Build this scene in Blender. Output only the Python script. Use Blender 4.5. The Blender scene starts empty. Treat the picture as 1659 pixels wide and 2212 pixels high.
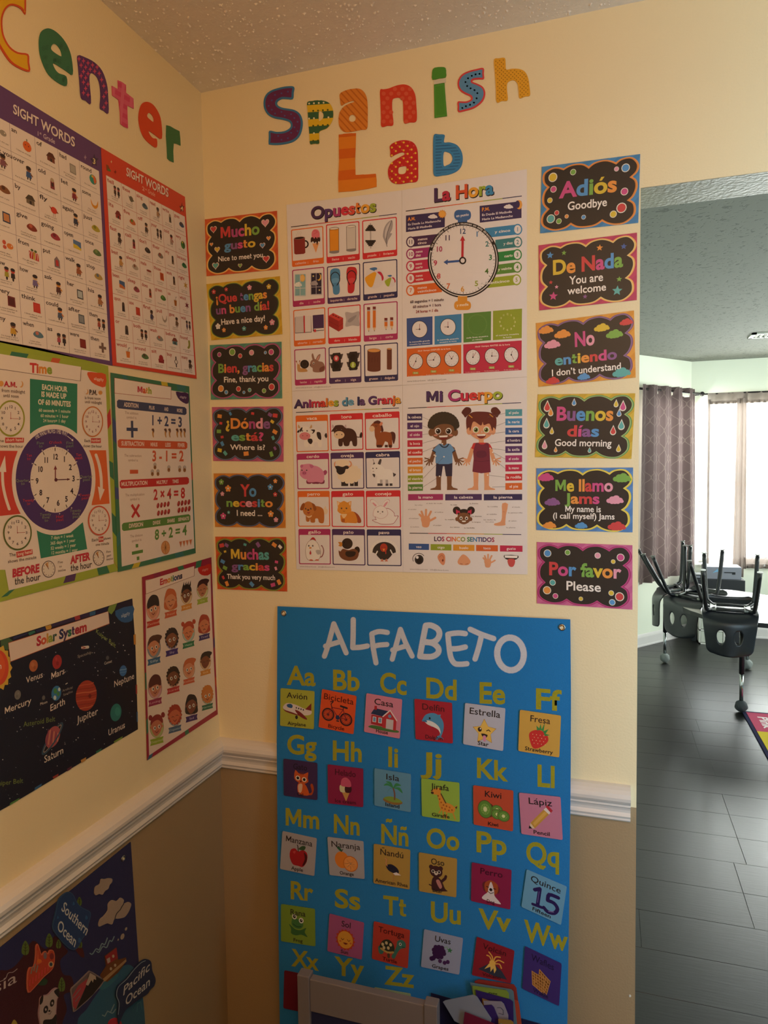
import bpy, bmesh, math, random
import numpy as np
from mathutils import Vector, Matrix
from mathutils.geometry import tessellate_polygon
random.seed(7)
S = bpy.context.scene
COL = S.collection
PI = math.pi

# ---------------------------------------------------------------- camera
F = 1494.714
YAW, PIT, ROL = -0.312559, -0.0585219, -0.0145882
EYE = np.array([0.94910, -1.53131, 1.51491])
CEIL = 2.445
_fw = np.array([math.sin(YAW)*math.cos(PIT), math.cos(YAW)*math.cos(PIT), math.sin(PIT)])
_r0 = np.array([math.cos(YAW), -math.sin(YAW), 0.0]); _u0 = np.cross(_r0, _fw)
_rt = math.cos(ROL)*_r0 + math.sin(ROL)*_u0
_up = -math.sin(ROL)*_r0 + math.cos(ROL)*_u0
cam = bpy.data.objects.new('camera', bpy.data.cameras.new('camera')); COL.objects.link(cam)
cam.data.sensor_fit = 'HORIZONTAL'; cam.data.sensor_width = 36.0; cam.data.lens = 36.0*F/1659.0
cam.data.clip_start = 0.02; cam.data.clip_end = 200
cam.matrix_world = Matrix(((_rt[0], _up[0], -_fw[0], EYE[0]), (_rt[1], _up[1], -_fw[1], EYE[1]),
                           (_rt[2], _up[2], -_fw[2], EYE[2]), (0, 0, 0, 1)))
S.camera = cam

# ---------------------------------------------------------------- world, lights, exposure
S.view_settings.view_transform = 'Standard'; S.view_settings.look = 'None'
S.view_settings.gamma = 1.0; S.view_settings.use_curve_mapping = False
S.view_settings.exposure = 0.0
W_ = bpy.data.worlds.new('world'); S.world = W_; W_.use_nodes = True
_nt = W_.node_tree; _bg = _nt.nodes['Background']
_bg.inputs[0].default_value = (0.90, 1.0, 0.97, 1); _bg.inputs[1].default_value = 5.0

def area(name, loc, to, sx, sy, power, col):
    l = bpy.data.lights.new(name, 'AREA'); l.shape = 'RECTANGLE'; l.size = sx; l.size_y = sy
    l.energy = power; l.color = col
    o = bpy.data.objects.new(name, l); COL.objects.link(o); o.location = loc
    o.rotation_euler = (Vector(to)-Vector(loc)).to_track_quat('-Z', 'Y').to_euler()
    return o
# cool fill added out of view to the right, in an invented short wall's opening,
# a warm ceiling lamp further back, daylight through the two bay windows, and an added far side fill
area('cool_fill_near', (2.05, -1.015, 1.22), (2.05, 0.0, 1.22), 0.78, 1.60, 22, (0.58, 0.84, 1.0)).data.spread = math.radians(136)
lp_ = bpy.data.lights.new('ceiling_lamp_light', 'POINT'); lp_.energy = 21; lp_.color = (1.0, 0.58, 0.30); lp_.shadow_soft_size = 0.14
lo_ = bpy.data.objects.new('ceiling_lamp_light', lp_); COL.objects.link(lo_); lo_.location = (1.12, -1.80, 2.12)
area('daylight_far_window_angled', (1.337, 5.039, 1.35), (2.121, 4.419, 1.10), 0.72, 1.5, 80, (0.90, 1.0, 0.97))
area('daylight_far_window_back', (2.57, 5.46, 1.36), (2.61, 3.46, 0.60), 1.75, 1.5, 200, (0.91, 1.0, 0.99))
area('fill_far_side', (4.45, 2.9, 1.45), (1.2, 3.6, 1.30), 1.6, 1.3, 80, (0.92, 1.0, 0.99))  # added fill to brighten the bay; the side wall has no opening

# ---------------------------------------------------------------- helpers
def lin(h):
    h = h.lstrip('#')
    o = []
    for i in (0, 2, 4):
        c = int(h[i:i+2], 16)/255.0
        o.append(c/12.92 if c <= 0.04045 else ((c+0.055)/1.055)**2.4)
    return (o[0], o[1], o[2], 1.0)

def material(name, col, rough=0.6, bump=0.0, bscale=300.0, var=0.04, vscale=8.0, metal=0.0, spec=0.5, attr=False, trans=0.0, sheen=0.0):
    m = bpy.data.materials.new(name); m.use_nodes = True
    nt = m.node_tree; N = nt.nodes; L = nt.links; b = N['Principled BSDF']
    b.inputs['Roughness'].default_value = rough; b.inputs['Metallic'].default_value = metal
    b.inputs['Specular IOR Level'].default_value = spec
    if sheen: b.inputs['Sheen Weight'].default_value = sheen
    tc = N.new('ShaderNodeTexCoord')
    no = N.new('ShaderNodeTexNoise'); no.inputs['Scale'].default_value = vscale; no.inputs['Detail'].default_value = 4
    L.new(tc.outputs['Object'], no.inputs['Vector'])
    mp = N.new('ShaderNodeMapRange'); mp.inputs['To Min'].default_value = 1-var; mp.inputs['To Max'].default_value = 1+var
    L.new(no.outputs['Fac'], mp.inputs['Value'])
    mx = N.new('ShaderNodeMix'); mx.data_type = 'RGBA'; mx.blend_type = 'MULTIPLY'; mx.inputs['Factor'].default_value = 1.0
    if attr:
        at = N.new('ShaderNodeAttribute'); at.attribute_name = 'Col'; L.new(at.outputs['Color'], mx.inputs['A'])
    else:
        mx.inputs['A'].default_value = lin(col) if isinstance(col, str) else col
    L.new(mp.outputs['Result'], mx.inputs['B']); L.new(mx.outputs['Result'], b.inputs['Base Color'])
    if bump:
        nb = N.new('ShaderNodeTexNoise'); nb.inputs['Scale'].default_value = bscale; nb.inputs['Detail'].default_value = 3
        L.new(tc.outputs['Object'], nb.inputs['Vector'])
        bp = N.new('ShaderNodeBump'); bp.inputs['Strength'].default_value = bump; bp.inputs['Distance'].default_value = 0.002
        L.new(nb.outputs['Fac'], bp.inputs['Height']); L.new(bp.outputs['Normal'], b.inputs['Normal'])
    if trans: b.inputs['Transmission Weight'].default_value = trans
    return m

M = {}
M['print'] = material('printed_paper', None, rough=0.42, var=0.02, vscale=60, attr=True, spec=0.35)
M['felt'] = material('printed_felt', None, rough=0.95, bump=0.5, bscale=900, var=0.10, vscale=420, attr=True, spec=0.15, sheen=0.1)
M['cream'] = material('cream_wall_paint', '#f0e2bc', rough=0.72, bump=0.25, bscale=220, var=0.025, vscale=3)
M['brown'] = material('brown_wall_paint', '#a7906f', rough=0.75, bump=0.25, bscale=220, var=0.03, vscale=3)
M['trim'] = material('white_trim_paint', '#e2dedc', rough=0.4, bump=0.1, bscale=60, var=0.03, vscale=12)
M['metal'] = material('brushed_metal', '#b9b4ac', rough=0.25, metal=1.0, var=0.05, vscale=60)

def pr(o, label=None, cat=None, group=None, kind=None):
    if label: o['label'] = label
    if cat: o['category'] = cat
    if group: o['group'] = group
    if kind: o['kind'] = kind
    return o

def link(name, me, parent=None, loc=(0, 0, 0)):
    o = bpy.data.objects.new(name, me); COL.objects.link(o); o.location = loc
    if parent is not None: o.parent = parent
    return o

def empty(name, loc=(0, 0, 0), rz=0.0):
    o = bpy.data.objects.new(name, None); COL.objects.link(o); o.location = loc; o.rotation_euler = (0, 0, rz)
    o.empty_display_size = 0.05
    return o

def bm_obj(name, bm, mats, parent=None, loc=(0, 0, 0), smooth=False):
    me = bpy.data.meshes.new(name); bmesh.ops.recalc_face_normals(bm, faces=bm.faces)
    bm.to_mesh(me); bm.free()
    for m in (mats if isinstance(mats, (list, tuple)) else [mats]): me.materials.append(m)
    if smooth: me.polygons.foreach_set('use_smooth', [True]*len(me.polygons))
    return link(name, me, parent, loc)

def box(bm, lo, hi, mi=0, bev=0.0):
    x0, y0, z0 = lo; x1, y1, z1 = hi
    vs = [bm.verts.new(p) for p in ((x0,y0,z0),(x1,y0,z0),(x1,y1,z0),(x0,y1,z0),(x0,y0,z1),(x1,y0,z1),(x1,y1,z1),(x0,y1,z1))]
    fs = [bm.faces.new([vs[i] for i in q]) for q in ((0,3,2,1),(4,5,6,7),(0,1,5,4),(1,2,6,5),(2,3,7,6),(3,0,4,7))]
    for f in fs: f.material_index = mi
    if bev:
        bmesh.ops.bevel(bm, geom=list({e for f in fs for e in f.edges}), offset=bev, segments=2, affect='EDGES', profile=0.5)
    return vs

def prism(bm, pts, ext, mi=0):
    """closed polygon (3D points) swept by vector ext"""
    a = [bm.verts.new(p) for p in pts]; b = [bm.verts.new(Vector(p)+Vector(ext)) for p in pts]
    n = len(pts); fs = [bm.faces.new(a), bm.faces.new(b[::-1])]
    for i in range(n): fs.append(bm.faces.new((a[i], b[i], b[(i+1) % n], a[(i+1) % n])))
    for f in fs: f.material_index = mi
    return fs

def tube(bm, pts, rad, seg=10, caps=True):
    pts = [Vector(p) for p in pts]; rings = []
    rads = rad if isinstance(rad, (list, tuple)) else [rad]*len(pts)
    prev = None
    for i, p in enumerate(pts):
        d = (pts[min(i+1, len(pts)-1)]-pts[max(i-1, 0)]).normalized()
        if prev is None:
            a = d.orthogonal().normalized()
        else:
            a = (prev - d*prev.dot(d)).normalized()
        prev = a; b = d.cross(a)
        rings.append([bm.verts.new(p+(a*math.cos(2*PI*k/seg)+b*math.sin(2*PI*k/seg))*rads[i]) for k in range(seg)])
    for r0, r1 in zip(rings, rings[1:]):
        for k in range(seg): bm.faces.new((r0[k], r0[(k+1) % seg], r1[(k+1) % seg], r1[k]))
    if caps: bm.faces.new(rings[0][::-1]); bm.faces.new(rings[-1])

def bend(pts, n=6, closed=False):
    """Catmull-Rom through points (any dimension)"""
    P = [np.array(p, float) for p in pts]; N = len(P); out = []
    rng = range(N) if closed else range(N-1)
    for i in rng:
        if closed: a, b, c, d = P[i-1], P[i], P[(i+1) % N], P[(i+2) % N]
        else: a, b, c, d = P[max(i-1, 0)], P[i], P[i+1], P[min(i+2, N-1)]
        for k in range(n):
            t = k/n
            out.append(0.5*((2*b)+(-a+c)*t+(2*a-5*b+4*c-d)*t*t+(-a+3*b-3*c+d)*t**3))
    if not closed: out.append(P[-1])
    return [tuple(o) for o in out]

# ---------------------------------------------------------------- rays onto the room's planes
def on_wall(px, py, wall='R'):
    """where the line of sight through the photograph's point meets the wall (metres); arrays allowed"""
    px = np.atleast_1d(np.asarray(px, float)); py = np.atleast_1d(np.asarray(py, float))
    d = _fw[None, :] + _rt[None, :]*((px-829.5)/F)[:, None] - _up[None, :]*((py-1106)/F)[:, None]
    n = NRM[wall]; t = (PLD[wall]-n@EYE)/(d@n)
    return EYE[None, :]+d*t[:, None]
_k = 0.075; _l = math.hypot(1, _k)
# R right wall, L left wall, B the banner's face: it hangs from the wall and leans out over the chair rail
NRM = {'R': np.array([0, -1.0, 0]), 'L': np.array([1.0, 0, 0]), 'B': np.array([0, -1.0, _k])/_l}
PLD = {'R': 0.0, 'L': 0.0, 'B': (0.004+_k*1.188)/_l}

def at_z(px, py, z):
    d = _fw + _rt*((px-829.5)/F) - _up*((py-1106)/F); t = (z-EYE[2])/d[2]; return EYE+d*t
def at_y(px, py, y):
    d = _fw + _rt*((px-829.5)/F) - _up*((py-1106)/F); t = (y-EYE[1])/d[1]; return EYE+d*t

# ---------------------------------------------------------------- glyphs of the built-in font
_gc = {}
def _text_mesh(s, off, res):
    cu = bpy.data.curves.new('t', 'FONT'); cu.body = s; cu.offset = off; cu.resolution_u = res; cu.fill_mode = 'BOTH'
    ob = bpy.data.objects.new('t', cu); COL.objects.link(ob); bpy.context.view_layer.update()
    ev = ob.evaluated_get(bpy.context.evaluated_depsgraph_get()); me = ev.to_mesh()
    n = len(me.vertices); co = np.zeros(n*3)
    if n: me.vertices.foreach_get('co', co)
    me.calc_loop_triangles(); tr = np.zeros(len(me.loop_triangles)*3, dtype=np.int32)
    if len(tr): me.loop_triangles.foreach_get('vertices', tr)
    ev.to_mesh_clear(); bpy.data.objects.remove(ob); bpy.data.curves.remove(cu)
    return co.reshape(-1, 3)[:, :2], tr.reshape(-1, 3)
_H = _text_mesh('H', 0, 2)[0]; CAPH = float(_H[:, 1].max()); _BAR = float(_text_mesh('|', 0, 2)[0][:, 0].max())
_adv = {}
def adv(c):
    if c not in _adv: _adv[c] = (float(_text_mesh(c+'|', 0, 2)[0][:, 0].max())-_BAR)/CAPH
    return _adv[c]
def glyph(c, bold, res):
    k = (c, bold, res)
    if k not in _gc:
        acc = {'ó': ('o', 1), 'á': ('a', 1), 'é': ('e', 1), 'ú': ('u', 1), 'í': ('ı', 1), 'ñ': ('n', 2), 'Ñ': ('N', 2)}.get(c)
        if c in 'tM' and bold > .004:      # these two fill badly when fattened, so they are drawn outright
            w = .13+1.9*bold/CAPH; a_ = adv(c); x = a_*.42; k_ = .69-.8*w; m = .07
            v = np.array([(x-w/2, .92), (x+w/2, .92), (x+w/2, .69), (x+.25, .69), (x+.25, k_), (x+w/2, k_), (x+w/2, .2), (x+w/2+.05, .12), (x+.26, .14), (x+.27, .01), (x+.1, -.02),
                          (x-w/2+.03, .04), (x-w/2, .15), (x-w/2, k_), (x-.16, k_), (x-.16, .69), (x-w/2, .69)] if c == 't' else
                         [(m, 0), (m, 1), (m+w*1.15, 1), (a_/2, .45), (a_-m-w*1.15, 1), (a_-m, 1), (a_-m, 0), (a_-m-w, 0), (a_-m-w, .6), (a_/2+w*.3, .12), (a_/2-w*.3, .12), (m+w, .6), (m+w, 0)])
            t = np.array(tessellate_polygon([[Vector((p[0], p[1], 0)) for p in v]]), dtype=np.int32)
        else: v, t = _text_mesh(acc[0] if acc else c, bold, res); v = v/CAPH
        if acc:      # put the accent on by hand, it fills cleanly at every weight
            cx = (v[:, 0].min()+v[:, 0].max())/2; top = v[:, 1].max(); w = .05+bold*1.5
            if acc[1] == 1: q = [(cx-.06-w*.3, top+.09), (cx-.06+w*1.2, top+.09), (cx+.12+w, top+.33), (cx+.12-w, top+.33)]; tt = [(0, 1, 2), (0, 2, 3)]
            else:
                q = [(cx-.2, top+.10), (cx-.2, top+.10+w*2), (cx-.07, top+.16), (cx-.07, top+.16+w*2), (cx+.07, top+.12), (cx+.07, top+.12+w*2), (cx+.2, top+.18), (cx+.2, top+.18+w*2)]
                tt = [(0, 1, 2), (1, 3, 2), (2, 3, 4), (3, 5, 4), (4, 5, 6), (5, 7, 6)]
            n0 = len(v); v = np.concatenate([v, np.array(q)]); t = np.concatenate([t, np.array(tt, dtype=np.int32)+n0])
        _gc[k] = (v, t)
    return _gc[k]

def inside(pt, polys):
    x, y = pt; c = False
    for P in polys:
        n = len(P)
        for i in range(n):
            x1, y1 = P[i][:2]; x2, y2 = P[(i+1) % n][:2]
            if (y1 > y) != (y2 > y) and x < (x2-x1)*(y-y1)/(y2-y1)+x1: c = not c
    return c
def edge_dist(pt, polys):
    x, y = pt; best = 1e9
    for P in polys:
        for i in range(len(P)):
            x1, y1 = P[i][:2]; x2, y2 = P[(i+1) % len(P)][:2]
            dx, dy = x2-x1, y2-y1; t = max(0, min(1, ((x-x1)*dx+(y-y1)*dy)/(dx*dx+dy*dy+1e-9)))
            best = min(best, math.hypot(x-x1-t*dx, y-y1-t*dy))
    return best
def inset(P, d):
    n = len(P); out = []; A = sum(P[i][0]*P[(i+1) % n][1]-P[(i+1) % n][0]*P[i][1] for i in range(n))
    s = 1 if A > 0 else -1
    for i in range(n):
        ax, ay = P[i-1][:2]; bx, by = P[i][:2]; cx, cy = P[(i+1) % n][:2]
        e1 = Vector((bx-ax, by-ay)).normalized(); e2 = Vector((cx-bx, cy-by)).normalized()
        nn = Vector((-(e1.y+e2.y), e1.x+e2.x)); L_ = nn.length or 1; nn /= L_
        k = d/max(0.5, L_/2)
        out.append((bx+s*nn.x*k, by+s*nn.y*k))
    return out

C = dict(W='#f3efee', K='#2c2326', OR='#e8742f', RD='#d8323c', MG='#b2356e', PU='#4f3566', NV='#353360', BL='#3c67ad',
         LB='#559cd4', TL='#3c8f98', GR='#2b9450', OL='#6c9743', LG='#a8ba3b', YE='#f0ae38', BR='#71402c', PK='#e58cab',
         SK='#f2b890', SD='#8a5840', GY='#95929a', DG='#4b464c', CR='#f2e2b8', AQ='#6fc0c8', TN='#c98a4a')
def cc(c): return lin(C.get(c, c) if not c.startswith('#') else c)

class Art:
    """flat print on a sheet: coloured pieces laid a few hundredths of a millimetre over one another.
    crop=(x0,y0,k): local units are the photograph's points magnified k times from (x0,y0), carried onto the wall plane;
    quad=[TL,TR,BR,BL] photograph points of a rectangle on the wall: local units run 0..w, 0..h over it."""
    def __init__(s, wall='R', crop=None, quad=None, w=100.0, h=100.0, base=0.0016, step=0.00003):
        s.wall, s.crop, s.base, s.step, s.z = wall, crop, base, step, 0
        s.w, s.h = w, h
        if quad is not None:
            q = np.array(quad, float)
            if crop: q = q/crop[2]+np.array(crop[:2])
            s.q = on_wall(q[:, 0], q[:, 1], wall); s.isq = True
        else: s.isq = False
        s.reset()
    def reset(s): s.V, s.T, s.C, s.n = [], [], [], 0; return s
    def mp(s, uv, z=None):
        uv = np.asarray(uv, float).reshape(-1, 2)
        if s.isq:
            a = (uv[:, 0]/s.w)[:, None]; b = (uv[:, 1]/s.h)[:, None]
            P = s.q[0]*(1-a)*(1-b)+s.q[1]*a*(1-b)+s.q[2]*a*b+s.q[3]*(1-a)*b
        else:
            P = on_wall(uv[:, 0]/s.crop[2]+s.crop[0], uv[:, 1]/s.crop[2]+s.crop[1], s.wall)
        return P+NRM[s.wall]*(s.base+(s.z if z is None else z)*s.step)
    def put(s, uv, tris, col):
        if len(tris) == 0: return
        P = s.mp(uv); tris = np.asarray(tris, np.int64)
        a, b, c = P[tris[:, 0]], P[tris[:, 1]], P[tris[:, 2]]
        fl = (np.cross(b-a, c-a)@NRM[s.wall]) < 0
        tris = tris.copy(); tris[fl] = tris[fl][:, ::-1]
        s.V.append(P); s.T.append(tris+s.n); s.C.append(np.repeat(np.array([cc(col)]), len(tris), 0)); s.n += len(P)
    def up(s, k=1): s.z += k; return s
    # shapes; every call is one layer higher
    def p(s, pts, col, holes=None, sm=0, lay=1):
        s.z += lay
        rings = [pts]+(holes or [])
        if sm: rings = [bend(r, sm, True) for r in rings]
        flat = [v for r in rings for v in r]
        try: tr = tessellate_polygon([[Vector((v[0], v[1], 0)) for v in r] for r in rings])
        except Exception: return
        s.put(flat, tr, col)
    def b(s, pts, col, n=4, lay=1): s.p(pts, col, sm=n, lay=lay)
    def e(s, x, y, rx, ry=None, col='K', rot=0, n=18, a0=0, a1=360, lay=1):
        ry = rx if ry is None else ry; s.z += lay; r = math.radians(rot); cr, sr = math.cos(r), math.sin(r)
        pts = []
        full = abs(a1-a0) >= 360
        for i in range(n+(0 if full else 1)):
            t = math.radians(a0+(a1-a0)*i/n); X, Y = rx*math.cos(t), ry*math.sin(t)
            pts.append((x+X*cr-Y*sr, y+X*sr+Y*cr))
        m = len(pts); s.put(pts, [(0, i, i+1) for i in range(1, m-1)], col)
    def ring(s, x, y, rx, ry, w, col, n=28, a0=0, a1=360, lay=1, wy=None):
        s.z += lay; pts = []; wy = w if wy is None else wy
        for i in range(n+1):
            t = math.radians(a0+(a1-a0)*i/n); pts += [(x+rx*math.cos(t), y+ry*math.sin(t)), (x+(rx-w)*math.cos(t), y+(ry-wy)*math.sin(t))]
        tr = []
        for i in range(n): tr += [(2*i, 2*i+1, 2*i+2), (2*i+1, 2*i+3, 2*i+2)]
        s.put(pts, tr, col)
    def r(s, x0, y0, x1, y1, col, lay=1): s.p([(x0, y0), (x1, y0), (x1, y1), (x0, y1)], col, lay=lay)
    def rr(s, x0, y0, x1, y1, r, col, ry=None, lay=1):
        ry = r if ry is None else ry; pts = []
        for cx, cy, a in ((x1-r, y0+ry, -90), (x1-r, y1-ry, 0), (x0+r, y1-ry, 90), (x0+r, y0+ry, 180)):
            for k in range(4): t = math.radians(a+30*k); pts.append((cx+r*math.cos(t), cy+ry*math.sin(t)))
        s.p(pts, col, lay=lay)
    def s(self, pts, w, col, sm=0, closed=False, lay=1):
        """line with round ends; sharp corners start a new stroke"""
        if not closed and len(pts) > 2:
            for i in range(1, len(pts)-1):
                ax, ay = pts[i][0]-pts[i-1][0], pts[i][1]-pts[i-1][1]; bx, by = pts[i+1][0]-pts[i][0], pts[i+1][1]-pts[i][1]
                if (ax*bx+ay*by) < (.05 if sm else .55)*math.hypot(ax, ay)*math.hypot(bx, by):
                    self.s(pts[:i+1], w, col, sm, False, lay); self.s(pts[i:], w, col, sm, False, .2); return
        self.z += lay
        if sm: pts = bend(pts, sm, closed)
        if closed: pts = list(pts)+[pts[0]]
        P_ = []
        for q in pts:
            if not P_ or math.hypot(q[0]-P_[-1][0], q[1]-P_[-1][1]) > 1e-6: P_.append(q)
        if len(P_) < 2: return
        n = len(P_); V, T = [], []
        for i, (x, y) in enumerate(P_):
            if closed: a_, b_ = P_[i-1] if i else P_[-2], P_[i+1] if i < n-1 else P_[1]
            else: a_, b_ = P_[max(i-1, 0)], P_[min(i+1, n-1)]
            d1 = Vector((x-a_[0], y-a_[1])); d2 = Vector((b_[0]-x, b_[1]-y))
            if d1.length < 1e-9: d1 = d2
            if d2.length < 1e-9: d2 = d1
            d1.normalize(); d2.normalize(); m = d1+d2
            m = m.normalized() if m.length > .3 else d1
            k_ = 1/max(.6, abs(m.dot(d1))); nx, ny = -m.y*w/2*k_, m.x*w/2*k_
            V += [(x+nx, y+ny), (x-nx, y-ny)]
            if i: T += [(2*i-2, 2*i-1, 2*i), (2*i-1, 2*i+1, 2*i)]
        if not closed and w > 2*0:
            for i, sg in ((0, -1), (n-1, 1)):
                (x, y), o_ = P_[i], P_[1] if i == 0 else P_[n-2]
                an = math.atan2(y-o_[1], x-o_[0]); k = len(V); V += [(x+w/2*math.cos(an+PI*(j/6-.5)), y+w/2*math.sin(an+PI*(j/6-.5))) for j in range(7)]
                T += [(k, k+j, k+j+1) for j in range(1, 6)]
        self.put(V, T, col)
    def t(s, txt, x1, y1, x2, y2, h, col='K', bold=0.02, res=2, up=None, shadow=None, lay=1, sh=(0.05, 0.06)):
        """text whose baseline runs from (x1,y1) to (x2,y2), cap height h; col may be one colour or a list per letter"""
        tot = sum(adv(c) for c in txt); ex, ey = (x2-x1)/tot, (y2-y1)/tot
        ux, uy = up if up else (0, -h)
        if shadow:
            s.t(txt, x1+h*sh[0], y1+h*sh[1], x2+h*sh[0], y2+h*sh[1], h, shadow, bold+0.012, res, up)
        s.z += lay; x = 0; i = 0
        for c in txt:
            if c != ' ':
                v, tr = glyph(c, bold, res)
                if len(tr):
                    X = v[:, 0]+x
                    cl = col if isinstance(col, str) else col[i % len(col)]
                    if h*abs(ex) > 0 and c in 'TJjKkNWwAVvXxYyZzR': s.fan(v, tr, X, x1, y1, ex, ey, ux, uy, cl); i += 1; x += adv(c); continue
                    s.z += .3*(i % 2); s.put(np.stack([x1+X*ex+v[:, 1]*ux, y1+X*ey+v[:, 1]*uy], 1), tr, cl); s.z -= .3*(i % 2)
                i += 1
            x += adv(c)
    def fan(s, v, tr, X, x1, y1, ex, ey, ux, uy, cl):
        """glyphs whose outlines overlap: every triangle a hair above the last"""
        P = np.stack([x1+X*ex+v[:, 1]*ux, y1+X*ey+v[:, 1]*uy], 1); z0 = s.z
        for m in range(6):
            sel = tr[m::6]
            if len(sel): s.z = z0+.13*m; s.put(P, sel, cl)
        s.z = z0
    def arc_text(s, txt, cx, cy, rx, ry, a0, a1, h, col, bold=0.02):
        tot = sum(adv(c) for c in txt); x = 0
        for c in txt:
            w = adv(c)
            a = math.radians(a0+(a1-a0)*(x+w/2)/tot); k = (a1-a0)/tot*w/2
            b0, b1 = a-math.radians(k), a+math.radians(k)
            if c != ' ':
                s.z -= 1
                s.t(c, cx+rx*math.cos(b0), cy+ry*math.sin(b0), cx+rx*math.cos(b1), cy+ry*math.sin(b1), h, col, bold,
                    up=(h*math.cos(a), h*math.sin(a)*ry/rx))
            x += w
        s.z += 1
    def hatch(s, polys, ang, period, duty, col, step=2.0, phase=0.0):
        s.z += 1; a = math.radians(ang); ca, sa = math.cos(a), math.sin(a)
        R = [[(x*ca+y*sa, -x*sa+y*ca) for x, y in (q[:2] for q in P)] for P in polys]
        ys = [y for P in R for x, y in P]; y = math.floor(min(ys)/period)*period+phase; V, T = [], []
        while y < max(ys):
            n = max(1, int(period*duty/step)); d = period*duty/n
            for k in range(n):
                yy = y+(k+0.5)*d; xs = []
                for P in R:
                    for i in range(len(P)):
                        (xa, ya), (xb, yb) = P[i], P[(i+1) % len(P)]
                        if (ya > yy) != (yb > yy): xs.append((xb-xa)*(yy-ya)/(yb-ya)+xa)
                xs.sort()
                for xa, xb in zip(xs[::2], xs[1::2]):
                    k0 = len(V)
                    for X, Y in ((xa, yy-d/2), (xb, yy-d/2), (xb, yy+d/2), (xa, yy+d/2)): V.append((X*ca-Y*sa, X*sa+Y*ca))
                    T += [(k0, k0+1, k0+2), (k0, k0+2, k0+3)]
            y += period
        if T: s.put(V, T, col)
    def bands(s, x0, y0, x1, y1, slant, period, duty, col):
        """slanting stripes cut exactly to a rectangle"""
        s.z += 1; x = x0-abs(slant)*(y1-y0)
        while x < x1+abs(slant)*(y1-y0):
            P = [(x, y0), (x+period*duty, y0), (x+period*duty+slant*(y1-y0), y1), (x+slant*(y1-y0), y1)]
            for lim, sg in ((x0, 1), (x1, -1)):
                Q = []
                for i in range(len(P)):
                    a, b = P[i-1], P[i]; ia, ib = sg*(a[0]-lim) >= 0, sg*(b[0]-lim) >= 0
                    if ia != ib: t = (lim-a[0])/(b[0]-a[0]); Q.append((lim, a[1]+(b[1]-a[1])*t))
                    if ib: Q.append(b)
                P = Q
                if not P: break
            if len(P) > 2: s.put(P, [(0, i, i+1) for i in range(1, len(P)-1)], col)
            x += period
    def dots(s, polys, dx, dy, r, col, margin=0.0, shear=0.0, ox=0.0, oy=0.0, stagger=True, ry=None):
        s.z += 1; xs = [q[0] for q in polys[0]]; ys = [q[1] for q in polys[0]]; j = 0; y = min(ys)+oy-5*dy
        while y < max(ys)+5*dy:
            x = min(xs)+ox-3*dx+(dx/2 if stagger and j % 2 else 0)
            while x < max(xs)+3*dx:
                yy = y+shear*(x-min(xs))
                if inside((x, yy), polys) and edge_dist((x, yy), polys) > margin+r: s.e(x, yy, r, ry, col, n=8, lay=0)
                x += dx
            y += dy; j += 1
    def star(s, x, y, r, col, n=5, k=0.45, rot=-90, ry=None, lay=1):
        q = (ry or r)/r; pts = []
        for i in range(2*n):
            t = math.radians(rot+180*i/n); rr_ = r if i % 2 == 0 else r*k; pts.append((x+rr_*math.cos(t), y+rr_*math.sin(t)*q))
        s.p(pts, col, lay=lay)
    def heart(s, x, y, r, col, q=1.0):
        s.p([(x+r*16*math.sin(t)**3/17, y-q*r*(13*math.cos(t)-5*math.cos(2*t)-2*math.cos(3*t)-math.cos(4*t))/17) for t in [2*PI*i/20 for i in range(20)]], col)
    def flower(s, x, y, r, col, c2='W', q=1.0):
        for k in range(5):
            t = 2*PI*k/5-PI/2; s.e(x+r*0.6*math.cos(t), y+q*r*0.6*math.sin(t), r*0.38, q*r*0.38, col, n=8, lay=1 if k == 0 else .25)
        s.e(x, y, r*0.25, q*r*0.25, c2, n=8)
    def drop(s, x, y, r, col, q=1.0):
        s.p([(x, y-1.5*q*r)]+[(x+r*0.75*math.cos(math.radians(a)), y+q*r*(0.3+0.75*math.sin(math.radians(a)))) for a in range(-20, 201, 20)], col)
    def cloud(s, x, y, r, col, q=1.0):
        s.z += 1
        for dx, dy, k in ((-.9, .12, .42), (-.4, -.2, .5), (.2, -.35, .55), (.75, 0, .48), (0, .2, .5), (.45, .25, .42), (-.45, .3, .4), (1.05, .2, .3)):
            s.e(x+dx*r, y+q*dy*r, k*r, q*k*r, col, n=10, lay=.25)
    def build(s, name, parent, mat='print', label=None, kind=None):
        if not s.V: return None
        V = np.concatenate(s.V); T = np.concatenate(s.T); Cc = np.concatenate(s.C)
        org = np.array(parent.location) if parent else V.mean(0)
        me = bpy.data.meshes.new(name); V = V-org
        me.vertices.add(len(V)); me.vertices.foreach_set('co', V.ravel().astype(np.float32))
        me.loops.add(len(T)*3); me.loops.foreach_set('vertex_index', T.ravel().astype(np.int32))
        me.polygons.add(len(T)); me.polygons.foreach_set('loop_start', np.arange(0, len(T)*3, 3, dtype=np.int32))
        me.polygons.foreach_set('loop_total', np.full(len(T), 3, np.int32))
        me.update(calc_edges=True)
        ca = me.color_attributes.new('Col', 'FLOAT_COLOR', 'CORNER')
        ca.data.foreach_set('color', np.repeat(Cc, 3, 0).ravel().astype(np.float32))
        me.materials.append(M[mat])
        o = link(name, me, parent, tuple(org) if parent is None else (0, 0, 0))
        if label: o['label'] = label
        if kind: o['kind'] = kind
        s.reset(); return o

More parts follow.
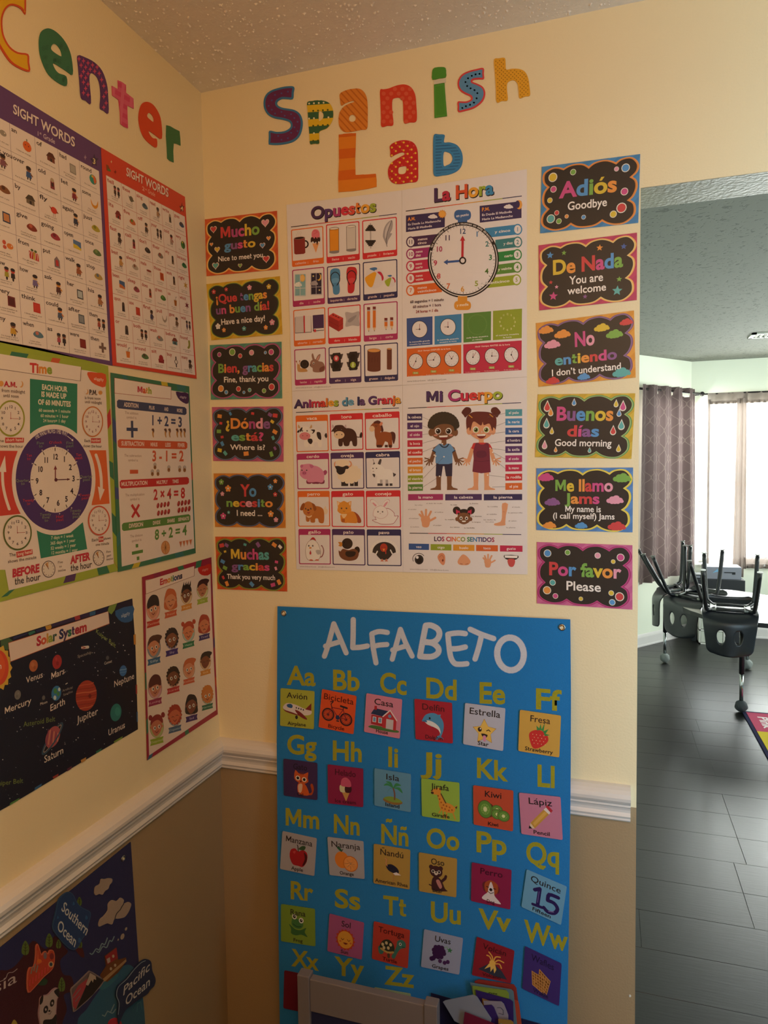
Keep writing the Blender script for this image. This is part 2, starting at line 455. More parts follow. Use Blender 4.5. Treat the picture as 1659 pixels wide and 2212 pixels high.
def slab(name, pts, wall, col, base=0.0008, th=0.0007, mat='print', holes=None, lift=None, parent=None, crop=None, sm=0):
    """a sheet cut to an outline (photograph points carried onto the wall), with thickness; lift = metres each point stands off"""
    if sm: pts = bend(pts, sm, True); holes = [bend(h_, sm, True) for h_ in (holes or [])]
    holes = holes or []
    rings = [pts]+holes; flat = [v for r_ in rings for v in r_]
    q = np.array([v[:2] for v in flat], float)
    if crop: q = q/crop[2]+np.array(crop[:2])
    P = on_wall(q[:, 0], q[:, 1], wall); N_ = NRM[wall]
    lf = np.zeros(len(P)) if lift is None else np.array(lift)
    org = P[:len(pts)].mean(0)+N_*base if parent is None else np.array(parent.location)
    A = P+N_*base+N_*lf[:, None]-org; B = A+N_*th
    tr = tessellate_polygon([[Vector((v[0], v[1], 0)) for v in r_] for r_ in rings])
    n = len(P); fs = []
    for t in tr:
        a, b, c = (B[i] for i in t)
        t = tuple(t)
        if np.dot(np.cross(b-a, c-a), N_) < 0: t = t[::-1]
        fs.append(tuple(i+n for i in t)); fs.append(t[::-1])
    k = 0
    for r_ in rings:
        m = len(r_)
        for i in range(m): fs.append((k+i, k+(i+1) % m, n+k+(i+1) % m, n+k+i))
        k += m
    me = bpy.data.meshes.new(name); me.from_pydata([tuple(v) for v in np.concatenate([A, B])], [], fs); me.update()
    ca = me.color_attributes.new('Col', 'FLOAT_COLOR', 'CORNER'); cl = cc(col)
    ca.data.foreach_set('color', list(cl)*len(me.loops))
    me.materials.append(M[mat]); o = link(name, me, parent, tuple(org) if parent is None else (0, 0, 0))
    return o
def lp(q, u, v):
    """bilinear point in a quad TL,TR,BR,BL"""
    return tuple(q[0][i]*(1-u)*(1-v)+q[1][i]*u*(1-v)+q[2][i]*u*v+q[3][i]*(1-u)*v for i in (0, 1))
def sub(q, u0, v0, u1, v1): return [lp(q, u0, v0), lp(q, u1, v0), lp(q, u1, v1), lp(q, u0, v1)]
def qt(a, q, txt, u0, u1, v, hf, col, **k):
    """text inside a quad, baseline at v, from u0 to u1, cap height hf of the quad's height"""
    A, B = lp(q, u0, v), lp(q, u1, v); h = abs(lp(q, .5, 1)[1]-lp(q, .5, 0)[1])*hf
    a.t(txt, A[0], A[1], B[0], B[1], h, col, **k)

# ================================================================ the rooms
JX, HZ, RAILZ, WT = 1.011, 2.081, 0.79, 0.12
def wall_quad(name, segs, mats=('cream', 'brown')):
    bm = bmesh.new()
    for lo, hi, mi in segs: box(bm, lo, hi, mi)
    return pr(bm_obj(name, bm, [M[m] for m in mats]), kind='structure')
# near room: left wall, right wall with the wide opening, the wall behind the camera, an invented short wall and partition
wall_quad('wall_left', [((-0.12, -4.0, RAILZ), (0, 0, CEIL), 0), ((-0.12, -4.0, 0), (0, 0, RAILZ), 1)])
wall_quad('wall_right', [((-0.12, 0, RAILZ), (JX, WT, CEIL), 0), ((-0.12, 0, 0), (JX, WT, RAILZ), 1),
                         ((JX, 0, HZ), (3.0, WT, CEIL), 0), ((3.0, 0, RAILZ), (4.6, WT, CEIL), 0), ((3.0, 0, 0), (4.6, WT, RAILZ), 1)])
wall_quad('wall_back', [((-0.12, -4.12, 0), (3.0, -4.0, CEIL), 0), ((4.1, -4.12, 0), (4.72, -4.0, CEIL), 0),
                        ((3.0, -4.12, 0), (4.1, -4.0, CEIL), 0)])
wall_quad('wall_short_added', [((1.43, -1.15, 0), (1.65, -1.03, CEIL), 0), ((2.45, -1.15, 0), (4.6, -1.03, CEIL), 0),
                              ((1.65, -1.15, 0), (2.45, -1.03, 0.28), 0), ((1.65, -1.15, 2.05), (2.45, -1.03, CEIL), 0)])  # unseen; invented to hold the opening that shapes the cool fill
wall_quad('wall_partition_added', [((1.43, -4.0, RAILZ), (1.55, -1.03, CEIL), 0), ((1.43, -4.0, 0), (1.55, -1.03, RAILZ), 1)])  # unseen; invented to join the short wall to the back
wall_quad('wall_side', [((4.6, -4.0, 0), (4.72, WT, CEIL), 0)])
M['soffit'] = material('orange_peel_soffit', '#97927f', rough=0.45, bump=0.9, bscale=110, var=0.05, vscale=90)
M['popcorn'] = material('popcorn_ceiling', '#f4eee6', rough=0.95, bump=0.6, bscale=160, var=0.05, vscale=60, spec=0.1)
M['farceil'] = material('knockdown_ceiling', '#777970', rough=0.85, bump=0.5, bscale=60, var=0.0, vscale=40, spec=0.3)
# worm-like pits of the knock-down texture
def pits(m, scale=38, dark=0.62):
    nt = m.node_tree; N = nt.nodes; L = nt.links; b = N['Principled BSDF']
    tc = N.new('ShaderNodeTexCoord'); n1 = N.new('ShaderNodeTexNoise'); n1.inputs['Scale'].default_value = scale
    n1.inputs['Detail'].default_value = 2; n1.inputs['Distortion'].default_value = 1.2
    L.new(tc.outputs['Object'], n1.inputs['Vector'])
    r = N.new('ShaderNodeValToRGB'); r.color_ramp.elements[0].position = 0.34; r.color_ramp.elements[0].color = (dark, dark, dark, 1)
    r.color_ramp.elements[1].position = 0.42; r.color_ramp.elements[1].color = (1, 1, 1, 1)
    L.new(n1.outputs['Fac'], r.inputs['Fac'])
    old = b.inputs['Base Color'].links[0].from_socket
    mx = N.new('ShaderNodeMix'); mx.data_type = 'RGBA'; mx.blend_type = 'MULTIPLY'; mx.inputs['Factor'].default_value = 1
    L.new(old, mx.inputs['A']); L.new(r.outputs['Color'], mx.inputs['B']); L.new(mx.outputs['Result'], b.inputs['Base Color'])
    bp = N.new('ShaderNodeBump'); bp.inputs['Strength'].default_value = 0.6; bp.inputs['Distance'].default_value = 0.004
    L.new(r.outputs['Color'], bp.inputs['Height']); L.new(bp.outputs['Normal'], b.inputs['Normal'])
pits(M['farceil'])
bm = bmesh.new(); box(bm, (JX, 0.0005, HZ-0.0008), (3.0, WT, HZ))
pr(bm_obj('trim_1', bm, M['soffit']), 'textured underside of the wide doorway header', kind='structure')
bm = bmesh.new(); box(bm, (-0.12, -4.12, CEIL), (4.72, 0.06, CEIL+0.1))
ceil_near = pr(bm_obj('ceiling', bm, M['popcorn']), 'popcorn ceiling of the near room', kind='structure')
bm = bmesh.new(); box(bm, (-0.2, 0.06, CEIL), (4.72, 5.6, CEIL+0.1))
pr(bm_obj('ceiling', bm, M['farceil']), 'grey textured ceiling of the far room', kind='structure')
# popcorn lumps, real relief over the part of the ceiling in view
rnd = random.Random(3); V, Fc = [], []
oct_ = [(1, 0, 0), (0.5, .87, 0), (-.5, .87, 0), (-1, 0, 0), (-.5, -.87, 0), (.5, -.87, 0), (0, 0, -1)]
for i in range(15000):
    x = rnd.uniform(0.0, 2.3); y = -rnd.random()**1.0*1.35-0.005
    s_ = rnd.choice((.0011, .0013, .0016, .002, .0026, .0034)); a = rnd.uniform(0, PI); st = rnd.uniform(0.7, 1.9); k = len(V)
    for (px, py, pz) in oct_:
        X, Y = px*s_*st, py*s_; V.append((x+X*math.cos(a)-Y*math.sin(a), y+X*math.sin(a)+Y*math.cos(a), CEIL+0.0003+pz*s_*rnd.uniform(0.6, 1.1)))
    Fc += [(k+j, k+(j+1) % 6, k+6) for j in range(6)]
me = bpy.data.meshes.new('popcorn_lumps'); me.from_pydata(V, [], Fc); me.materials.append(M['popcorn'])
o = link('popcorn_lumps', me, ceil_near); o['kind'] = 'stuff'

# chair rail, mitred in the corner and returned at the doorway
PROF = [(0, 0), (.007, 0), (.009, .003), (.008, .007), (.011, .009), (.013, .013), (.011, .017), (.009, .020), (.010, .026), (.013, .032),
        (.017, .036), (.016, .040), (.022, .044), (.027, .051), (.028, .058), (.025, .066), (.018, .072), (.009, .0765), (0, .078)]
def moulding(name, path, prof, z0, side, mat='trim'):
    """path: xy points; side: left(+1)/right(-1) of travel on which the profile stands out"""
    bm = bmesh.new(); n = len(path); rings = []
    for i, p in enumerate(path):
        p = Vector(p); a = (p-Vector(path[i-1])).normalized() if i else None; b = (Vector(path[i+1])-p).normalized() if i < n-1 else None
        na = Vector((-a.y, a.x))*side if a else None; nb = Vector((-b.y, b.x))*side if b else None
        if na is None: d = nb
        elif nb is None: d = na
        else: d = (na+nb); d = d/ (d.dot(na))
        rings.append([bm.verts.new((p.x+d.x*u, p.y+d.y*u, z0+v)) for u, v in prof])
    for r0, r1 in zip(rings, rings[1:]):
        for k in range(len(prof)-1): bm.faces.new((r0[k], r1[k], r1[k+1], r0[k+1]))
    bm.faces.new(rings[0]); bm.faces.new(rings[-1][::-1])
    return pr(bm_obj(name, bm, M[mat], smooth=False), kind='structure')
pr(moulding('trim_2', [(0.0, -4.0), (0.0, 0.0)], PROF, 0.760, -1), 'off-white chair rail moulding along the left wall')
pr(moulding('trim_3', [(0.0, 0.0), (JX-0.012, 0.0)], PROF, 0.760, -1), 'off-white chair rail moulding ending at the doorway')
BASE = [(0, 0), (.016, 0), (.016, .012), (.012, .016), (.012, .078), (.010, .088), (.006, .098), (0, .104)]

# far room: bay with an angled wall and a back wall, a window in each
K = Vector((1.655, 5.20)); A0 = Vector((1.155, 4.565)); dA = (A0-K).normalized()      # angled wall runs from corner K towards the left
PA = K+dA*2.1; dB = Vector((1, 0.02)).normalized(); PB = K+dB*3.0
M['farwall'] = material('pale_green_cream_wall_paint', '#eef4e2', rough=0.7, bump=0.15, bscale=200, var=0.02, vscale=2)
def wall_open(name, a, b, out, opening, th=0.14, mat='farwall'):
    """wall from a to b (xy), outward unit normal out, opening (s0,s1,z0,z1) measured along it"""
    bm = bmesh.new(); d = (b-a).normalized(); L_ = (b-a).length; s0, s1, z0, z1 = opening
    for u0, u1, w0, w1 in ((0, s0, 0, CEIL), (s1, L_, 0, CEIL), (s0, s1, 0, z0), (s0, s1, z1, CEIL)):
        p, q = a+d*u0, a+d*u1
        prism(bm, [(p.x, p.y, w0), (q.x, q.y, w0), (q.x, q.y, w1), (p.x, p.y, w1)], (out.x*th, out.y*th, 0))
    return pr(bm_obj(name, bm, M[mat]), kind='structure')
oA = Vector((dA.y, -dA.x)); oA = oA if oA.y > 0 else -oA
oB = Vector((-dB.y, dB.x))
OA = (0.03, 0.66, 0.66, 2.04); OB = (0.075, 1.75, 0.66, 2.06)
wall_open('wall_bay_angled', K, PA, oA, OA); wall_open('wall_bay_back', K, PB, oB, OB)
bm = bmesh.new(); prism(bm, [(PA.x, PA.y, 0), (0.2, WT, 0), (0.1, WT, 0), (PA.x-0.1, PA.y, 0)], (0, 0, CEIL))
pr(bm_obj('wall_far_left', bm, M['farwall']), kind='structure')
bm = bmesh.new(); prism(bm, [(PB.x, PB.y, 0), (4.6, WT, 0), (4.72, WT, 0), (PB.x+0.14, PB.y, 0)], (0, 0, CEIL))
pr(bm_obj('wall_far_right', bm, M['farwall']), kind='structure')
bl = moulding('baseboard_bay_angled', [tuple(K), tuple(PA)], BASE, 0, 1)
moulding('baseboard_bay_back', [tuple(PB), tuple(K)], BASE, 0, 1)
# windows
gm = bpy.data.materials.new('window_glass'); gm.use_nodes = True; nt = gm.node_tree; nt.nodes.clear()
o_ = nt.nodes.new('ShaderNodeOutputMaterial'); mx = nt.nodes.new('ShaderNodeMixShader'); t_ = nt.nodes.new('ShaderNodeBsdfTransparent'); g_ = nt.nodes.new('ShaderNodeBsdfGlossy')
lw = nt.nodes.new('ShaderNodeValue'); lw.outputs[0].default_value = 0.06; g_.inputs['Roughness'].default_value = 0.02
nt.links.new(lw.outputs[0], mx.inputs[0]); nt.links.new(t_.outputs[0], mx.inputs[1]); nt.links.new(g_.outputs[0], mx.inputs[2]); nt.links.new(mx.outputs[0], o_.inputs[0])
M['glass'] = gm
def window(name, a, d, out, op, label, cols):
    s0, s1, z0, z1 = op; root = pr(empty(name, (a.x+d.x*(s0+s1)/2, a.y+d.y*(s0+s1)/2, z0)), label, kind='structure')
    R_ = root.location
    def bar(u0, u1, w0, w1, n0, n1, bm):
        p, q = a+d*u0+out*n0, a+d*u1+out*n0
        prism(bm, [Vector((p.x, p.y, w0))-R_, Vector((q.x, q.y, w0))-R_, Vector((q.x, q.y, w1))-R_, Vector((p.x, p.y, w1))-R_], (out.x*(n1-n0), out.y*(n1-n0), 0))
    bm = bmesh.new(); f = 0.035
    bar(s0, s0+f, z0, z1, .05, .11, bm); bar(s1-f, s1, z0, z1, .05, .11, bm); bar(s0+f, s1-f, z0, z0+f, .05, .11, bm); bar(s0+f, s1-f, z1-f, z1, .05, .11, bm)
    bm_obj('window_frame', bm, M['trim'], root)
    zm = (z0+z1)/2; bm = bmesh.new(); bar(s0+f, s1-f, zm-.02, zm+.02, .06, .10, bm); bm_obj('meeting_rail', bm, M['trim'], root)
    w = (s1-s0-2*f)/cols
    for i in range(1, cols): bm = bmesh.new(); bar(s0+f+w*i-.012, s0+f+w*i+.012, z0+f, z1-f, .065, .095, bm); bm_obj('mullion', bm, M['trim'], root)
    for i in range(cols):
        for (w0, w1) in ((z0+f, zm-.02), (zm+.02, z1-f)):
            bm = bmesh.new(); bar(s0+f+w*i+(.012 if i else 0), s0+f+w*(i+1)-(.012 if i < cols-1 else 0), w0, w1, .078, .082, bm); bm_obj('pane', bm, M['glass'], root)
    bm = bmesh.new(); bar(s0-.03, s1+.03, z0-.02, z0, -.03, .05, bm); bm_obj('window_sill', bm, M['trim'], root)
window('window_1', K, dA, oA, OA, 'window of the angled bay wall behind the maroon curtain', 1)
window('window_2', K, dB, oB, OB, 'wide bright window behind the sheer curtains', 2)

# floor: a dark bed with laminate planks over the part in view
M['plank'] = material('charcoal_laminate', '#151413', rough=0.32, bump=0.12, bscale=14, var=0.16, vscale=5, spec=0.5)
_nt = M['plank'].node_tree; _tc = [n for n in _nt.nodes if n.type == 'TEX_COORD'][0]
_mp = _nt.nodes.new('ShaderNodeMapping'); _mp.inputs['Scale'].default_value = (0.9, 9.0, 1.0)
for l in list(_tc.outputs['Object'].links): _nt.links.new(_mp.outputs[0], l.to_socket)
_oi = _nt.nodes.new('ShaderNodeObjectInfo'); _va = _nt.nodes.new('ShaderNodeVectorMath'); _va.operation = 'ADD'
_nt.links.new(_tc.outputs['Object'], _va.inputs[0]); _nt.links.new(_oi.outputs['Location'], _va.inputs[1]); _nt.links.new(_va.outputs[0], _mp.inputs['Vector'])
M['bed'] = material('floor_joint', '#2a2725', rough=0.7)
bm = bmesh.new(); box(bm, (-0.2, -4.12, -0.06), (4.75, 5.6, -0.0016))
floor = pr(bm_obj('floor', bm, M['bed']), 'dark charcoal laminate plank floor', kind='structure')
PL, PWd = 1.218, 0.2
pm = bpy.data.meshes.new('plank'); bm = bmesh.new(); box(bm, (0.0006, 0.0003, -0.0016), (PL-0.0006, PWd-0.0003, 0.0)); 
bmesh.ops.bevel(bm, geom=[e for e in bm.edges if all(v.co.z > -0.001 for v in e.verts)], offset=0.0007, segments=1, affect='EDGES')
bm.to_mesh(pm); bm.free(); pm.materials.append(M['plank'])
for j in range(26):
    off = 1.46-2*PL+(0.0 if (j//3) % 2 == 0 else 0.0)+(-0.045 if j in (4, 5, 11, 12) else 0) - (PL*0.33 if j in (3, 9, 14, 19) else 0)
    for i in range(4):
        x0 = off+i*PL
        if x0 > 3.2 or x0+PL < 0.2: continue
        p = link('plank', pm, floor, (x0, 0.115+j*PWd, (rnd.random()-.5)*0.0003)); 
for j in range(19):
    for i in range(4):
        link('plank', pm, floor, (i*PL-0.3, -3.69+j*PWd, 0))

# ---------------------------------------------------------------- curtains
def trellis(name, base, line, P=0.13, L_=0.19):
    m = bpy.data.materials.new(name); m.use_nodes = True; nt = m.node_tree; N = nt.nodes; K_ = nt.links; b = N['Principled BSDF']
    b.inputs['Roughness'].default_value = 0.85; uv = N.new('ShaderNodeUVMap'); sp = N.new('ShaderNodeSeparateXYZ'); K_.new(uv.outputs[0], sp.inputs[0])
    def mt(op, a, b_=None, c=None):
        n = N.new('ShaderNodeMath'); n.operation = op
        for i, v in enumerate((a, b_, c)):
            if v is None: continue
            if isinstance(v, (int, float)): n.inputs[i].default_value = v
            else: K_.new(v, n.inputs[i])
        return n.outputs[0]
    s = mt('MULTIPLY', mt('SINE', mt('MULTIPLY', sp.outputs[1], 2*PI/L_)), 0.25); u = mt('DIVIDE', sp.outputs[0], P)
    d1 = mt('ABSOLUTE', mt('SUBTRACT', mt('FRACT', mt('ADD', u, s)), 0.5)); d2 = mt('ABSOLUTE', mt('SUBTRACT', mt('FRACT', mt('SUBTRACT', mt('ADD', u, 0.5), s)), 0.5))
    msk = mt('LESS_THAN', mt('MINIMUM', d1, d2), 0.03)
    no = N.new('ShaderNodeTexNoise'); no.inputs['Scale'].default_value = 60; K_.new(uv.outputs[0], no.inputs['Vector'])
    mx = N.new('ShaderNodeMix'); mx.data_type = 'RGBA'; K_.new(msk, mx.inputs['Factor']); mx.inputs['A'].default_value = lin(base); mx.inputs['B'].default_value = lin(line)
    K_.new(mx.outputs['Result'], b.inputs['Base Color'])
    tr = N.new('ShaderNodeBsdfTranslucent'); K_.new(mx.outputs['Result'], tr.inputs['Color']); ms = N.new('ShaderNodeMixShader'); ms.inputs[0].default_value = 0.10
    K_.new(b.outputs[0], ms.inputs[1]); K_.new(tr.outputs[0], ms.inputs[2]); K_.new(ms.outputs[0], N['Material Output'].inputs[0])
    return m
M['maroon'] = trellis('maroon_trellis_fabric', '#604f4d', '#776760', P=0.115, L_=0.155)
def sheer_mat(name, col, alpha, tlf=0.5):
    m = bpy.data.materials.new(name); m.use_nodes = True; nt = m.node_tree; N = nt.nodes; K_ = nt.links; b = N['Principled BSDF']
    b.inputs['Base Color'].default_value = lin(col); b.inputs['Roughness'].default_value = 0.9
    tc = N.new('ShaderNodeTexCoord'); no = N.new('ShaderNodeTexNoise'); no.inputs['Scale'].default_value = 400; K_.new(tc.outputs['Object'], no.inputs['Vector'])
    mr = N.new('ShaderNodeMapRange'); mr.inputs['To Min'].default_value = alpha-0.08; mr.inputs['To Max'].default_value = alpha+0.08; K_.new(no.outputs['Fac'], mr.inputs['Value'])
    tl = N.new('ShaderNodeBsdfTranslucent'); tl.inputs['Color'].default_value = lin(col); tp = N.new('ShaderNodeBsdfTransparent')
    m1 = N.new('ShaderNodeMixShader'); m1.inputs[0].default_value = tlf; K_.new(b.outputs[0], m1.inputs[1]); K_.new(tl.outputs[0], m1.inputs[2])
    m2 = N.new('ShaderNodeMixShader'); K_.new(mr.outputs['Result'], m2.inputs[0]); K_.new(tp.outputs[0], m2.inputs[1]); K_.new(m1.outputs[0], m2.inputs[2])
    K_.new(m2.outputs[0], N['Material Output'].inputs[0]); return m
M['sheer'] = sheer_mat('sheer_voile', '#cfc0b4', 0.5); M['hem'] = sheer_mat('sheer_voile_folded', '#9c8d84', 0.96, 0.14)
M['rod'] = material('dark_bronze', '#3a3433', rough=0.4, metal=0.6)
SAW = object()
def cloth(name, a, d, nrm, s0, s1, zt, zb, amp, folds, mat, parent, holes=(), spread=0.0, zbot=None, step=0.006, fold_fn=None, off=0.0, uvk=1.6):
    """hanging fabric between s0..s1 along a line, in soft folds"""
    W_l = s1-s0; nu = int(W_l/step); zs = []
    z = zt
    while z > zt-0.10: zs.append(z); z -= 0.006
    while z > zb: zs.append(z); z -= 0.05
    zs.append(zb); V, Fc, UV = [], [], []
    for zi, z in enumerate(zs):
        t = (zt-z)/(zt-zb)
        for i in range(nu+1):
            u = i/nu; ph = fold_fn(u) if (fold_fn and fold_fn is not SAW) else u*folds
            fr = ph % 1.0; saw = (fr/.82 if fr < .82 else (1-fr)/.18)*2-1; dd = (amp*saw*(0.8+.2*t) if fold_fn is SAW else amp*(0.55+0.45*t)*math.sin(2*PI*ph))+amp*0.25*math.sin(2*PI*ph*2.3+1.3+2*t)+off
            uu = s0+W_l*u+(u-0.5)*spread*t; zz = z+(zbot(u)*t if zbot else 0)
            p = a+d*uu+nrm*dd; V.append((p.x, p.y, zz)); UV.append((uu*uvk, zz))
    R_ = Vector(parent.location)
    for zi in range(len(zs)-1):
        for i in range(nu):
            q = (zi*(nu+1)+i, zi*(nu+1)+i+1, (zi+1)*(nu+1)+i+1, (zi+1)*(nu+1)+i)
            uc = s0+W_l*(i+.5)/nu; zc = (zs[zi]+zs[zi+1])/2
            if any((uc-hu)**2+(zc-hz_)**2 < hr*hr for hu, hz_, hr in holes): continue
            Fc.append(q)
    me = bpy.data.meshes.new(name); me.from_pydata([tuple(Vector(v)-R_) for v in V], [], Fc); uvl = me.uv_layers.new(name='UVMap')
    for lp_ in me.loops: uvl.data[lp_.index].uv = UV[lp_.vertex_index]
    me.materials.append(M[mat]); me.polygons.foreach_set('use_smooth', [True]*len(me.polygons))
    return link(name, me, parent)
# rod + maroon curtain on the angled wall
nA = -oA; rA = 0.085
rz_ = 2.155
rod = pr(empty('curtain_rod', (K.x+dA.x*.3+nA.x*rA, K.y+dA.y*.3+nA.y*rA, rz_)), 'dark curtain rod with ball finial carrying the maroon curtain', 'curtain rod')
def onA(s, n, z, base): p = K+dA*s+nA*n; return Vector((p.x, p.y, z))-Vector(base)
bm = bmesh.new(); tube(bm, [onA(-0.01, rA, rz_, rod.location), onA(.90, rA, rz_, rod.location)], 0.009, 10); bm_obj('pole', bm, M['rod'], rod, smooth=True)
bm = bmesh.new(); bmesh.ops.create_uvsphere(bm, u_segments=16, v_segments=10, radius=.02, matrix=Matrix.Translation(onA(-0.03, rA, rz_, rod.location))); bm_obj('finial', bm, M['rod'], rod, smooth=True)
bm = bmesh.new(); tube(bm, [onA(.02, 0.0, rz_-.01, rod.location), onA(.02, rA, rz_-.01, rod.location)], 0.006, 8); bm_obj('bracket', bm, M['rod'], rod)
bm = bmesh.new(); tube(bm, [onA(.86, 0.0, rz_-.01, rod.location), onA(.86, rA, rz_-.01, rod.location)], 0.006, 8); bm_obj('bracket', bm, M['rod'], rod)
cur = pr(empty('curtain', (K.x+dA.x*.35+nA.x*rA, K.y+dA.y*.35+nA.y*rA, 0.57)), 'maroon trellis-patterned grommet curtain hanging in the bay corner', 'curtain')
S0, S1 = 0.085, 0.84
cloth('fabric', K, dA, nA, S0, S1, rz_+0.035, 0.60, 0.028, 4.6, 'maroon', cur, fold_fn=SAW, off=rA+0.018, spread=0.09, zbot=lambda u: -0.045+0.05*(1-u),
      holes=[(0.235, rz_-0.020, .022), (0.425, rz_-0.020, .022), (0.62, rz_-0.020, .012)], step=0.005)
# sheers on the back wall
nB = -oB
rodb = pr(empty('curtain_rod', (K.x+dB.x*.9+nB.x*.05, K.y+nB.y*.05, 2.15)), 'thin flat rod of the sheer curtains on the back wall', 'curtain rod')
bm = bmesh.new(); tube(bm, [Vector((K.x+dB.x*s+nB.x*.05, K.y+dB.y*s+nB.y*.05, 2.15))-Vector(rodb.location) for s in (.10, 1.9)], 0.007, 8); bm_obj('pole', bm, M['rod'], rodb)
def sheer(s0, s1, label, amp, ph, off, zb, spread=0.0, ff=None):
    r_ = pr(empty('sheer_curtain', (K.x+dB.x*(s0+s1)/2+nB.x*.05, K.y+nB.y*.05, zb)), label, 'curtain', 'sheer curtains of the back window')
    cloth('voile', K, dB, nB, s0, s1, 2.085, zb+0.06, amp, ph, 'sheer', r_, off=off, spread=spread, step=0.008, fold_fn=ff)
    cloth('rod_pocket', K, dB, nB, s0, s1, 2.155, 2.085, amp*.5, ph, 'hem', r_, off=off, step=0.008, fold_fn=ff)
    cloth('hem', K, dB, nB, s0-spread/2, s1+spread/2, zb+0.06, zb, amp, ph, 'hem', r_, off=off, step=0.008, fold_fn=ff)
    return r_
s1_ = sheer(0.125, 0.44, 'narrow left sheer curtain panel beside the maroon curtain', .016, 3.0, .06, 0.58, -0.02)
sheer(0.40, 1.30, 'wide right sheer curtain panel cut off by the frame', .018, 8.0, .05, 0.66)
# bunched edges where the two sheers meet, and at the outer edge of the left one
for (s, w, nm, lb) in ((0.355, 0.075, 'gathered_edge', None), (0.125, 0.022, 'gathered_edge', None)):
    cloth(nm, K, dB, nB, s, s+w, 2.10, 0.62, .018, 2.0, 'hem', s1_, off=.075, step=0.004, spread=0.03 if w > .05 else 0)

# ---------------------------------------------------------------- ceiling vent
M['vent'] = material('white_enamel', '#c6cabd', rough=0.5); M['ventdark'] = material('dark_duct', '#3f4239', rough=0.8)
c0 = at_z(1614, 729, CEIL); c1 = at_z(1624, 719, CEIL)
vx, vy0, vy1 = c0[0]+0.0, c1[1], c0[1]
vy0, vy1 = sorted((vy0, vy1)); vent = pr(empty('ceiling_vent', (vx+.2, (vy0+vy1)/2, CEIL)), 'white slatted air vent in the far room ceiling', 'vent')
bm = bmesh.new(); vl = vent.location
for x0, x1, y0, y1 in ((-.2, .25, vy0-vl.y, vy0-vl.y+.022), (-.2, .25, vy1-vl.y-.022, vy1-vl.y), (-.2, -.17, vy0-vl.y, vy1-vl.y), (.22, .25, vy0-vl.y, vy1-vl.y), (-.095, -.085, vy0-vl.y, vy1-vl.y)):
    box(bm, (x0, y0, -.012), (x1, y1, -.0005))
bm_obj('frame', bm, M['vent'], vent); bm = bmesh.new(); box(bm, (-.17, vy0-vl.y+.02, -.003), (.22, vy1-vl.y-.02, -.0008)); bm_obj('backing', bm, M['ventdark'], vent)
for k in range(12):
    bm = bmesh.new(); x = -.16+k*.03
    prism(bm, [(x, vy0-vl.y+.022, -.004), (x+.012, vy0-vl.y+.022, -.012), (x+.014, vy0-vl.y+.022, -.011), (x+.002, vy0-vl.y+.022, -.003)], (0, vy1-vy0-.044, 0)); bm_obj('slat', bm, M['vent'], vent)

# ---------------------------------------------------------------- table with chairs stacked upside down on it
M['tabletop'] = material('light_laminate_tabletop', '#b9b3aa', rough=0.22, var=0.05, vscale=14); M['edge'] = material('black_edge_band', '#1b1c1f', rough=0.45)
M['blacktube'] = material('black_enamelled_tube', '#16181c', rough=0.35); M['chrome'] = material('chrome_tube', '#a9adb0', rough=0.15, metal=1.0)
M['shell'] = material('black_plastic_shell', '#191d24', rough=0.33, bump=0.15, bscale=500, spec=0.6); M['ball'] = material('grey_tennis_ball_felt', '#7d8380', rough=0.95, bump=0.8, bscale=300, var=0.2, vscale=30)
M['ballk'] = material('dark_floor_protector', '#353b40', rough=0.8, bump=0.6, bscale=200, var=0.2, vscale=30); M['steel'] = material('dull_steel_glide', '#8d918c', rough=0.35, metal=0.8)
TZ = 0.58
tp = [at_z(1486, 1317, TZ), at_z(1526, 1330, TZ), at_z(1659, 1348, TZ)]
ft = [at_z(1659, 1286, TZ), at_z(1583, 1274, TZ), at_z(1493, 1271, TZ)]
out = [(1.33, 4.10), (1.36, 3.74), (tp[0][0], tp[0][1]), (tp[1][0], tp[1][1]), (tp[2][0], tp[2][1]), (2.25, 3.02), (2.42, 3.4), (2.30, 3.85), (ft[0][0], ft[0][1]), (ft[1][0], ft[1][1]), (ft[2][0], ft[2][1]), (1.40, 4.34)]
tb = pr(empty('activity_table', (1.75, 3.7, 0)), 'low activity table with black edge holding upturned chairs', 'table'); tl = Vector(tb.location)
bm = bmesh.new(); o1 = [(x-tl.x, y-tl.y) for x, y in out]; o2 = [(o1[i][0]+(o1[(i+k) % len(o1)][0]-o1[i][0])*t, o1[i][1]+(o1[(i+k) % len(o1)][1]-o1[i][1])*t) for i in range(len(o1)) for k, t in ((-1, .14), (1, .14))]; prism(bm, [(x, y, TZ-.028) for x, y in o2], (0, 0, .026)); bm_obj('edge_band', bm, M['edge'], tb)
bm = bmesh.new(); prism(bm, [(x*.993, y*.993, TZ-.002) for x, y in o2], (0, 0, .002)); bm_obj('tabletop', bm, M['tabletop'], tb)
def table_leg(x, y, dark):
    X, Y = x-tl.x, y-tl.y
    bm = bmesh.new(); tube(bm, [(X, Y, TZ-.03), (X, Y, .24)], .016, 12); l_ = bm_obj('leg', bm, M['blacktube'], tb, smooth=True)
    bm = bmesh.new(); tube(bm, [(X, Y, .25), (X, Y, .06)], .012, 12); bm_obj('leg_extension', bm, M['chrome'], l_, smooth=True)
    bm = bmesh.new(); bmesh.ops.create_icosphere(bm, subdivisions=3, radius=.037, matrix=Matrix.Translation((X, Y, .038)))
    for v in bm.verts: v.co.z = max(v.co.z, .001); n_ = 1+.06*math.sin(v.co.x*170+v.co.z*120); v.co.x = X+(v.co.x-X)*n_; v.co.y = Y+(v.co.y-Y)*n_
    bm_obj('foot_cover', bm, M['ballk' if dark else 'ball'], l_, smooth=True)
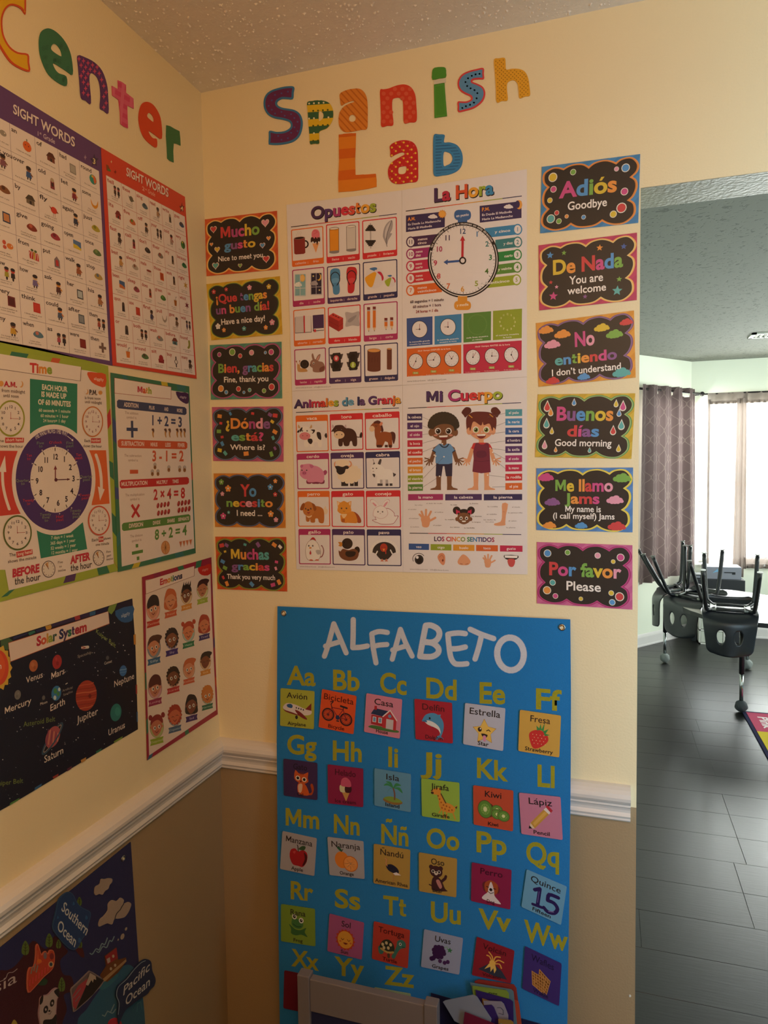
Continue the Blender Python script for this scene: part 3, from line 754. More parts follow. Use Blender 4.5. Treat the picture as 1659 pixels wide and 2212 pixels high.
g = at_z(1601, 1538, 0); table_leg(g[0], g[1], True); g2 = at_z(1436, 1431, 0); table_leg(g2[0], g2[1], False); table_leg(2.25, 3.3, True); table_leg(1.95, 4.15, False)

def chair_shell():
    # profile: front lip -> seat -> bend -> back top (y forward, z up); width varies
    prof = bend([(.165, .300), (.150, .322), (.08, .322), (-.03, .314), (-.105, .320), (-.148, .345), (-.165, .395), (-.178, .46), (-.190, .52), (-.196, .545)], 7)
    L_ = [0]
    for a_, b_ in zip(prof, prof[1:]): L_.append(L_[-1]+math.hypot(b_[0]-a_[0], b_[1]-a_[1]))
    tot = L_[-1]; nv = 64; nu = 48
    def half(s_):
        hw = .155
        if s_ > .30: hw = .155-.030*min(1, (s_-.30)/(tot-.30))
        for e_, r_ in ((s_, .05), (tot-s_, .045)):
            if e_ < r_: hw -= r_-math.sqrt(max(0, r_*r_-(r_-e_)**2))
        return hw
    def pos(x, s_):
        i = min(max(k for k in range(len(L_)) if L_[k] <= s_+1e-9), len(prof)-2); f_ = (s_-L_[i])/max(1e-9, L_[i+1]-L_[i])
        y = prof[i][0]+(prof[i+1][0]-prof[i][0])*f_; z = prof[i][1]+(prof[i+1][1]-prof[i][1])*f_; u = x/half(s_)
        fwd = .028*u*u*(1 if s_ > .33 else max(0, (s_-.22)/.11)); return (x, y+fwd, z-(.0096*abs(u)**4 if s_ < .30 else 0))
    bm = bmesh.new(); grid = []; par = {}
    for j in range(nv+1):
        s_ = tot*j/nv; row = []
        for i in range(nu+1):
            x = half(s_)*(-1+2*i/nu); v = bm.verts.new(pos(x, s_)); par[v] = (x, s_); row.append(v)
        grid.append(row)
    hs = tot-.125; ry = lambda s_: .047 if s_ > hs else .036
    def ell(x, s_, c): return math.sqrt(((x-c)/.024)**2+((s_-hs)/ry(s_))**2)
    for j in range(nv):
        for i in range(nu):
            q = (grid[j][i], grid[j][i+1], grid[j+1][i+1], grid[j+1][i]); xc = sum(par[v][0] for v in q)/4; sc_ = tot*(j+.5)/nv
            if min(ell(xc, sc_, .048), ell(xc, sc_, -.048)) < 1: continue
            bm.faces.new(q)
    dead = [v for v in bm.verts if not v.link_faces]
    for v in dead: par.pop(v)
    bmesh.ops.delete(bm, geom=dead, context='VERTS')
    for v, (x, s_) in par.items():
        c = .048 if x > 0 else -.048; e_ = ell(x, s_, c)
        if v.is_boundary and e_ < 1.6: v.co = pos(c+(x-c)/e_, hs+(s_-hs)/e_)
    me = bpy.data.meshes.new('seat_shell'); bmesh.ops.recalc_face_normals(bm, faces=bm.faces); bmesh.ops.solidify(bm, geom=bm.faces[:], thickness=.006); bmesh.ops.recalc_face_normals(bm, faces=bm.faces)
    bm.to_mesh(me); bm.free(); me.materials.append(M['shell']); me.polygons.foreach_set('use_smooth', [True]*len(me.polygons)); return me
def make_chair(label):
    t = pr(empty('school_chair'), label, 'chair', 'black school chairs upturned on the low table')
    link('seat_shell', chair_shell(), t)
    for sx in (-1, 1):
        for sy, yy in ((1, .150), (-1, -.165)):
            bm = bmesh.new(); pth = bend([(sx*.085, sy*.02, .305), (sx*.115, sy*.055, .300), (sx*.135, sy*.085, .262), (sx*.150, yy, .012)], 5); tube(bm, pth, .0125, 10)
            l_ = bm_obj('leg', bm, M['blacktube'], t, smooth=True)
            bm = bmesh.new(); tube(bm, [(sx*.150, yy, .022), (sx*.150, yy, .008)], .0075, 8); tube(bm, [(sx*.150, yy, .009), (sx*.150, yy, .004), (sx*.150, yy, 0.0)], [.010, .016, .017], 14); bm_obj('glide', bm, M['steel'], l_)
    for y in (.035, -.045):
        bm = bmesh.new(); tube(bm, [(-.10, y, .304), (.10, y, .304)], .009, 8); bm_obj('cross_bar', bm, M['blacktube'], t, smooth=True)
    for sx in (-1, 1):
        bm = bmesh.new(); box(bm, (sx*.095-.018, -.055, .297), (sx*.095+.018, .045, .309), bev=.002); bm_obj('bracket', bm, M['steel'], t)
    return t
def copy_tree(o, parent=None):
    c = o.copy(); COL.objects.link(c); c.parent = parent
    for ch in list(o.children): copy_tree(ch, c)
    return c
def upend(t, x, y, th, dz=0.0, tilt=0.0, roll=0.0):
    t.matrix_world = Matrix.Translation((x, y, TZ+.329+dz)) @ Matrix.Rotation(math.radians(th), 4, 'Z') @ Matrix.Rotation(math.radians(tilt), 4, 'X') @ Matrix.Rotation(math.radians(roll), 4, 'Y') @ Matrix.Rotation(PI, 4, 'Y')
ch = make_chair('black chair upturned at table front, two eye-shaped holes facing us')
upend(ch, 1.665, 3.09, -8, dz=.030, tilt=13)
cb = copy_tree(ch); cb['label'] = 'black upturned chair in the middle, hanging back turned half sideways'; upend(cb, 1.47, 3.53, -46, dz=.03, tilt=10)
cd = copy_tree(ch); cd['label'] = 'black upturned chair farthest left, its curved back in profile'; upend(cd, 1.345, 3.84, -86, dz=.03, tilt=12)

# ---------------------------------------------------------------- things behind the table
M['greybox'] = material('grey_printed_cardboard', '#8b8e9a', rough=0.6, var=0.05, vscale=20); M['black'] = material('matt_black_laminate', '#26282c', rough=0.5)
M['clear'] = material('frosted_drawer_plastic', '#cfd3c6', rough=0.35, var=0.05, vscale=9); M['white'] = material('white_plastic', '#dcdcd4', rough=0.4)
yb = 4.80; a_ = at_y(1498, 1252, yb); b_ = at_y(1610, 1253, yb); c_ = at_y(1522, 1224, yb+.04); d_ = at_y(1602, 1224, yb+.04)
zc = (a_[2]+b_[2])/2
cab = pr(empty('media_cabinet', ((a_[0]+b_[0])/2, yb+.15, 0)), 'long black low cabinet behind the activity table', 'cabinet'); cl_ = Vector(cab.location)
hw_ = (b_[0]-a_[0])/2; bm = bmesh.new(); box(bm, (-hw_, -.15, zc-.17), (hw_, .15, zc), bev=.003); bm_obj('body', bm, M['black'], cab)
for s_ in (-1, 1):
    bm = bmesh.new(); box(bm, (s_*(hw_-.03)-.02, .02, 0), (s_*(hw_-.03)+.02, .13, zc-.17)); bm_obj('leg', bm, M['black'], cab)
bx = pr(empty('cardboard_box', ((c_[0]+d_[0])/2, yb+.14, zc)), 'grey box with hand slot lying on the black cabinet', 'box'); hb = (d_[0]-c_[0])/2; hh = c_[2]-zc
bm = bmesh.new(); box(bm, (-hb, -.10, 0), (hb, .10, hh), bev=.002); bm_obj('body', bm, M['greybox'], bx)
bm = bmesh.new(); box(bm, (.01, -.1025, hh*.52), (.095, -.1002, hh*.60)); box(bm, (.07, -.1025, hh*.40), (.095, -.1002, hh*.55)); bm_obj('hand_slot', bm, M['black'], bx)
bm = bmesh.new(); prism(bm, [(-.08, -.1025, hh*.5), (-.035, -.1025, hh*.62), (-.04, -.1025, hh*.85)], (0, .0015, 0)); bm_obj('sticker', bm, material('blue_sticker', '#7fb4d8', rough=.5), bx)
pl_ = pr(empty('player_box', (a_[0]+.045, yb+.1, zc)), 'small black box beside grey box on the cabinet', 'box')
bm = bmesh.new(); box(bm, (-.045, -.07, 0), (.045, .07, .035), bev=.002); bm_obj('body', bm, M['black'], pl_)
bm = bmesh.new(); box(bm, (-.03, -.072, .008), (.01, -.0702, .026)); bm_obj('front_plate', bm, M['greybox'], pl_)
g = at_z(1510, 1391, 0)
dr = pr(empty('drawer_unit', (g[0]+.10, g[1]+.16, 0)), 'white frosted plastic drawer unit on floor under the table', 'drawers')
bm = bmesh.new(); w2 = .10
for x in (-w2, w2-.012): box(bm, (x, -.16, 0), (x+.012, .16, .36))
for z in (0, .115, .23, .348): box(bm, (-w2, -.16, z), (w2, .16, z+.012))
box(bm, (-w2, .15, 0), (w2, .16, .36)); bm_obj('frame', bm, M['white'], dr)
for z in (.016, .131, .246):
    bm = bmesh.new(); box(bm, (-w2+.014, -.156, z), (w2-.014, .146, z+.095), bev=.003); q_ = bm_obj('drawer', bm, M['clear'], dr)
    bm = bmesh.new(); box(bm, (-.03, -.166, z+.07), (.03, -.156, z+.08)); bm_obj('handle', bm, M['white'], q_)

# ---------------------------------------------------------------- rug
M['rug'] = material('rug_pile', None, rough=0.98, bump=0.6, bscale=500, var=0.08, vscale=200, attr=True, spec=0.1)
r0 = at_z(1602.5, 1538, 0); rx0 = r0[0]; ry1 = r0[1]
rug = pr(empty('rug', (rx0+.75, ry1-.95, 0)), 'bright classroom rug with colour-word blocks and navy border', 'rug'); rl = Vector(rug.location)
def flat(name, pts, z0, z1, col, parent, mat='rug'):
    bm = bmesh.new(); prism(bm, [(x-rl.x, y-rl.y, z0) for x, y in pts], (0, 0, z1-z0)); o = bm_obj(name, bm, M[mat], parent)
    ca = o.data.color_attributes.new('Col', 'FLOAT_COLOR', 'CORNER'); ca.data.foreach_set('color', list(cc(col))*len(o.data.loops)); return o
flat('border', [(rx0, ry1), (rx0+1.5, ry1), (rx0+1.5, ry1-1.9), (rx0, ry1-1.9)], .0005, .007, '#2c2c48', rug)
yy_ = [ry1-.02] + [at_z(px, py, 0)[1] for px, py in ((1630, 1582), (1651, 1631))]; st_ = yy_[1]-yy_[2]
cols_ = ['#b8506a', '#cdb63c', '#cf5f38', '#6d9a4a', '#3f74a8', '#7a4f95', '#8f9499']; ys_ = [yy_[0], yy_[1]]
while ys_[-1]-st_ > ry1-1.86: ys_.append(ys_[-1]-st_)
words = ['Pink', 'Yellow', 'Orange', 'Green', 'Blue', 'Purple', 'Gray']
tcol = ['#e5d9da', '#b04a2a', '#f3e7d8', '#efe9d0', '#e8e8f0', '#efe6f2', '#ffffff']
for i, (ya, yb_) in enumerate(zip(ys_, ys_[1:])):
    blk = flat('colour_block', [(rx0+.02, ya), (rx0+.34, ya), (rx0+.34, yb_), (rx0+.02, yb_)], .007, .0085, cols_[i % 7], rug)
    V, T_ = [], []; x = 0; w_ = words[i % 7]; tot = sum(adv(c) for c in w_); sc_ = (ya-yb_)*0.6/tot
    hgt = .05
    for c in w_:
        v, tr = glyph(c, .03, 2); k = len(V)
        V += [(rx0+.07+v_[1]*hgt-rl.x, ya-(ya-yb_)*.2-(v_[0]+x)*sc_-rl.y, .0088) for v_ in v]; T_ += [tuple(int(q)+k for q in t3) for t3 in tr]; x += adv(c)
    me = bpy.data.meshes.new('lettering'); me.from_pydata(V, [], T_); me.update(); ca = me.color_attributes.new('Col', 'FLOAT_COLOR', 'CORNER'); ca.data.foreach_set('color', list(cc(tcol[i % 7]))*len(me.loops)); me.materials.append(M['rug']); link('lettering', me, blk)
flat('centre_field', [(rx0+.345, ry1-.02), (rx0+1.48, ry1-.02), (rx0+1.48, ry1-1.88), (rx0+.345, ry1-1.88)], .007, .0083, '#7a93a0', rug)

# small screw left in the brown wall by the doorway
g = on_wall(1360.5, 2151, 'R')[0]
sc_ = pr(empty('wall_plug', (g[0], 0, g[2])), 'tiny white plug in the brown wall near the doorway edge', 'plug')
bm = bmesh.new(); tube(bm, [(0, 0, 0), (0, -.0015, 0)], [.0028, .0022], 10); bm_obj('head', bm, M['white'], sc_)

# ================================================================ cut-out letters on the walls
def letter(ch_, outline, wall, crop, col, label, holes=None, sm=4, pat=None, rim=None, rimw=9, group=None, rimcol2=None, tape=None):
    o = slab('wall_letter', outline, wall, rim or col, base=.0006, th=.0012, holes=holes, crop=crop, sm=sm)
    pr(o, label, 'letter', group)
    a = Art(wall, crop=crop, base=.0019)
    out = bend(outline, sm, True) if sm else outline; hs = [bend(h, sm, True) if sm else h for h in (holes or [])]
    P = [out]+hs
    if rim:
        inn = inset(out, rimw); hin = [inset(h, -rimw) for h in hs]; a.p(inn, col, holes=hin); P = [inn]+hin; a.build('inlay', o)
    if pat: pat(a, P); a.build('printed_pattern', o)
    return o
B1 = (540, 100, 2.592); A1 = (0, 0, 2.9625)
G1 = 'cut-out letters of the words on the right wall'; G2 = 'cut-out letters of the word on the left wall'
def pS(a, P): a.dots(P, 36, 26, 5, '#5560a8', margin=4, shear=-.25)
letter('S', [(170,233),(210,226),(248,229),(246,262),(241,297),(205,297),(180,297),(160,308),(153,322),(162,336),(185,346),(215,351),(250,358),(278,376),(292,402),(297,435),(291,475),(275,510),(245,535),(205,548),(155,554),(112,552),(106,545),(107,510),(110,475),(150,481),(190,478),(217,466),(230,450),(226,430),(210,420),(180,412),(140,405),(108,390),(88,366),(78,335),(80,298),(95,268),(125,247)],
       'R', B1, '#6c2f62', 'purple capital S with blue edge on the right wall', sm=3, pat=pS, rim='#3f7fb4', rimw=11, group=G1)
def pp(a, P):
    for i, c in enumerate(['#3f6b4c', '#e6c22c']*5): pass
    a.hatch(P, -4, 80, .5, '#3c6a4a', phase=-6)
    for j in range(7):
        y = 335-12+j*42
        c = '#e9e5c0' if j % 2 == 0 else '#4d5a1e'
        a.z += 1
        for i in range(6):
            x = 333+i*27-(j % 2)*4
            yy = y-.06*(x-330)
            if inside((x, yy), P) and edge_dist((x, yy), P) > 5: a.e(x, yy, 5.5, 5.5, c, n=8, lay=0)
letter('p', [(322,318),(345,309),(380,305),(415,307),(445,320),(462,345),(468,375),(465,410),(450,440),(430,462),(392,478),(389,500),(389,525),(388,547),(362,548),(340,550),(336,530),(333,480),(328,430),(325,370)], 'R', B1, '#e6c22c',
       'yellow and green banded letter p with dots', holes=[[(388,368),(402,367),(413,383),(411,403),(398,416),(387,417)]], pat=pp, group=G1)
letter('a', [(505,268),(540,248),(580,240),(615,240),(640,258),(655,290),(660,340),(660,400),(656,462),(620,470),(570,480),(535,482),(510,465),(498,430),(500,385),(510,360),(530,338),(560,322),(583,315),(580,307),(560,311),(535,321),(512,333),(506,300)], 'R', B1, '#e08a33',
       'orange letter a with diagonal stripes, first a of the upper word', holes=[[(555,405),(562,390),(575,385),(588,390),(594,405),(588,420),(574,425),(560,420)]], pat=lambda a, P: a.hatch(P, 48, 26, .28, '#c96f22'), group=G1)
letter('n', [(730,248),(750,243),(778,238),(825,221),(868,216),(903,232),(925,270),(932,330),(933,418),(895,428),(864,431),(860,370),(857,312),(842,292),(815,291),(798,305),(798,370),(803,440),(770,447),(737,451),(735,400),(732,320)], 'R', B1, '#d8432a',
       'red-orange letter n with paler spots on the right wall', pat=lambda a, P: a.dots(P, 42, 26, 12, '#dd5f42', margin=-6, ry=12), group=G1)
oi = letter('i', [(1031,217),(1060,212),(1090,207),(1095,280),(1104,393),(1070,398),(1034,403),(1033,330)], 'R', B1, '#4f9434', 'green letter i with a separate square dot', sm=0, group=G1)
a = Art('R', crop=B1, base=.0019); a.p([(1036,223),(1086,213),(1098,388),(1040,397)], '#5aa03c'); a.p([(1040,228),(1083,219),(1094,384),(1044,392)], '#4f9434'); a.build('printed_pattern', oi)
slab('dot', bend([(1022,138),(1035,122),(1075,118),(1096,124),(1099,150),(1097,176),(1060,182),(1022,189),(1020,160)], 2, True), 'R', '#4f9434', base=.0006, th=.0012, parent=oi, crop=B1)
slab('clear_strip', [(1030,193),(1097,180),(1098,203),(1031,215)], 'R', '#d9d2bd', base=.0006, th=.0006, parent=oi, crop=B1)
def ps(a, P):
    for x, y in ((1190,348),(1210,338),(1233,330),(1255,318),(1270,294),(1274,265),(1258,248),(1236,238),(1217,225),(1208,203),(1222,182),(1243,168),(1264,160),(1286,157)): a.e(x, y, 5.5, 5.5, '#dfe7ea', n=8, lay=0)
    a.z += 1
letter('s', [(1308,124),(1268,130),(1225,141),(1188,160),(1167,190),(1164,222),(1177,250),(1202,268),(1234,283),(1238,298),(1215,310),(1190,311),(1164,312),(1164,340),(1167,370),(1205,364),(1252,350),(1290,325),(1312,295),(1318,260),(1305,230),(1275,212),(1247,201),(1252,191),(1280,187),(1310,185),(1310,155)], 'R', B1, '#5d93c2',
       'blue letter s edged in red with white dots', sm=3, pat=ps, rim='#d8454a', rimw=9, group=G1)
letter('h', [(1368,78),(1395,70),(1427,68),(1432,100),(1436,132),(1470,128),(1510,130),(1540,145),(1558,180),(1566,230),(1568,276),(1540,283),(1510,292),(1505,250),(1498,210),(1480,193),(1458,195),(1441,210),(1440,250),(1443,303),(1410,308),(1382,314),(1378,240),(1372,150)], 'R', B1, '#e6a92c',
       'yellow letter h with tiny dots, last of the upper word', pat=lambda a, P: a.dots(P, 21, 11, 3, '#9a6a14', margin=2, shear=-.15), group=G1)
letter('L', [(498,497),(545,490),(595,488),(593,560),(590,640),(592,722),(640,720),(706,716),(710,750),(710,788),(660,800),(580,812),(497,818),(496,740),(500,640)], 'R', B1, '#e88a26',
       'orange capital L with broad darker bands', sm=0, pat=lambda a, P: a.hatch(P, -5, 120, .45, '#dc6b1c', phase=20), group=G1)
def pr2(a, P):
    a.dots(P, 44, 22, 6, '#efc63f', margin=-3, shear=-.1); a.dots(P, 44, 22, 4.5, '#e05a50', margin=0, ox=12, oy=10)
letter('a', [(785,560),(810,540),(850,528),(890,530),(920,545),(938,580),(942,640),(943,690),(938,755),(890,765),(835,773),(800,765),(780,740),(774,700),(785,665),(810,640),(845,620),(867,607),(860,596),(840,598),(812,610),(789,621),(787,590)], 'R', B1, '#cc2c2c',
       'red letter a with yellow dots in the lower word', holes=[[(833,683),(850,675),(874,673),(878,690),(870,712),(850,718),(833,712)]], pat=pr2, group=G1)
letter('b', [(1030,500),(1060,495),(1090,498),(1088,520),(1089,540),(1120,540),(1160,555),(1185,590),(1192,630),(1185,670),(1160,700),(1120,718),(1080,725),(1032,725),(1027,660),(1026,580)], 'R', B1, '#3c8ac6',
       'blue letter b with dark horizontal stripes', holes=[[(1085,598),(1105,594),(1125,605),(1135,630),(1125,655),(1105,667),(1085,668)]],
       pat=lambda a, P: a.hatch([inset(P[0], 10), inset(P[1], -8)], -4, 17, .4, '#2f6aa0'), rim='#3c84bf', rimw=4, group=G1)
letter('C', [(162,0),(162,50),(157,95),(132,62),(98,42),(60,38),(30,65),(12,115),(12,180),(25,240),(60,300),(110,335),(175,347),(182,400),(185,460),(120,440),(60,400),(10,330),(-30,260),(-60,170),(-60,60),(-30,-30),(30,-75),(100,-85),(165,-60)], 'L', A1, '#e9b824',
       'large yellow capital C edged in orange-red, cut off by frame', sm=3, rim='#d8552a', rimw=12, group=G2)
def pe(a, P):
    rr_ = random.Random(2)
    for i in range(60):
        x, y = rr_.uniform(250, 460), rr_.uniform(190, 545)
        if inside((x, y), P) and edge_dist((x, y), P) > 14: a.ring(x, y, 11, 15, 2.2, '#2c5a48', n=12, lay=0, a0=rr_.uniform(0, 90), a1=330); a.ring(x, y, 5, 7, 2, '#2c5a48', n=8, lay=0)
    a.z += 1
letter('e', [(248,240),(260,205),(285,186),(315,184),(355,205),(400,250),(435,310),(455,380),(461,478),(420,456),(338,405),(346,440),(372,470),(420,490),(421,550),(370,532),(310,482),(275,420),(252,350),(246,290)], 'L', A1, '#3d7a5c',
       'dark green letter e with curly swirls', holes=[[(323,300),(335,283),(355,285),(380,315),(390,345),(388,362),(355,345),(325,320)]], sm=3, pat=pe, group=G2)
def pn(a, P):
    a.z += 1
    for j in range(12):
        for i in range(8):
            x = 500+i*29+(14 if j % 2 else 0); y = 350+j*34+(x-500)*.45-40
            if inside((x, y), P) and edge_dist((x, y), P) > 9: a.star(x, y, 13, '#cf4f7c', n=4, k=.4, ry=20, lay=0)
letter('n', [(493,357),(540,368),(600,400),(650,455),(680,540),(688,620),(690,725),(660,710),(636,692),(640,620),(635,550),(620,500),(592,472),(572,475),(568,520),(578,662),(545,645),(515,625),(505,520),(497,430)], 'L', A1, '#5d3a78',
       'purple letter n with pink stars on the left wall', pat=pn, group=G2, sm=3)
letter('t', [(750,515),(775,525),(802,545),(803,595),(850,632),(852,697),(810,675),(812,740),(815,822),(790,812),(768,795),(765,720),(755,640),(715,612),(712,550),(752,572)], 'L', A1, '#d84a78',
       'pink checked letter t on the left wall', sm=0, pat=lambda a, P: (a.hatch(P, 30, 52, .5, '#df6389'), a.hatch(P, 95, 60, .35, '#e26f92')), group=G2)
letter('e', [(884,770),(887,715),(903,668),(935,652),(975,670),(1010,720),(1028,780),(1032,888),(990,866),(948,838),(955,862),(975,885),(1000,892),(998,945),(960,925),(920,885),(895,830)], 'L', A1, '#dd4a24',
       'plain orange-red letter e on the left wall', holes=[[(938,735),(950,722),(968,735),(980,760),(978,782),(955,765),(940,750)]], sm=3, group=G2)
letter('r', [(1062,802),(1085,808),(1112,824),(1145,840),(1150,885),(1152,932),(1125,920),(1108,918),(1105,970),(1108,1040),(1085,1030),(1068,1015),(1065,940),(1060,870)], 'L', A1, '#3a7d50',
       'green letter r, last of the left wall word', sm=0, pat=lambda a, P: a.dots(P, 9, 7, 1.6, '#2f6a42', margin=2), group=G2)

# ================================================================ phrase cards
CUSP = [(23,9.5),(49,12),(76.5,11),(90,32),(88,65.5),(64,89),(32,89),(9.5,65),(9,32)]
APEX = [[(29,5.5),(36,4.3),(43,6)],[(55,6),(64,4),(71,6.5)],[(82,5.5),(91,5),(96.8,14),(96,24)],[(95,38),(96,48),(93,59)],[(94,72),(94.5,86),(87,96),(78,97.5),(70,94.5)],[(57,95),(48,96.5),(39,95)],[(25,95),(14,96),(4,88),(3.5,75)],[(4.5,57),(3.5,48),(5,39)],[(4,24),(4,12),(11,6),(17,6)]]
def cloud_path():
    out_ = []
    for l_ in lobes(): out_ += l_[:-1]
    return out_
def lobes(): return [bend([c]+ap+[c2], 5) for c, ap, c2 in zip(CUSP, APEX, CUSP[1:]+CUSP[:1])]
PAL = dict(p='#cf5590', m='#b04f8c', r='#cf4a4c', o='#e89a4c', y='#dcbf45', g='#7fb054', t='#5fb0b0', b='#5b9ad6', v='#8d5f9a', k='#e6a0b8', w='#efe9e6', n='#4a66a8', l='#8fc8d8')
DN = dict(dot='printed_dot', heart='printed_heart', flower='printed_flower', star='printed_star', drop='printed_raindrop', cloud='printed_cloud', bit='confetti_bit')
def card(quad, crop, bg, bg2, ring1, ring2, lines, whites, deco, label, dkind, sz=1.0, lift=None):
    o = slab('phrase_card', quad, 'R', bg, crop=crop, base=.0008, th=.0007, lift=lift); pr(o, label, 'card', 'Spanish phrase cards on the right wall')
    a = Art('R', crop=crop, quad=quad, base=.0016)
    box_ = [(0, 0), (100, 0), (100, 100), (0, 100)]
    a.bands(0, 0, 100, 100, -.75, 17, .5, bg2); a.build('border_print', o)
    [a.s(l_, 4.6, ring1, lay=.15) for l_ in lobes()]; a.up(1); [a.s(l_, 2.4, ring2, lay=.15) for l_ in lobes()]; a.up(1); a.p(cloud_path(), '#35302d'); a.build('cloud_panel', o)
    for (txt, x0, x1, yb, h, cols) in lines:
        c1 = [PAL[q] for q in cols]; a.t(txt, x0, yb, x1, yb, h, c1, bold=.032, res=5); a.up(1)
    a.build('lettering', o)
    for (txt, x0, x1, yb, h) in whites: a.t(txt, x0, yb, x1, yb, h, '#f4eeea', bold=.016, res=3)
    a.build('translation', o)
    z_ = a.z
    for (x, y, s_, c) in deco:
        c = PAL[c]; a.z = z_
        if dkind == 'dot': a.e(x, y, s_*1.12, s_*1.12*1.5, '#e8e4d8', n=14); a.e(x, y, s_*.92, s_*.92*1.5, c, n=14)
        elif dkind == 'heart': a.heart(x, y, s_*1.15, '#e8cfc8', q=1.45); a.heart(x, y, s_*.9, c, q=1.45)
        elif dkind == 'flower': a.flower(x, y, s_, c, q=1.5)
        elif dkind == 'star': a.star(x, y, s_, c, ry=s_*1.45, rot=-85)
        elif dkind == 'drop': a.drop(x, y, s_*1.12, '#e8e4d8', q=1.5); a.drop(x, y, s_*.85, c, q=1.5)
        elif dkind == 'cloud': a.cloud(x, y, s_, c, q=1.3)
        elif dkind == 'bit':
            an = (x*7+y*13) % 90-20; t = math.radians(an); w, h = s_*1.1, s_*.8
            a.p([(x+u*math.cos(t)*w-v*math.sin(t)*h, y+1.5*(u*math.sin(t)*w+v*math.cos(t)*h)) for u, v in ((-1, -1), (1, -1), (1, 1), (-1, 1))], c)
        a.build(DN[dkind], o)
    return o
B6 = (430, 430, 4.914); B7 = (430, 860, 5.029); B8 = (1140, 320, 4.096); C1 = (1140, 820, 4.254)
card([(65,218),(830,127),(845,748),(83,820)], B6, '#d8643a', '#cf5a34', '#eda94a', '#efcf8a',
     [('Mucho', 21, 76, 36, 19, 'rmpyg'), ('gusto', 27, 70, 57, 14, 'bvpoy')], [('Nice to meet you', 17, 80, 76.5, 8.5)],
     [(12,19,4.5,'r'),(84,18,5,'k'),(8.5,45,2.4,'o'),(16.5,55,3.8,'y'),(88,45,2.8,'o'),(79.5,56,3.6,'b'),(84,80,4.6,'r'),(13.5,83,4.6,'t'),(48,87,2.8,'g')], 'orange bordered card reading Mucho gusto with small hearts', 'heart')
card([(82,905),(860,820),(887,1435),(133,1500)], B6, '#d9b638', '#cda62e', '#c9c24a', '#5d7a3a',
     [('¡Que tengas', 11, 82, 35, 14, 'orrrvbgyyop'), ('un buen día!', 10, 85, 55, 14, 'vpogbvgorrvp')], [('Have a nice day!', 16, 78, 74.5, 10)],
     [(9.5,15,3,'r'),(27,13,2.6,'r'),(59,14,3.3,'k'),(85,16,3.3,'y'),(87,78,3.8,'k'),(78,86,3,'o'),(48,84.5,3,'t'),(19.5,84,2.9,'o'),(11.5,76.5,3.8,'w')], 'yellow bordered card reading ¡Que tengas un buen día!', 'flower')
card([(118,1552),(878,1515),(885,2115),(128,2130)], B6, '#5f9a88', '#559080', '#a0417c', '#b86a9a',
     [('Bien, gracias', 11, 89, 51, 15.5, 'gorrovbtgoorp')], [('Fine, thank you', 19, 82, 69, 10)],
     [(13.5,18,2.6,'m'),(32,14.5,4,'g'),(43,22,2.6,'r'),(59,17,3.1,'k'),(78,18,1.8,'b'),(86,17.5,3.3,'p'),(15,80,3.7,'o'),(22.5,87,2.4,'b'),(40,81.5,3,'r'),(47.5,88,1.8,'b'),(55.5,84,2.3,'t'),(75.5,86,2.6,'g'),(86,79.5,3.8,'r')], 'teal bordered card reading Bien, gracias', 'dot')
card([(143,98),(918,90),(920,690),(157,682)], B7, '#c4668c', '#b85c84', '#4f5878', '#6d80a0',
     [('¿Dónde', 19, 82, 39.5, 18, 'yoomkv'), ('está?', 27, 73, 62, 14.5, 'tgorp')], [('Where is?', 25.5, 75, 79, 9.5)],
     [(11,17,2.8,'o'),(26.5,12.5,2,'b'),(58,12.5,1.9,'r'),(82,15,2.6,'v'),(89,16.5,2.9,'r'),(12.5,30,1.9,'r'),(9.5,45,2.8,'g'),(85,27.5,2.2,'y'),(88.5,46,2.9,'o'),(86,57,2.2,'t'),(14,55.5,1.9,'r'),(14,68,2.6,'b'),(10,80,2.8,'y'),(18,85.5,2.6,'t'),(48,86,3.2,'o'),(88.5,76,2,'v'),(83.5,86.5,2.8,'g')], 'pink bordered card reading ¿Dónde está?', 'bit')
card([(162,818),(935,818),(943,1410),(177,1398)], B7, '#d98f38', '#cf8430', '#4f5878', '#5f6c90',
     [('Yo', 39, 60.5, 42, 21, 'rb'), ('necesito', 17, 83, 61.5, 14.5, 'gyrkrbgo')], [('I need ...', 31.5, 68.5, 78.5, 10.5)],
     [(11,16,3.8,'g'),(20.5,28,4.6,'o'),(12,38,3,'k'),(87,14,3,'o'),(80,25,4,'b'),(86.5,38.5,3,'r'),(12.5,79.5,4.4,'p'),(20.5,72.5,2.2,'t'),(80,74.5,4.3,'o'),(87,85,3.4,'k')], 'amber bordered card reading Yo necesito with little flowers', 'flower')
card([(180,1505),(950,1508),(960,2100),(203,2073)], B7, '#d8602f', '#cc5428', '#7c8a34', '#93983f',
     [('Muchas', 21, 76, 41.5, 18.5, 'yomptt'), ('gracias', 22.5, 76.5, 62, 13.5, 'vbgyorp')], [('Thank you very much', 15, 84, 79.5, 9)],
     [(9,16.5,3,'r'),(16,16,2.6,'v'),(42.5,14.5,1.9,'t'),(61,14.5,2.9,'v'),(83.5,14.5,2.9,'o'),(91.5,18,2.3,'w'),(13.5,28,1.6,'y'),(9.5,47,2.8,'b'),(12.5,59,2.8,'g'),(86,46,2,'p'),(85,58,1.9,'k'),(9.5,77.5,2,'r'),(14.5,89,2.8,'o'),(50.5,88.5,2.9,'b'),(80.5,88.5,2.8,'p'),(89,83,2.9,'o')], 'orange bordered card reading Muchas gracias with confetti bits', 'bit')
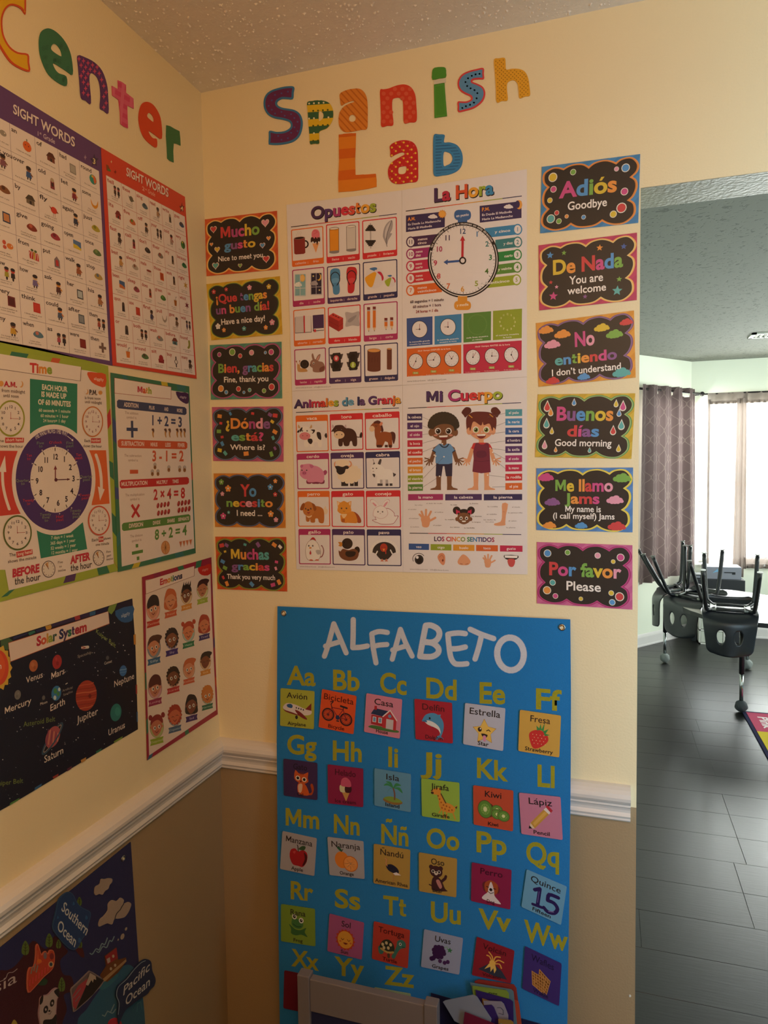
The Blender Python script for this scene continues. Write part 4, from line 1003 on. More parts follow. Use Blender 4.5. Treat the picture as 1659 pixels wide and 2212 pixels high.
card([(125,168),(995,55),(978,662),(110,755)], B8, '#4d8fc6', '#4585ba', '#e59a55', '#d98a48',
     [('Adiós', 20, 78, 50, 22.5, 'pbgyo')], [('Goodbye', 28, 68.5, 70, 12)],
     [(12,18,4.2,'y'),(33,14,2.8,'g'),(77,17.5,2.2,'k'),(86,17.5,3.8,'b'),(13,36,3,'p'),(85.5,52,3.4,'p'),(9.5,52,2.5,'y'),(17,72,2.3,'r'),(83,75.5,4.6,'r'),(11,80,4,'t'),(27.5,79,1.9,'o'),(19.5,85,2.6,'g'),(45,83,2.1,'b'),(75,83.5,3.2,'y')], 'blue bordered card reading Adiós, highest on the right', 'dot')
card([(97,862),(967,750),(965,1345),(103,1437)], B8, '#c4486c', '#b84068', '#efb560', '#e8c98a',
     [('De Nada', 14, 86, 47.5, 21, 'yorpbg')], [('You are', 32, 66.5, 65.5, 12), ('welcome', 30, 69.5, 80.5, 11)],
     [(12,17.5,3.9,'b'),(26.5,16.5,2.8,'g'),(63,15.5,3.5,'o'),(87,18,3.3,'n'),(12.5,59,2.3,'r'),(18.5,67,2.2,'k'),(82.5,66,3,'g'),(80.5,83,5.4,'t'),(15,80.5,4.8,'p'),(48,86.5,2.6,'v')], 'crimson bordered card reading De Nada with stars', 'star')
card([(75,1550),(940,1438),(955,2030),(98,2112)], B8, '#e0a048', '#d8963e', '#7a5a88', '#8f6f9a',
     [('No', 39, 60, 43.5, 21, 'pk'), ('entiendo', 18, 82, 69, 15, 'tbgyorpv')], [('I don’t understand', 14, 86, 85.5, 10)],
     [(10,13,6,'o'),(27,22.5,6.5,'o'),(67.5,20,6,'y'),(92,16,5,'r'),(80,32,6.5,'g'),(16,36.5,6.5,'k'),(47.5,91.5,5,'b'),(86,91,7,'t'),(15,93,5.5,'r')], 'orange bordered card reading No entiendo with small clouds', 'cloud')
card([(95,137),(988,127),(953,728),(70,712)], C1, '#d6b94a', '#cba93e', '#5f9a5f', '#a0bf80',
     [('Buenos', 20, 79.5, 41, 20.5, 'pvbgyo'), ('días', 32.5, 66, 66, 16.5, 'rpvb')], [('Good morning', 20, 79, 81.5, 10.5)],
     [(10.5,20,4.4,'r'),(38.5,13.5,2.8,'b'),(81.5,16,2.9,'y'),(88.5,20,4,'p'),(14.5,29,3.3,'o'),(85,30.5,2.9,'b'),(10.5,47,4,'t'),(88,49,4,'t'),(16.5,58.5,2.8,'y'),(80,57.5,3.7,'r'),(9.5,81,3.5,'k'),(21.5,88,2.2,'o'),(57,88,2.2,'t'),(86.5,85,2.9,'y')], 'yellow bordered card reading Buenos días with raindrops', 'drop')
card([(80,815),(968,808),(963,1403),(80,1382)], C1, '#5d8fcf', '#5585c4', '#e3cf4a', '#ead86a',
     [('Me llamo', 19.5, 80, 36.5, 18, 'gyoorpkb'), ('Jams', 32, 66.5, 56, 15.5, 'gorp')], [('My name is', 30.5, 68, 69.5, 9.5), ('(I call myself) Jams', 17.5, 82, 80.5, 9)],
     [(10,15,6.5,'p'),(89,16.5,7,'g'),(17,54.5,6.3,'v'),(82,50.5,6.6,'k'),(14,92,5.5,'o'),(47.5,91.5,5,'b'),(84,91.5,7,'r')], 'blue bordered card reading Me llamo Jams with small clouds', 'cloud')
card([(85,1492),(962,1522),(962,2113),(85,2055)], C1, '#cf6f9e', '#c56496', '#a8346e', '#c2508a',
     [('Por favor', 12.5, 88, 52, 20, 'rpbggyok')], [('Please', 31, 68, 75, 14)],
     [(11.5,17.5,3.7,'b'),(33,15,2.7,'g'),(64.5,18,2.9,'k'),(88,19.5,3.6,'p'),(80.5,26.5,2.1,'y'),(17,64.5,3,'t'),(11,77.5,4,'o'),(20,86,2.7,'p'),(47,88,2.1,'y'),(78.5,76,2.6,'y'),(87,81,4.2,'r'),(79.5,90.5,3,'b')], 'pink bordered card reading Por favor, lowest on the right', 'dot')

# ================================================================ the four Spanish posters (one block of four sheets)
B2 = (600, 400, 4.807); B3 = (860, 360, 4.424); B4 = (620, 830, 5.265); B5 = (870, 820, 5.029)
MC = [(868.5, 412), (870, 832.5), (870.5, 1235)]
def sheet(name, pts, wall, label, col='#e8e4e6', base=.0008, **k): return pr(slab(name, pts, wall, col, base=base, **k), label, 'poster', k.get('group'))
RAINB = ['#2f2024', '#c03a3a', '#e06a3a', '#e0a83c', '#a0b040', '#33355e']
def rule(a, x0, y0, x1, y1, w):
    n = len(RAINB)
    for i, c in enumerate(RAINB):
        u, v = i/n, (i+1)/n; A, B_ = (x0+(x1-x0)*u, y0+(y1-y0)*u), (x0+(x1-x0)*v, y0+(y1-y0)*v)
        a.p([(A[0], A[1]-w/2), (B_[0], B_[1]-w/2), (B_[0], B_[1]+w/2), (A[0], A[1]+w/2)], c, lay=0)
    a.z += 1
def rq(a, q, col, r=10):
    """quad with softened corners"""
    pts = []
    for i in range(4):
        p, pr_, nx = q[i], q[i-1], q[(i+1) % 4]
        for (o_) in (pr_, nx):
            d = math.hypot(o_[0]-p[0], o_[1]-p[1]); k = min(.3, r/d); pts.append((p[0]+(o_[0]-p[0])*k, p[1]+(o_[1]-p[1])*k))
    a.p(pts, col)
def cellbox(a, q, col, top=False, t=.03, band=.16):
    rq(a, q, col); rq(a, sub(q, t, band if top else t*.9, 1-t, 1-t*.9 if top else 1-band), '#e8e4e6', 6)

# ---- Opuestos
po = sheet('classroom_poster', [(619.3, 443), (868.3, 411.5), (869.8, 832.2), (631.3, 845.2)], 'R', 'white poster titled Opuestos with twelve opposite pairs')
a = Art('R', crop=B2)
a.t('Opuestos', 345, 352, 1022, 272, 118, ['#4f3560', '#5c3a78', '#b0407e', '#d83a50', '#e0564a', '#e8843a', '#e9a83c', '#a2b53e'], bold=.034, res=6, shadow='#2c2326'); a.build('heading', po)
rule(a, 140, 437, 1238, 300, 8); a.build('rule_line', po)
X_ = [[(140,465),(475,425),(483,815),(152,853)],[(503,412),(850,375),(855,778),(510,815)],[(878,370),(1238,330),(1243,735),(884,775)],
 [(152,883),(485,848),(493,1235),(160,1268)],[(513,848),(857,810),(862,1205),(520,1237)],[(885,803),(1243,768),(1247,1168),(890,1203)],
 [(163,1300),(495,1268),(500,1652),(172,1678)],[(522,1272),(863,1238),(866,1630),(528,1652)],[(892,1235),(1247,1205),(1248,1603),(896,1628)],
 [(173,1708),(502,1685),(508,2065),(182,2083)],[(530,1685),(868,1658),(872,2048),(537,2065)],[(896,1658),(1250,1633),(1252,2030),(903,2047)]]
WD = [('caliente','frio','OR'),('lleno','vacio','RD'),('pesado','liviano','RD'),('dia','noche','MG'),('izquierda','derecha','PU'),('grande','pequeño','NV'),
      ('abierto','cerrado','OR'),('duro','blando','RD'),('largo','corto','MG'),('lento','rapido','MG'),('alto','siga','PU'),('grueso','delgado','NV')]
def d0():
    for x in (205, 222, 242): a.s([(x, 535), (x-8, 515), (x+6, 500), (x-2, 482)], 4, '#d5cfd0', sm=3)
    a.ring(287, 615, 38, 42, 15, '#2a1c1e', a0=-110, a1=110); a.p([(170, 560), (285, 545), (290, 705), (272, 716), (190, 722), (175, 712)], '#8c3230'); a.e(228, 551, 58, 14, '#a9837a', rot=-6); a.e(228, 552, 50, 10, '#2b1d1c', rot=-6)
    a.p([(362, 610), (433, 600), (400, 705)], '#e9a56c'); a.b([(347, 560), (362, 540), (430, 530), (445, 560), (440, 590), (425, 585), (412, 628), (402, 590), (385, 605), (370, 585), (348, 598)], '#3c2220')
    a.b([(357, 540), (358, 490), (385, 462), (420, 468), (438, 500), (436, 548), (420, 540), (412, 560), (398, 540), (382, 560), (372, 545)], '#e07a8c'); a.s([(375, 480), (395, 476), (415, 490), (380, 510)], 4, '#d2506c', sm=3)
def d1():
    for x0, fill in ((538, True), (714, False)):
        dx = 0 if fill else 0; y = 455 if fill else 435
        a.p([(x0, y), (x0+100, y-8), (x0+102, y+245), (x0+4, y+252)], '#5a5052'); a.p([(x0+4, y+4), (x0+96, y-4), (x0+97, y+236), (x0+8, y+243)], '#e89a2c' if fill else '#d5d1d0')
        a.e(x0+50, y-3, 50, 14, '#5a5052', rot=-5); a.e(x0+50, y-2, 46, 10, '#e8e2dd', rot=-5)
        if fill: a.p([(x0+4, y+8), (x0+97, y+10), (x0+97, y+14), (x0+4, y+18)], '#c47d20')
        a.b([(x0+4, y+235), (x0+50, y+228), (x0+98, y+226), (x0+98, y+248), (x0+50, y+258), (x0+6, y+252)], '#8d878a')
def d2():
    a.s([(965, 402), (968, 655)], 13, '#b5afb1')
    for y, sg in ((470, -1), (582, 1)):
        for k, w in enumerate((54, 44, 33, 22)): a.r(966-w, y+sg*k*15-9, 966+w, y+sg*k*15+9, '#2d2628', lay=1 if k == 0 else .5)
    a.b([(1135, 620), (1100, 555), (1095, 520), (1108, 450), (1140, 395), (1185, 366), (1197, 400), (1190, 460), (1170, 500), (1190, 505), (1165, 550), (1150, 575)], '#a9a5ac'); a.b([(1120, 560), (1115, 500), (1135, 430), (1180, 375), (1165, 430), (1140, 500)], '#cfccd2'); a.s([(1138, 640), (1128, 590), (1140, 500), (1185, 372)], 5, '#4e484c', sm=3)
def d3():
    for x0, night in ((178, False), (345, True)):
        y = 925 if not night else 912
        a.rr(x0, y, x0+118, y+230, 8, '#c6d2d6' if not night else '#bdb8c4'); a.p([(x0+7, y+7), (x0+111, y+2), (x0+111, y+218), (x0+7, y+223)], '#86b8c4' if not night else '#2f2a44')
        a.cloud(x0+36, y+110, 30, '#eef2f2' if not night else '#a9a3b0', q=1.1)
        if night:
            a.e(x0+85, y+45, 26, 38, '#e9c058'); a.e(x0+75, y+38, 24, 34, '#2f2a44')
            a.star(x0+28, y+35, 12, '#f0e0a0'); a.star(x0+92, y+180, 12, '#f0e0a0')
        else: a.e(x0+82, y+42, 27, 38, '#eab75a'); a.e(x0+82, y+42, 20, 30, '#f0c878')
        for (p, q) in (((x0+58, y), (x0+58, y+222)), ((x0+4, y+150), (x0+112, y+145))): a.s([p, q], 6, '#d6dade' if not night else '#b6b0be')
def d4():
    for pts, c, c2, x0 in (([(548, 900), (570, 872), (610, 865), (645, 880), (652, 940), (640, 1000), (648, 1080), (640, 1125), (610, 1140), (580, 1125), (572, 1060), (550, 980)], '#4f8fc6', '#68a5d8', 598),
                            ([(720, 880), (735, 855), (775, 850), (815, 862), (826, 920), (805, 1010), (798, 1090), (780, 1120), (750, 1125), (730, 1105), (728, 1010), (716, 930)], '#c82c36', '#d84a50', 768)):
        a.b(pts, c); a.b([(x0-40, 985), (x0, 965), (x0+40, 975), (x0+38, 1010), (x0, 1015), (x0-30, 1020)], c2)
        y = 905 if x0 < 700 else 890; a.s([(x0-18, y+145), (x0-45, y+85), (x0-40, y+30), (x0, y), (x0+40, y+25), (x0+48, y+85), (x0+20, y+135)], 9, '#20242e', sm=3)
def ball(x, y, r, c):
    a.e(x, y, r, r*1.12, '#e3dfe4', n=26); a.b([(x-r*.98, y+r*.1), (x-r*.6, y-r*.3), (x, y-r*.62), (x+r*.22, y-r*.5), (x+r*.1, y), (x-r*.2, y+r*.9), (x-r*.6, y+r*.85)], c)
    a.b([(x+r*.3, y-r*.6), (x+r*.7, y-r*.6), (x+r*.98, y), (x+r*.8, y+r*.3), (x+r*.7, y-r*.2)], '#c92c4c'); a.b([(x-r*.5, y-r*.95), (x, y-r*1.1), (x+r*.3, y-r), (x+r*.15, y-r*.7), (x-r*.1, y-r*.75)], '#4a7cb8'); a.e(x+r*.2, y-r*.7, r*.17, r*.14, '#e6d6da')
def d5(): ball(1005, 965, 100, '#ecaa2c'); ball(1170, 998, 58, '#a4b83a')
def d6():
    a.p([(180, 1375), (350, 1360), (355, 1530), (183, 1540)], '#54494e'); a.p([(185, 1368), (270, 1362), (268, 1530), (186, 1534)], '#cfcace'); a.p([(272, 1362), (348, 1358), (350, 1525), (270, 1528)], '#e2dee2'); a.s([(277, 1362), (281, 1530)], 13, '#c9303e')
    a.p([(366, 1355), (480, 1345), (483, 1510), (370, 1520)], '#2a2130'); a.p([(370, 1352), (480, 1343), (481, 1478), (370, 1490)], '#4c3260'); a.p([(376, 1492), (481, 1484), (482, 1504), (378, 1512)], '#e8e2e6'); a.p([(378, 1500), (400, 1498), (402, 1532), (390, 1522), (380, 1534)], '#c83040')
def d7():
    a.p([(532, 1358), (578, 1328), (682, 1380), (682, 1490), (636, 1522), (532, 1462)], '#b23432'); a.p([(532, 1358), (578, 1328), (682, 1380), (636, 1412)], '#cf4640'); a.p([(532, 1358), (636, 1412), (636, 1522), (532, 1462)], '#a02c2c')
    for x, y in ((580, 1350), (607, 1363), (634, 1377)): a.e(x, y, 12, 6, '#7c1f22', rot=20)
    a.s([(532, 1412), (636, 1468), (682, 1438)], 3, '#7c2024')
    a.b([(706, 1322), (780, 1328), (850, 1314), (846, 1390), (850, 1462), (780, 1458), (708, 1470), (714, 1400)], '#b7b2b8', n=5); a.b([(730, 1420), (745, 1390), (820, 1350), (800, 1390), (760, 1425)], '#9d989f')
def d8():
    for x, y0, y1 in ((947, 1268, 1525), (1006, 1262, 1522), (1127, 1380, 1508), (1187, 1374, 1505)):
        L_ = y1-y0; a.r(x-17, y0, x+15, y0+30, '#7b2f34'); a.r(x-17, y0+28, x+15, y0+42, '#b9b2b4'); a.r(x-16, y0+42, x+15, y1-42, '#e07a2c'); a.p([(x-16, y1-42), (x+15, y1-42), (x+1, y1)], '#e8c39a'); a.p([(x-4, y1-12), (x+6, y1-12), (x+1, y1)], '#33292a')
def d9():
    a.b([(205, 1875), (212, 1860), (235, 1870), (240, 1900), (290, 1905), (312, 1935), (240, 1942), (210, 1930)], '#c99a62'); a.s([(212, 1870), (198, 1835)], 6, '#c99a62'); a.s([(224, 1868), (232, 1832)], 6, '#c99a62'); a.e(197, 1832, 8, 9, '#a87868'); a.e(232, 1828, 8, 9, '#a87868')
    a.e(282, 1860, 46, 46, '#2c2220'); a.ring(282, 1860, 26, 26, 5, '#4a3a34'); 
    a.b([(372, 1828), (355, 1770), (368, 1748), (385, 1800), (400, 1840)], '#9a7466'); a.b([(395, 1828), (415, 1775), (445, 1755), (440, 1795), (418, 1830)], '#9a7466'); a.b([(403, 1820), (420, 1785), (438, 1768), (432, 1795), (415, 1825)], '#d09a90')
    a.b([(338, 1868), (350, 1825), (390, 1808), (430, 1830), (470, 1840), (494, 1885), (485, 1930), (430, 1945), (372, 1938), (365, 1900), (345, 1888)], '#9a7466'); a.b([(440, 1900), (488, 1880), (480, 1925), (440, 1938)], '#7c4a3e'); a.e(376, 1848, 10, 12, '#e9e4e0'); a.e(377, 1850, 6, 8, '#241c1c'); a.e(342, 1870, 6, 5, '#2c2020')
def d10():
    for x, y, on in ((613, 1840, 0), (787, 1828, 1)):
        for dy in (-50, 40):
            a.p([(x-70, y+dy-30), (x-40, y+dy-32), (x-38, y+dy+28), (x-55, y+dy+20)], '#4a4142'); a.p([(x+70, y+dy-38), (x+40, y+dy-35), (x+38, y+dy+25), (x+55, y+dy+14)], '#4a4142')
        a.p([(x-35, y-95), (x+38, y-100), (x+45, y-80), (x+46, y+80), (x+36, y+92), (x-36, y+97), (x-45, y+85), (x-46, y-78)], '#2e2627')
        a.e(x-2, y-40, 29, 32, '#c8404a' if not on else '#1f1a1b'); a.e(x-2, y+40, 29, 32, '#1f1a1b' if not on else '#a5bf3e')
        if not on:
            for q in (-9, -3, 3, 9): a.s([(x-2+q, y-38), (x-2+q*1.3, y-58)], 5, '#f0d6d6')
            a.e(x-2, y-34, 12, 12, '#f0d6d6')
        else: a.e(x-2, y+20, 6, 7, '#eef2c8'); a.s([(x-2, y+28), (x-3, y+44), (x-12, y+60)], 6, '#eef2c8'); a.s([(x-3, y+44), (x+8, y+60)], 6, '#eef2c8'); a.s([(x-12, y+40), (x-2, y+31), (x+10, y+40)], 4, '#eef2c8')
def d11():
    for x0, x1, y0, y1 in ((933, 1070, 1718, 1922), (1136, 1187, 1702, 1912)):
        xm, w = (x0+x1)/2, (x1-x0)/2; h = w*.28
        a.p([(x0, y0), (x1, y0-4), (x1, y1-6), (x0, y1)], '#6d3d30'); a.e(xm, y1-2, w, h, '#6d3d30'); a.e(xm, y0, w, h+2, '#5c3226'); a.e(xm, y0, w*.94, h-1, '#e2a25c')
        for k in range(4):
            if w > 30: a.s([(x0+20+k*30, y0+60+13*(k % 2)), (x0+18+k*30, y0+120)], 3, '#54291f')
PN = ['hot mug beside ice cream cone', 'full and empty glass', 'barbell beside feather', 'day and night windows', 'blue and red sandal', 'big and small beach ball', 'open and closed book', 'bricks beside pillow', 'long and short pencils', 'snail beside rabbit', 'two traffic lights', 'thick and thin log']
for q, (w1, w2, c), f, lb in zip(X_, WD, (d0, d1, d2, d3, d4, d5, d6, d7, d8, d9, d10, d11), PN):
    a.z = 0; cellbox(a, q, C[c]); n1, n2 = len(w1), len(w2)
    k1, k2 = min(.19, n1*.022), min(.19, n2*.022); qt(a, q, w1, .27-k1, .27+k1, .945, .06, '#f3dcd8', bold=.01); qt(a, q, '|', .49, .51, .945, .05, '#f3dcd8', bold=0); qt(a, q, w2, .75-k2, .75+k2, .945, .06, '#f3dcd8', bold=.01)
    f(); a.build('picture_panel', po, label='printed panel, '+lb)
a.z = 0; a.t('www.kidscard.com   info@kidscard.com', 188, 2112, 555, 2098, 14, '#8a8284', bold=0); a.build('small_print', po)

# ---- Animales de la Granja
pa = sheet('classroom_poster', [(631.3, 845.6), (869.8, 832.7), (870.6, 1235.5), (640.9, 1229.5)], 'R', 'white poster titled Animales de la Granja with twelve animals')
a = Art('R', crop=B4)
cs = ['#4b3a6a', '#6a3a78', '#a8387c', '#cf3a50', '#d8483e', '#e8843a', '#e9a83c', '#a2b53e', '#5a9ac4', '#6aa8ce', '#3a3a6a', '#6a4a80', '#5c3a78', '#b0387c', '#d03a48', '#d83e4c', '#e8743a', '#e9a83c']
a.t('Animales de la Granja', 88, 268, 1293, 212, 88, cs, bold=.034, res=6, shadow='#2c2326'); a.build('heading', pa)
rule(a, 105, 322, 1275, 271, 8); a.build('rule_line', pa)
Y_ = [[(100,358),(468,345),(478,762),(112,773)],[(487,342),(866,327),(872,745),(500,757)],[(885,325),(1282,308),(1285,738),(893,750)],
 [(112,792),(480,780),(487,1190),(122,1195)],[(497,780),(877,770),(882,1188),(508,1192)],[(892,772),(1287,760),(1293,1182),(900,1185)],
 [(122,1215),(488,1212),(494,1618),(132,1620)],[(505,1215),(883,1208),(888,1625),(512,1622)],[(898,1212),(1293,1205),(1300,1628),(905,1625)],
 [(133,1645),(497,1645),(502,2050),(140,2045)],[(513,1645),(888,1648),(895,2060),(522,2052)],[(908,1650),(1300,1650),(1306,2068),(915,2062)]]
AN = [('vaca','OR'),('toro','RD'),('caballo','RD'),('cerdo','MG'),('oveja','PU'),('cabra','NV'),('perro','OR'),('gato','RD'),('conejo','RD'),('gallo','MG'),('pato','PU'),('pavo','NV')]
K_ = '#35292a'
def eyes(x1, x2, y, r=8):
    for x in (x1, x2): a.e(x, y, r, r*1.1, K_, n=10); a.e(x+r*.25, y-r*.35, r*.3, r*.3, '#f0ece8', n=6)
def v0():
    a.s([(395, 560), (415, 605), (440, 615), (458, 600)], 8, '#e9e2dd', sm=3); a.b([(430, 585), (440, 560), (455, 560), (460, 600), (445, 612)], K_)
    a.b([(270, 520), (330, 515), (385, 545), (398, 600), (398, 705), (362, 712), (350, 660), (310, 665), (310, 705), (270, 712), (262, 670), (245, 650), (245, 710), (205, 710), (200, 640)], '#efebe8'); a.b([(345, 545), (385, 555), (392, 630), (360, 620), (342, 580)], K_); a.b([(240, 625), (280, 620), (295, 650), (275, 682), (245, 660)], K_); a.b([(275, 520), (320, 518), (315, 545), (290, 562)], K_)
    for x0, s_ in ((155, -1), (262, 1)): a.b([(x0, 500), (x0+s_*25, 495), (x0+s_*22, 460), (x0+s_*8, 478)], '#cfa878')
    a.b([(118, 550), (130, 525), (160, 520), (150, 545)], K_); a.b([(262, 520), (298, 535), (290, 555), (260, 540)], '#efebe8')
    a.b([(145, 540), (160, 495), (205, 480), (250, 495), (270, 540), (265, 600), (205, 630), (145, 590)], '#efebe8'); a.b([(150, 515), (178, 488), (175, 520), (155, 545)], K_); a.e(207, 590, 63, 44, '#dc8a94', n=20); a.e(183, 585, 5, 6, '#8a4048'); a.e(232, 585, 5, 6, '#8a4048'); eyes(180, 233, 530)
def v1():
    a.s([(780, 570), (800, 600), (840, 600)], 10, '#4a2c26', sm=3); a.b([(828, 580), (845, 545), (858, 560), (855, 605), (835, 608)], '#2c1c1a')
    a.b([(640, 520), (700, 500), (760, 520), (795, 580), (798, 695), (755, 700), (740, 650), (720, 655), (705, 700), (655, 700), (640, 655), (632, 700), (592, 700), (590, 620)], '#4a2c26')
    for x0, s_ in ((548, -1), (645, 1)): a.b([(x0, 500), (x0+s_*32, 498), (x0+s_*28, 458), (x0+s_*10, 478)], '#c9b4bc')
    a.b([(505, 540), (540, 490), (560, 468), (630, 465), (660, 490), (690, 515), (665, 530), (658, 590), (600, 620), (545, 590), (535, 540)], '#4a2c26'); a.e(597, 577, 60, 44, '#e6cba8', n=20); a.e(570, 573, 5, 8, K_); a.e(627, 572, 5, 8, K_); eyes(563, 622, 518)
def v2():
    a.b([(1170, 560), (1200, 540), (1232, 560), (1235, 620), (1215, 682), (1195, 620)], '#5a2c2a'); a.b([(1015, 560), (1090, 540), (1150, 545), (1190, 570), (1198, 712), (1158, 714), (1150, 665), (1118, 650), (1115, 655), (1082, 715), (1022, 712), (1018, 640), (1002, 590), (1000, 530)], '#9c5430')
    for x in (1040, 1066, 1132, 1178): a.r(x-17, 690, x+17, 718, '#4e2620')
    a.b([(985, 440), (1030, 412), (1070, 430), (1090, 480), (1100, 530), (1075, 540), (1060, 470)], '#5a2c2a'); a.b([(945, 490), (985, 440), (1040, 425), (1065, 460), (1070, 540), (1005, 560), (995, 520), (960, 540)], '#9c5430'); a.b([(990, 450), (1015, 418), (1060, 425), (1050, 450), (1020, 445)], '#5a2c2a'); a.e(970, 507, 31, 33, '#e6c6a4'); a.b([(1055, 465), (1070, 430), (1092, 440), (1080, 470)], '#d98a6c'); a.s([(1008, 472), (1018, 480), (1030, 473)], 4, K_)
def v3():
    a.b([(410, 1000), (440, 975), (460, 1000), (440, 1032), (415, 1025)], '#b0507c')
    for x in (255, 315, 350, 400): a.b([(x-28, 1090), (x+25, 1085), (x+25, 1128), (x-25, 1130)], '#8c3e5c')
    a.b([(230, 950), (300, 925), (370, 945), (420, 1000), (425, 1080), (400, 1118), (340, 1110), (280, 1115), (230, 1095)], '#dd92b4')
    a.b([(160, 955), (165, 915), (190, 912), (260, 905), (310, 930), (325, 1000), (290, 1070), (210, 1080), (155, 1040), (150, 1000)], '#dd92b4'); a.b([(155, 945), (160, 918), (188, 922), (178, 948)], '#c9709c'); a.b([(262, 912), (308, 930), (285, 955), (265, 940)], '#c9709c'); a.e(200, 1010, 27, 24, '#c9709c'); a.e(191, 1010, 5, 8, '#8c3e5c'); a.e(210, 1010, 5, 8, '#8c3e5c'); eyes(175, 228, 978)
def v4():
    for x in (642, 678, 742, 790): a.r(x-22, 1085, x+20, 1158, '#352c30')
    a.z += 1
    for i in range(14): t = i/14*2*PI; a.e(712+118*math.cos(t), 1020+88*math.sin(t), 26, 26, '#eedfc6', n=10, lay=.3)
    a.e(712, 1020, 120, 92, '#eedfc6', n=24); a.ring(567, 912, 30, 38, 14, '#dea07c'); a.ring(708, 908, 34, 38, 16, '#dea07c')
    for i in range(7): a.e(575+i*20, 890-12*math.sin(i/6*PI), 22, 22, '#eedfc6', n=10, lay=.4)
    a.e(635, 905, 68, 34, '#eedfc6'); a.b([(550, 935), (590, 930), (635, 940), (680, 925), (710, 945), (690, 965), (672, 965), (655, 1010), (605, 1028), (570, 1000), (565, 970)], '#322a2d')
def v5():
    a.b([(1190, 1000), (1225, 1015), (1242, 1025), (1220, 1050), (1195, 1040)], '#4a4347'); a.b([(1035, 985), (1120, 965), (1185, 975), (1210, 1030), (1205, 1150), (1170, 1152), (1158, 1100), (1095, 1080), (1070, 1150), (1030, 1152), (1028, 1060)], '#efedec')
    for x in (1047, 1074, 1140, 1186): a.r(x-16, 1128, x+16, 1156, '#4a4347')
    a.r(1060, 1085, 1088, 1130, '#b9b4b6'); a.r(1124, 1085, 1152, 1130, '#b9b4b6')
    for x, s_ in ((995, -1), (1048, 1)): a.b([(x-14, 920), (x+14, 918), (x+s_*22+8, 862), (x+s_*12, 852), (x-4, 880)], '#4f484b')
    a.b([(948, 965), (965, 925), (1020, 905), (1075, 925), (1112, 965), (1075, 970), (1070, 1020), (1010, 1040), (965, 1010), (962, 970)], '#efedec'); a.b([(975, 1020), (1005, 1025), (1000, 1060), (985, 1045)], '#4a4347'); a.e(986, 992, 10, 8, '#cfc6c6'); eyes(981, 1022, 957, 7)
def v6():
    a.b([(410, 1440), (440, 1385), (450, 1415), (468, 1430), (460, 1470), (430, 1480)], '#ead6bd'); a.b([(230, 1400), (330, 1385), (400, 1405), (425, 1460), (420, 1572), (370, 1572), (355, 1530), (325, 1530), (320, 1570), (275, 1570), (265, 1530), (255, 1560), (222, 1555), (218, 1480)], '#bf7436'); a.b([(218, 1490), (250, 1520), (285, 1500), (275, 1470), (230, 1470)], '#e9c9a4')
    a.b([(182, 1400), (200, 1355), (245, 1332), (295, 1355), (315, 1400), (305, 1470), (250, 1500), (195, 1470)], '#c98040'); a.b([(195, 1350), (170, 1370), (152, 1425), (185, 1430), (205, 1375)], '#9a5626'); a.b([(285, 1350), (320, 1370), (338, 1420), (312, 1440), (295, 1385)], '#9a5626'); a.b([(230, 1450), (250, 1455), (268, 1450), (248, 1475)], '#a8453a'); a.e(245, 1430, 12, 8, K_); eyes(217, 275, 1414, 9)
def v7():
    a.b([(760, 1450), (810, 1480), (845, 1540), (840, 1575), (800, 1570), (780, 1510)], '#a84e2a'); a.b([(618, 1480), (700, 1450), (760, 1450), (795, 1510), (800, 1575), (740, 1578), (690, 1575), (670, 1578), (622, 1565), (612, 1520)], '#e29238'); a.r(625, 1530, 660, 1568, '#b4602c')
    a.p([(570, 1328), (610, 1345), (650, 1325), (690, 1345), (735, 1328), (728, 1400), (735, 1440), (690, 1465), (620, 1475), (576, 1440), (582, 1400)], '#e79c3c', sm=2); a.b([(575, 1335), (600, 1350), (582, 1380)], '#f0cfa4'); a.b([(728, 1338), (705, 1352), (722, 1380)], '#f0cfa4'); a.b([(620, 1480), (660, 1475), (685, 1480), (650, 1525)], '#f0cf9c'); eyes(624, 680, 1410, 9); a.s([(640, 1440), (652, 1446), (665, 1440)], 3, K_)
def v8():
    w = '#efebeb'; o_ = '#c4506a'
    for pts in ([(1010, 1395), (955, 1340), (952, 1315), (985, 1310), (1030, 1350), (1045, 1390)], [(1080, 1390), (1110, 1330), (1150, 1308), (1170, 1325), (1150, 1370), (1115, 1410)]): a.b([(x*1.0, y) for x, y in pts], o_); a.b([(1070+(x-1070)*.97, y+3) for x, y in pts], w)
    a.b([(1010, 1390), (975, 1355), (985, 1345), (1020, 1375)], '#e0a0b0'); a.b([(1100, 1380), (1125, 1345), (1150, 1335), (1135, 1370), (1110, 1395)], '#e0a0b0')
    body = [(1000, 1560), (980, 1545), (1020, 1540), (1010, 1510), (1060, 1440), (1150, 1415), (1215, 1460), (1225, 1500), (1262, 1500), (1240, 1545), (1200, 1585), (1090, 1590), (1040, 1575)]
    a.b(inset(body, -5), '#a8445c'); a.b(body, w); hd = [(985, 1490), (1000, 1420), (1060, 1385), (1120, 1405), (1148, 1470), (1110, 1515), (1060, 1525), (1010, 1505)]; a.b(inset(hd, -4), '#d0a8b0'); a.b(hd, w); eyes(1038, 1090, 1450, 8); a.e(1063, 1470, 4, 4, '#8a4048')
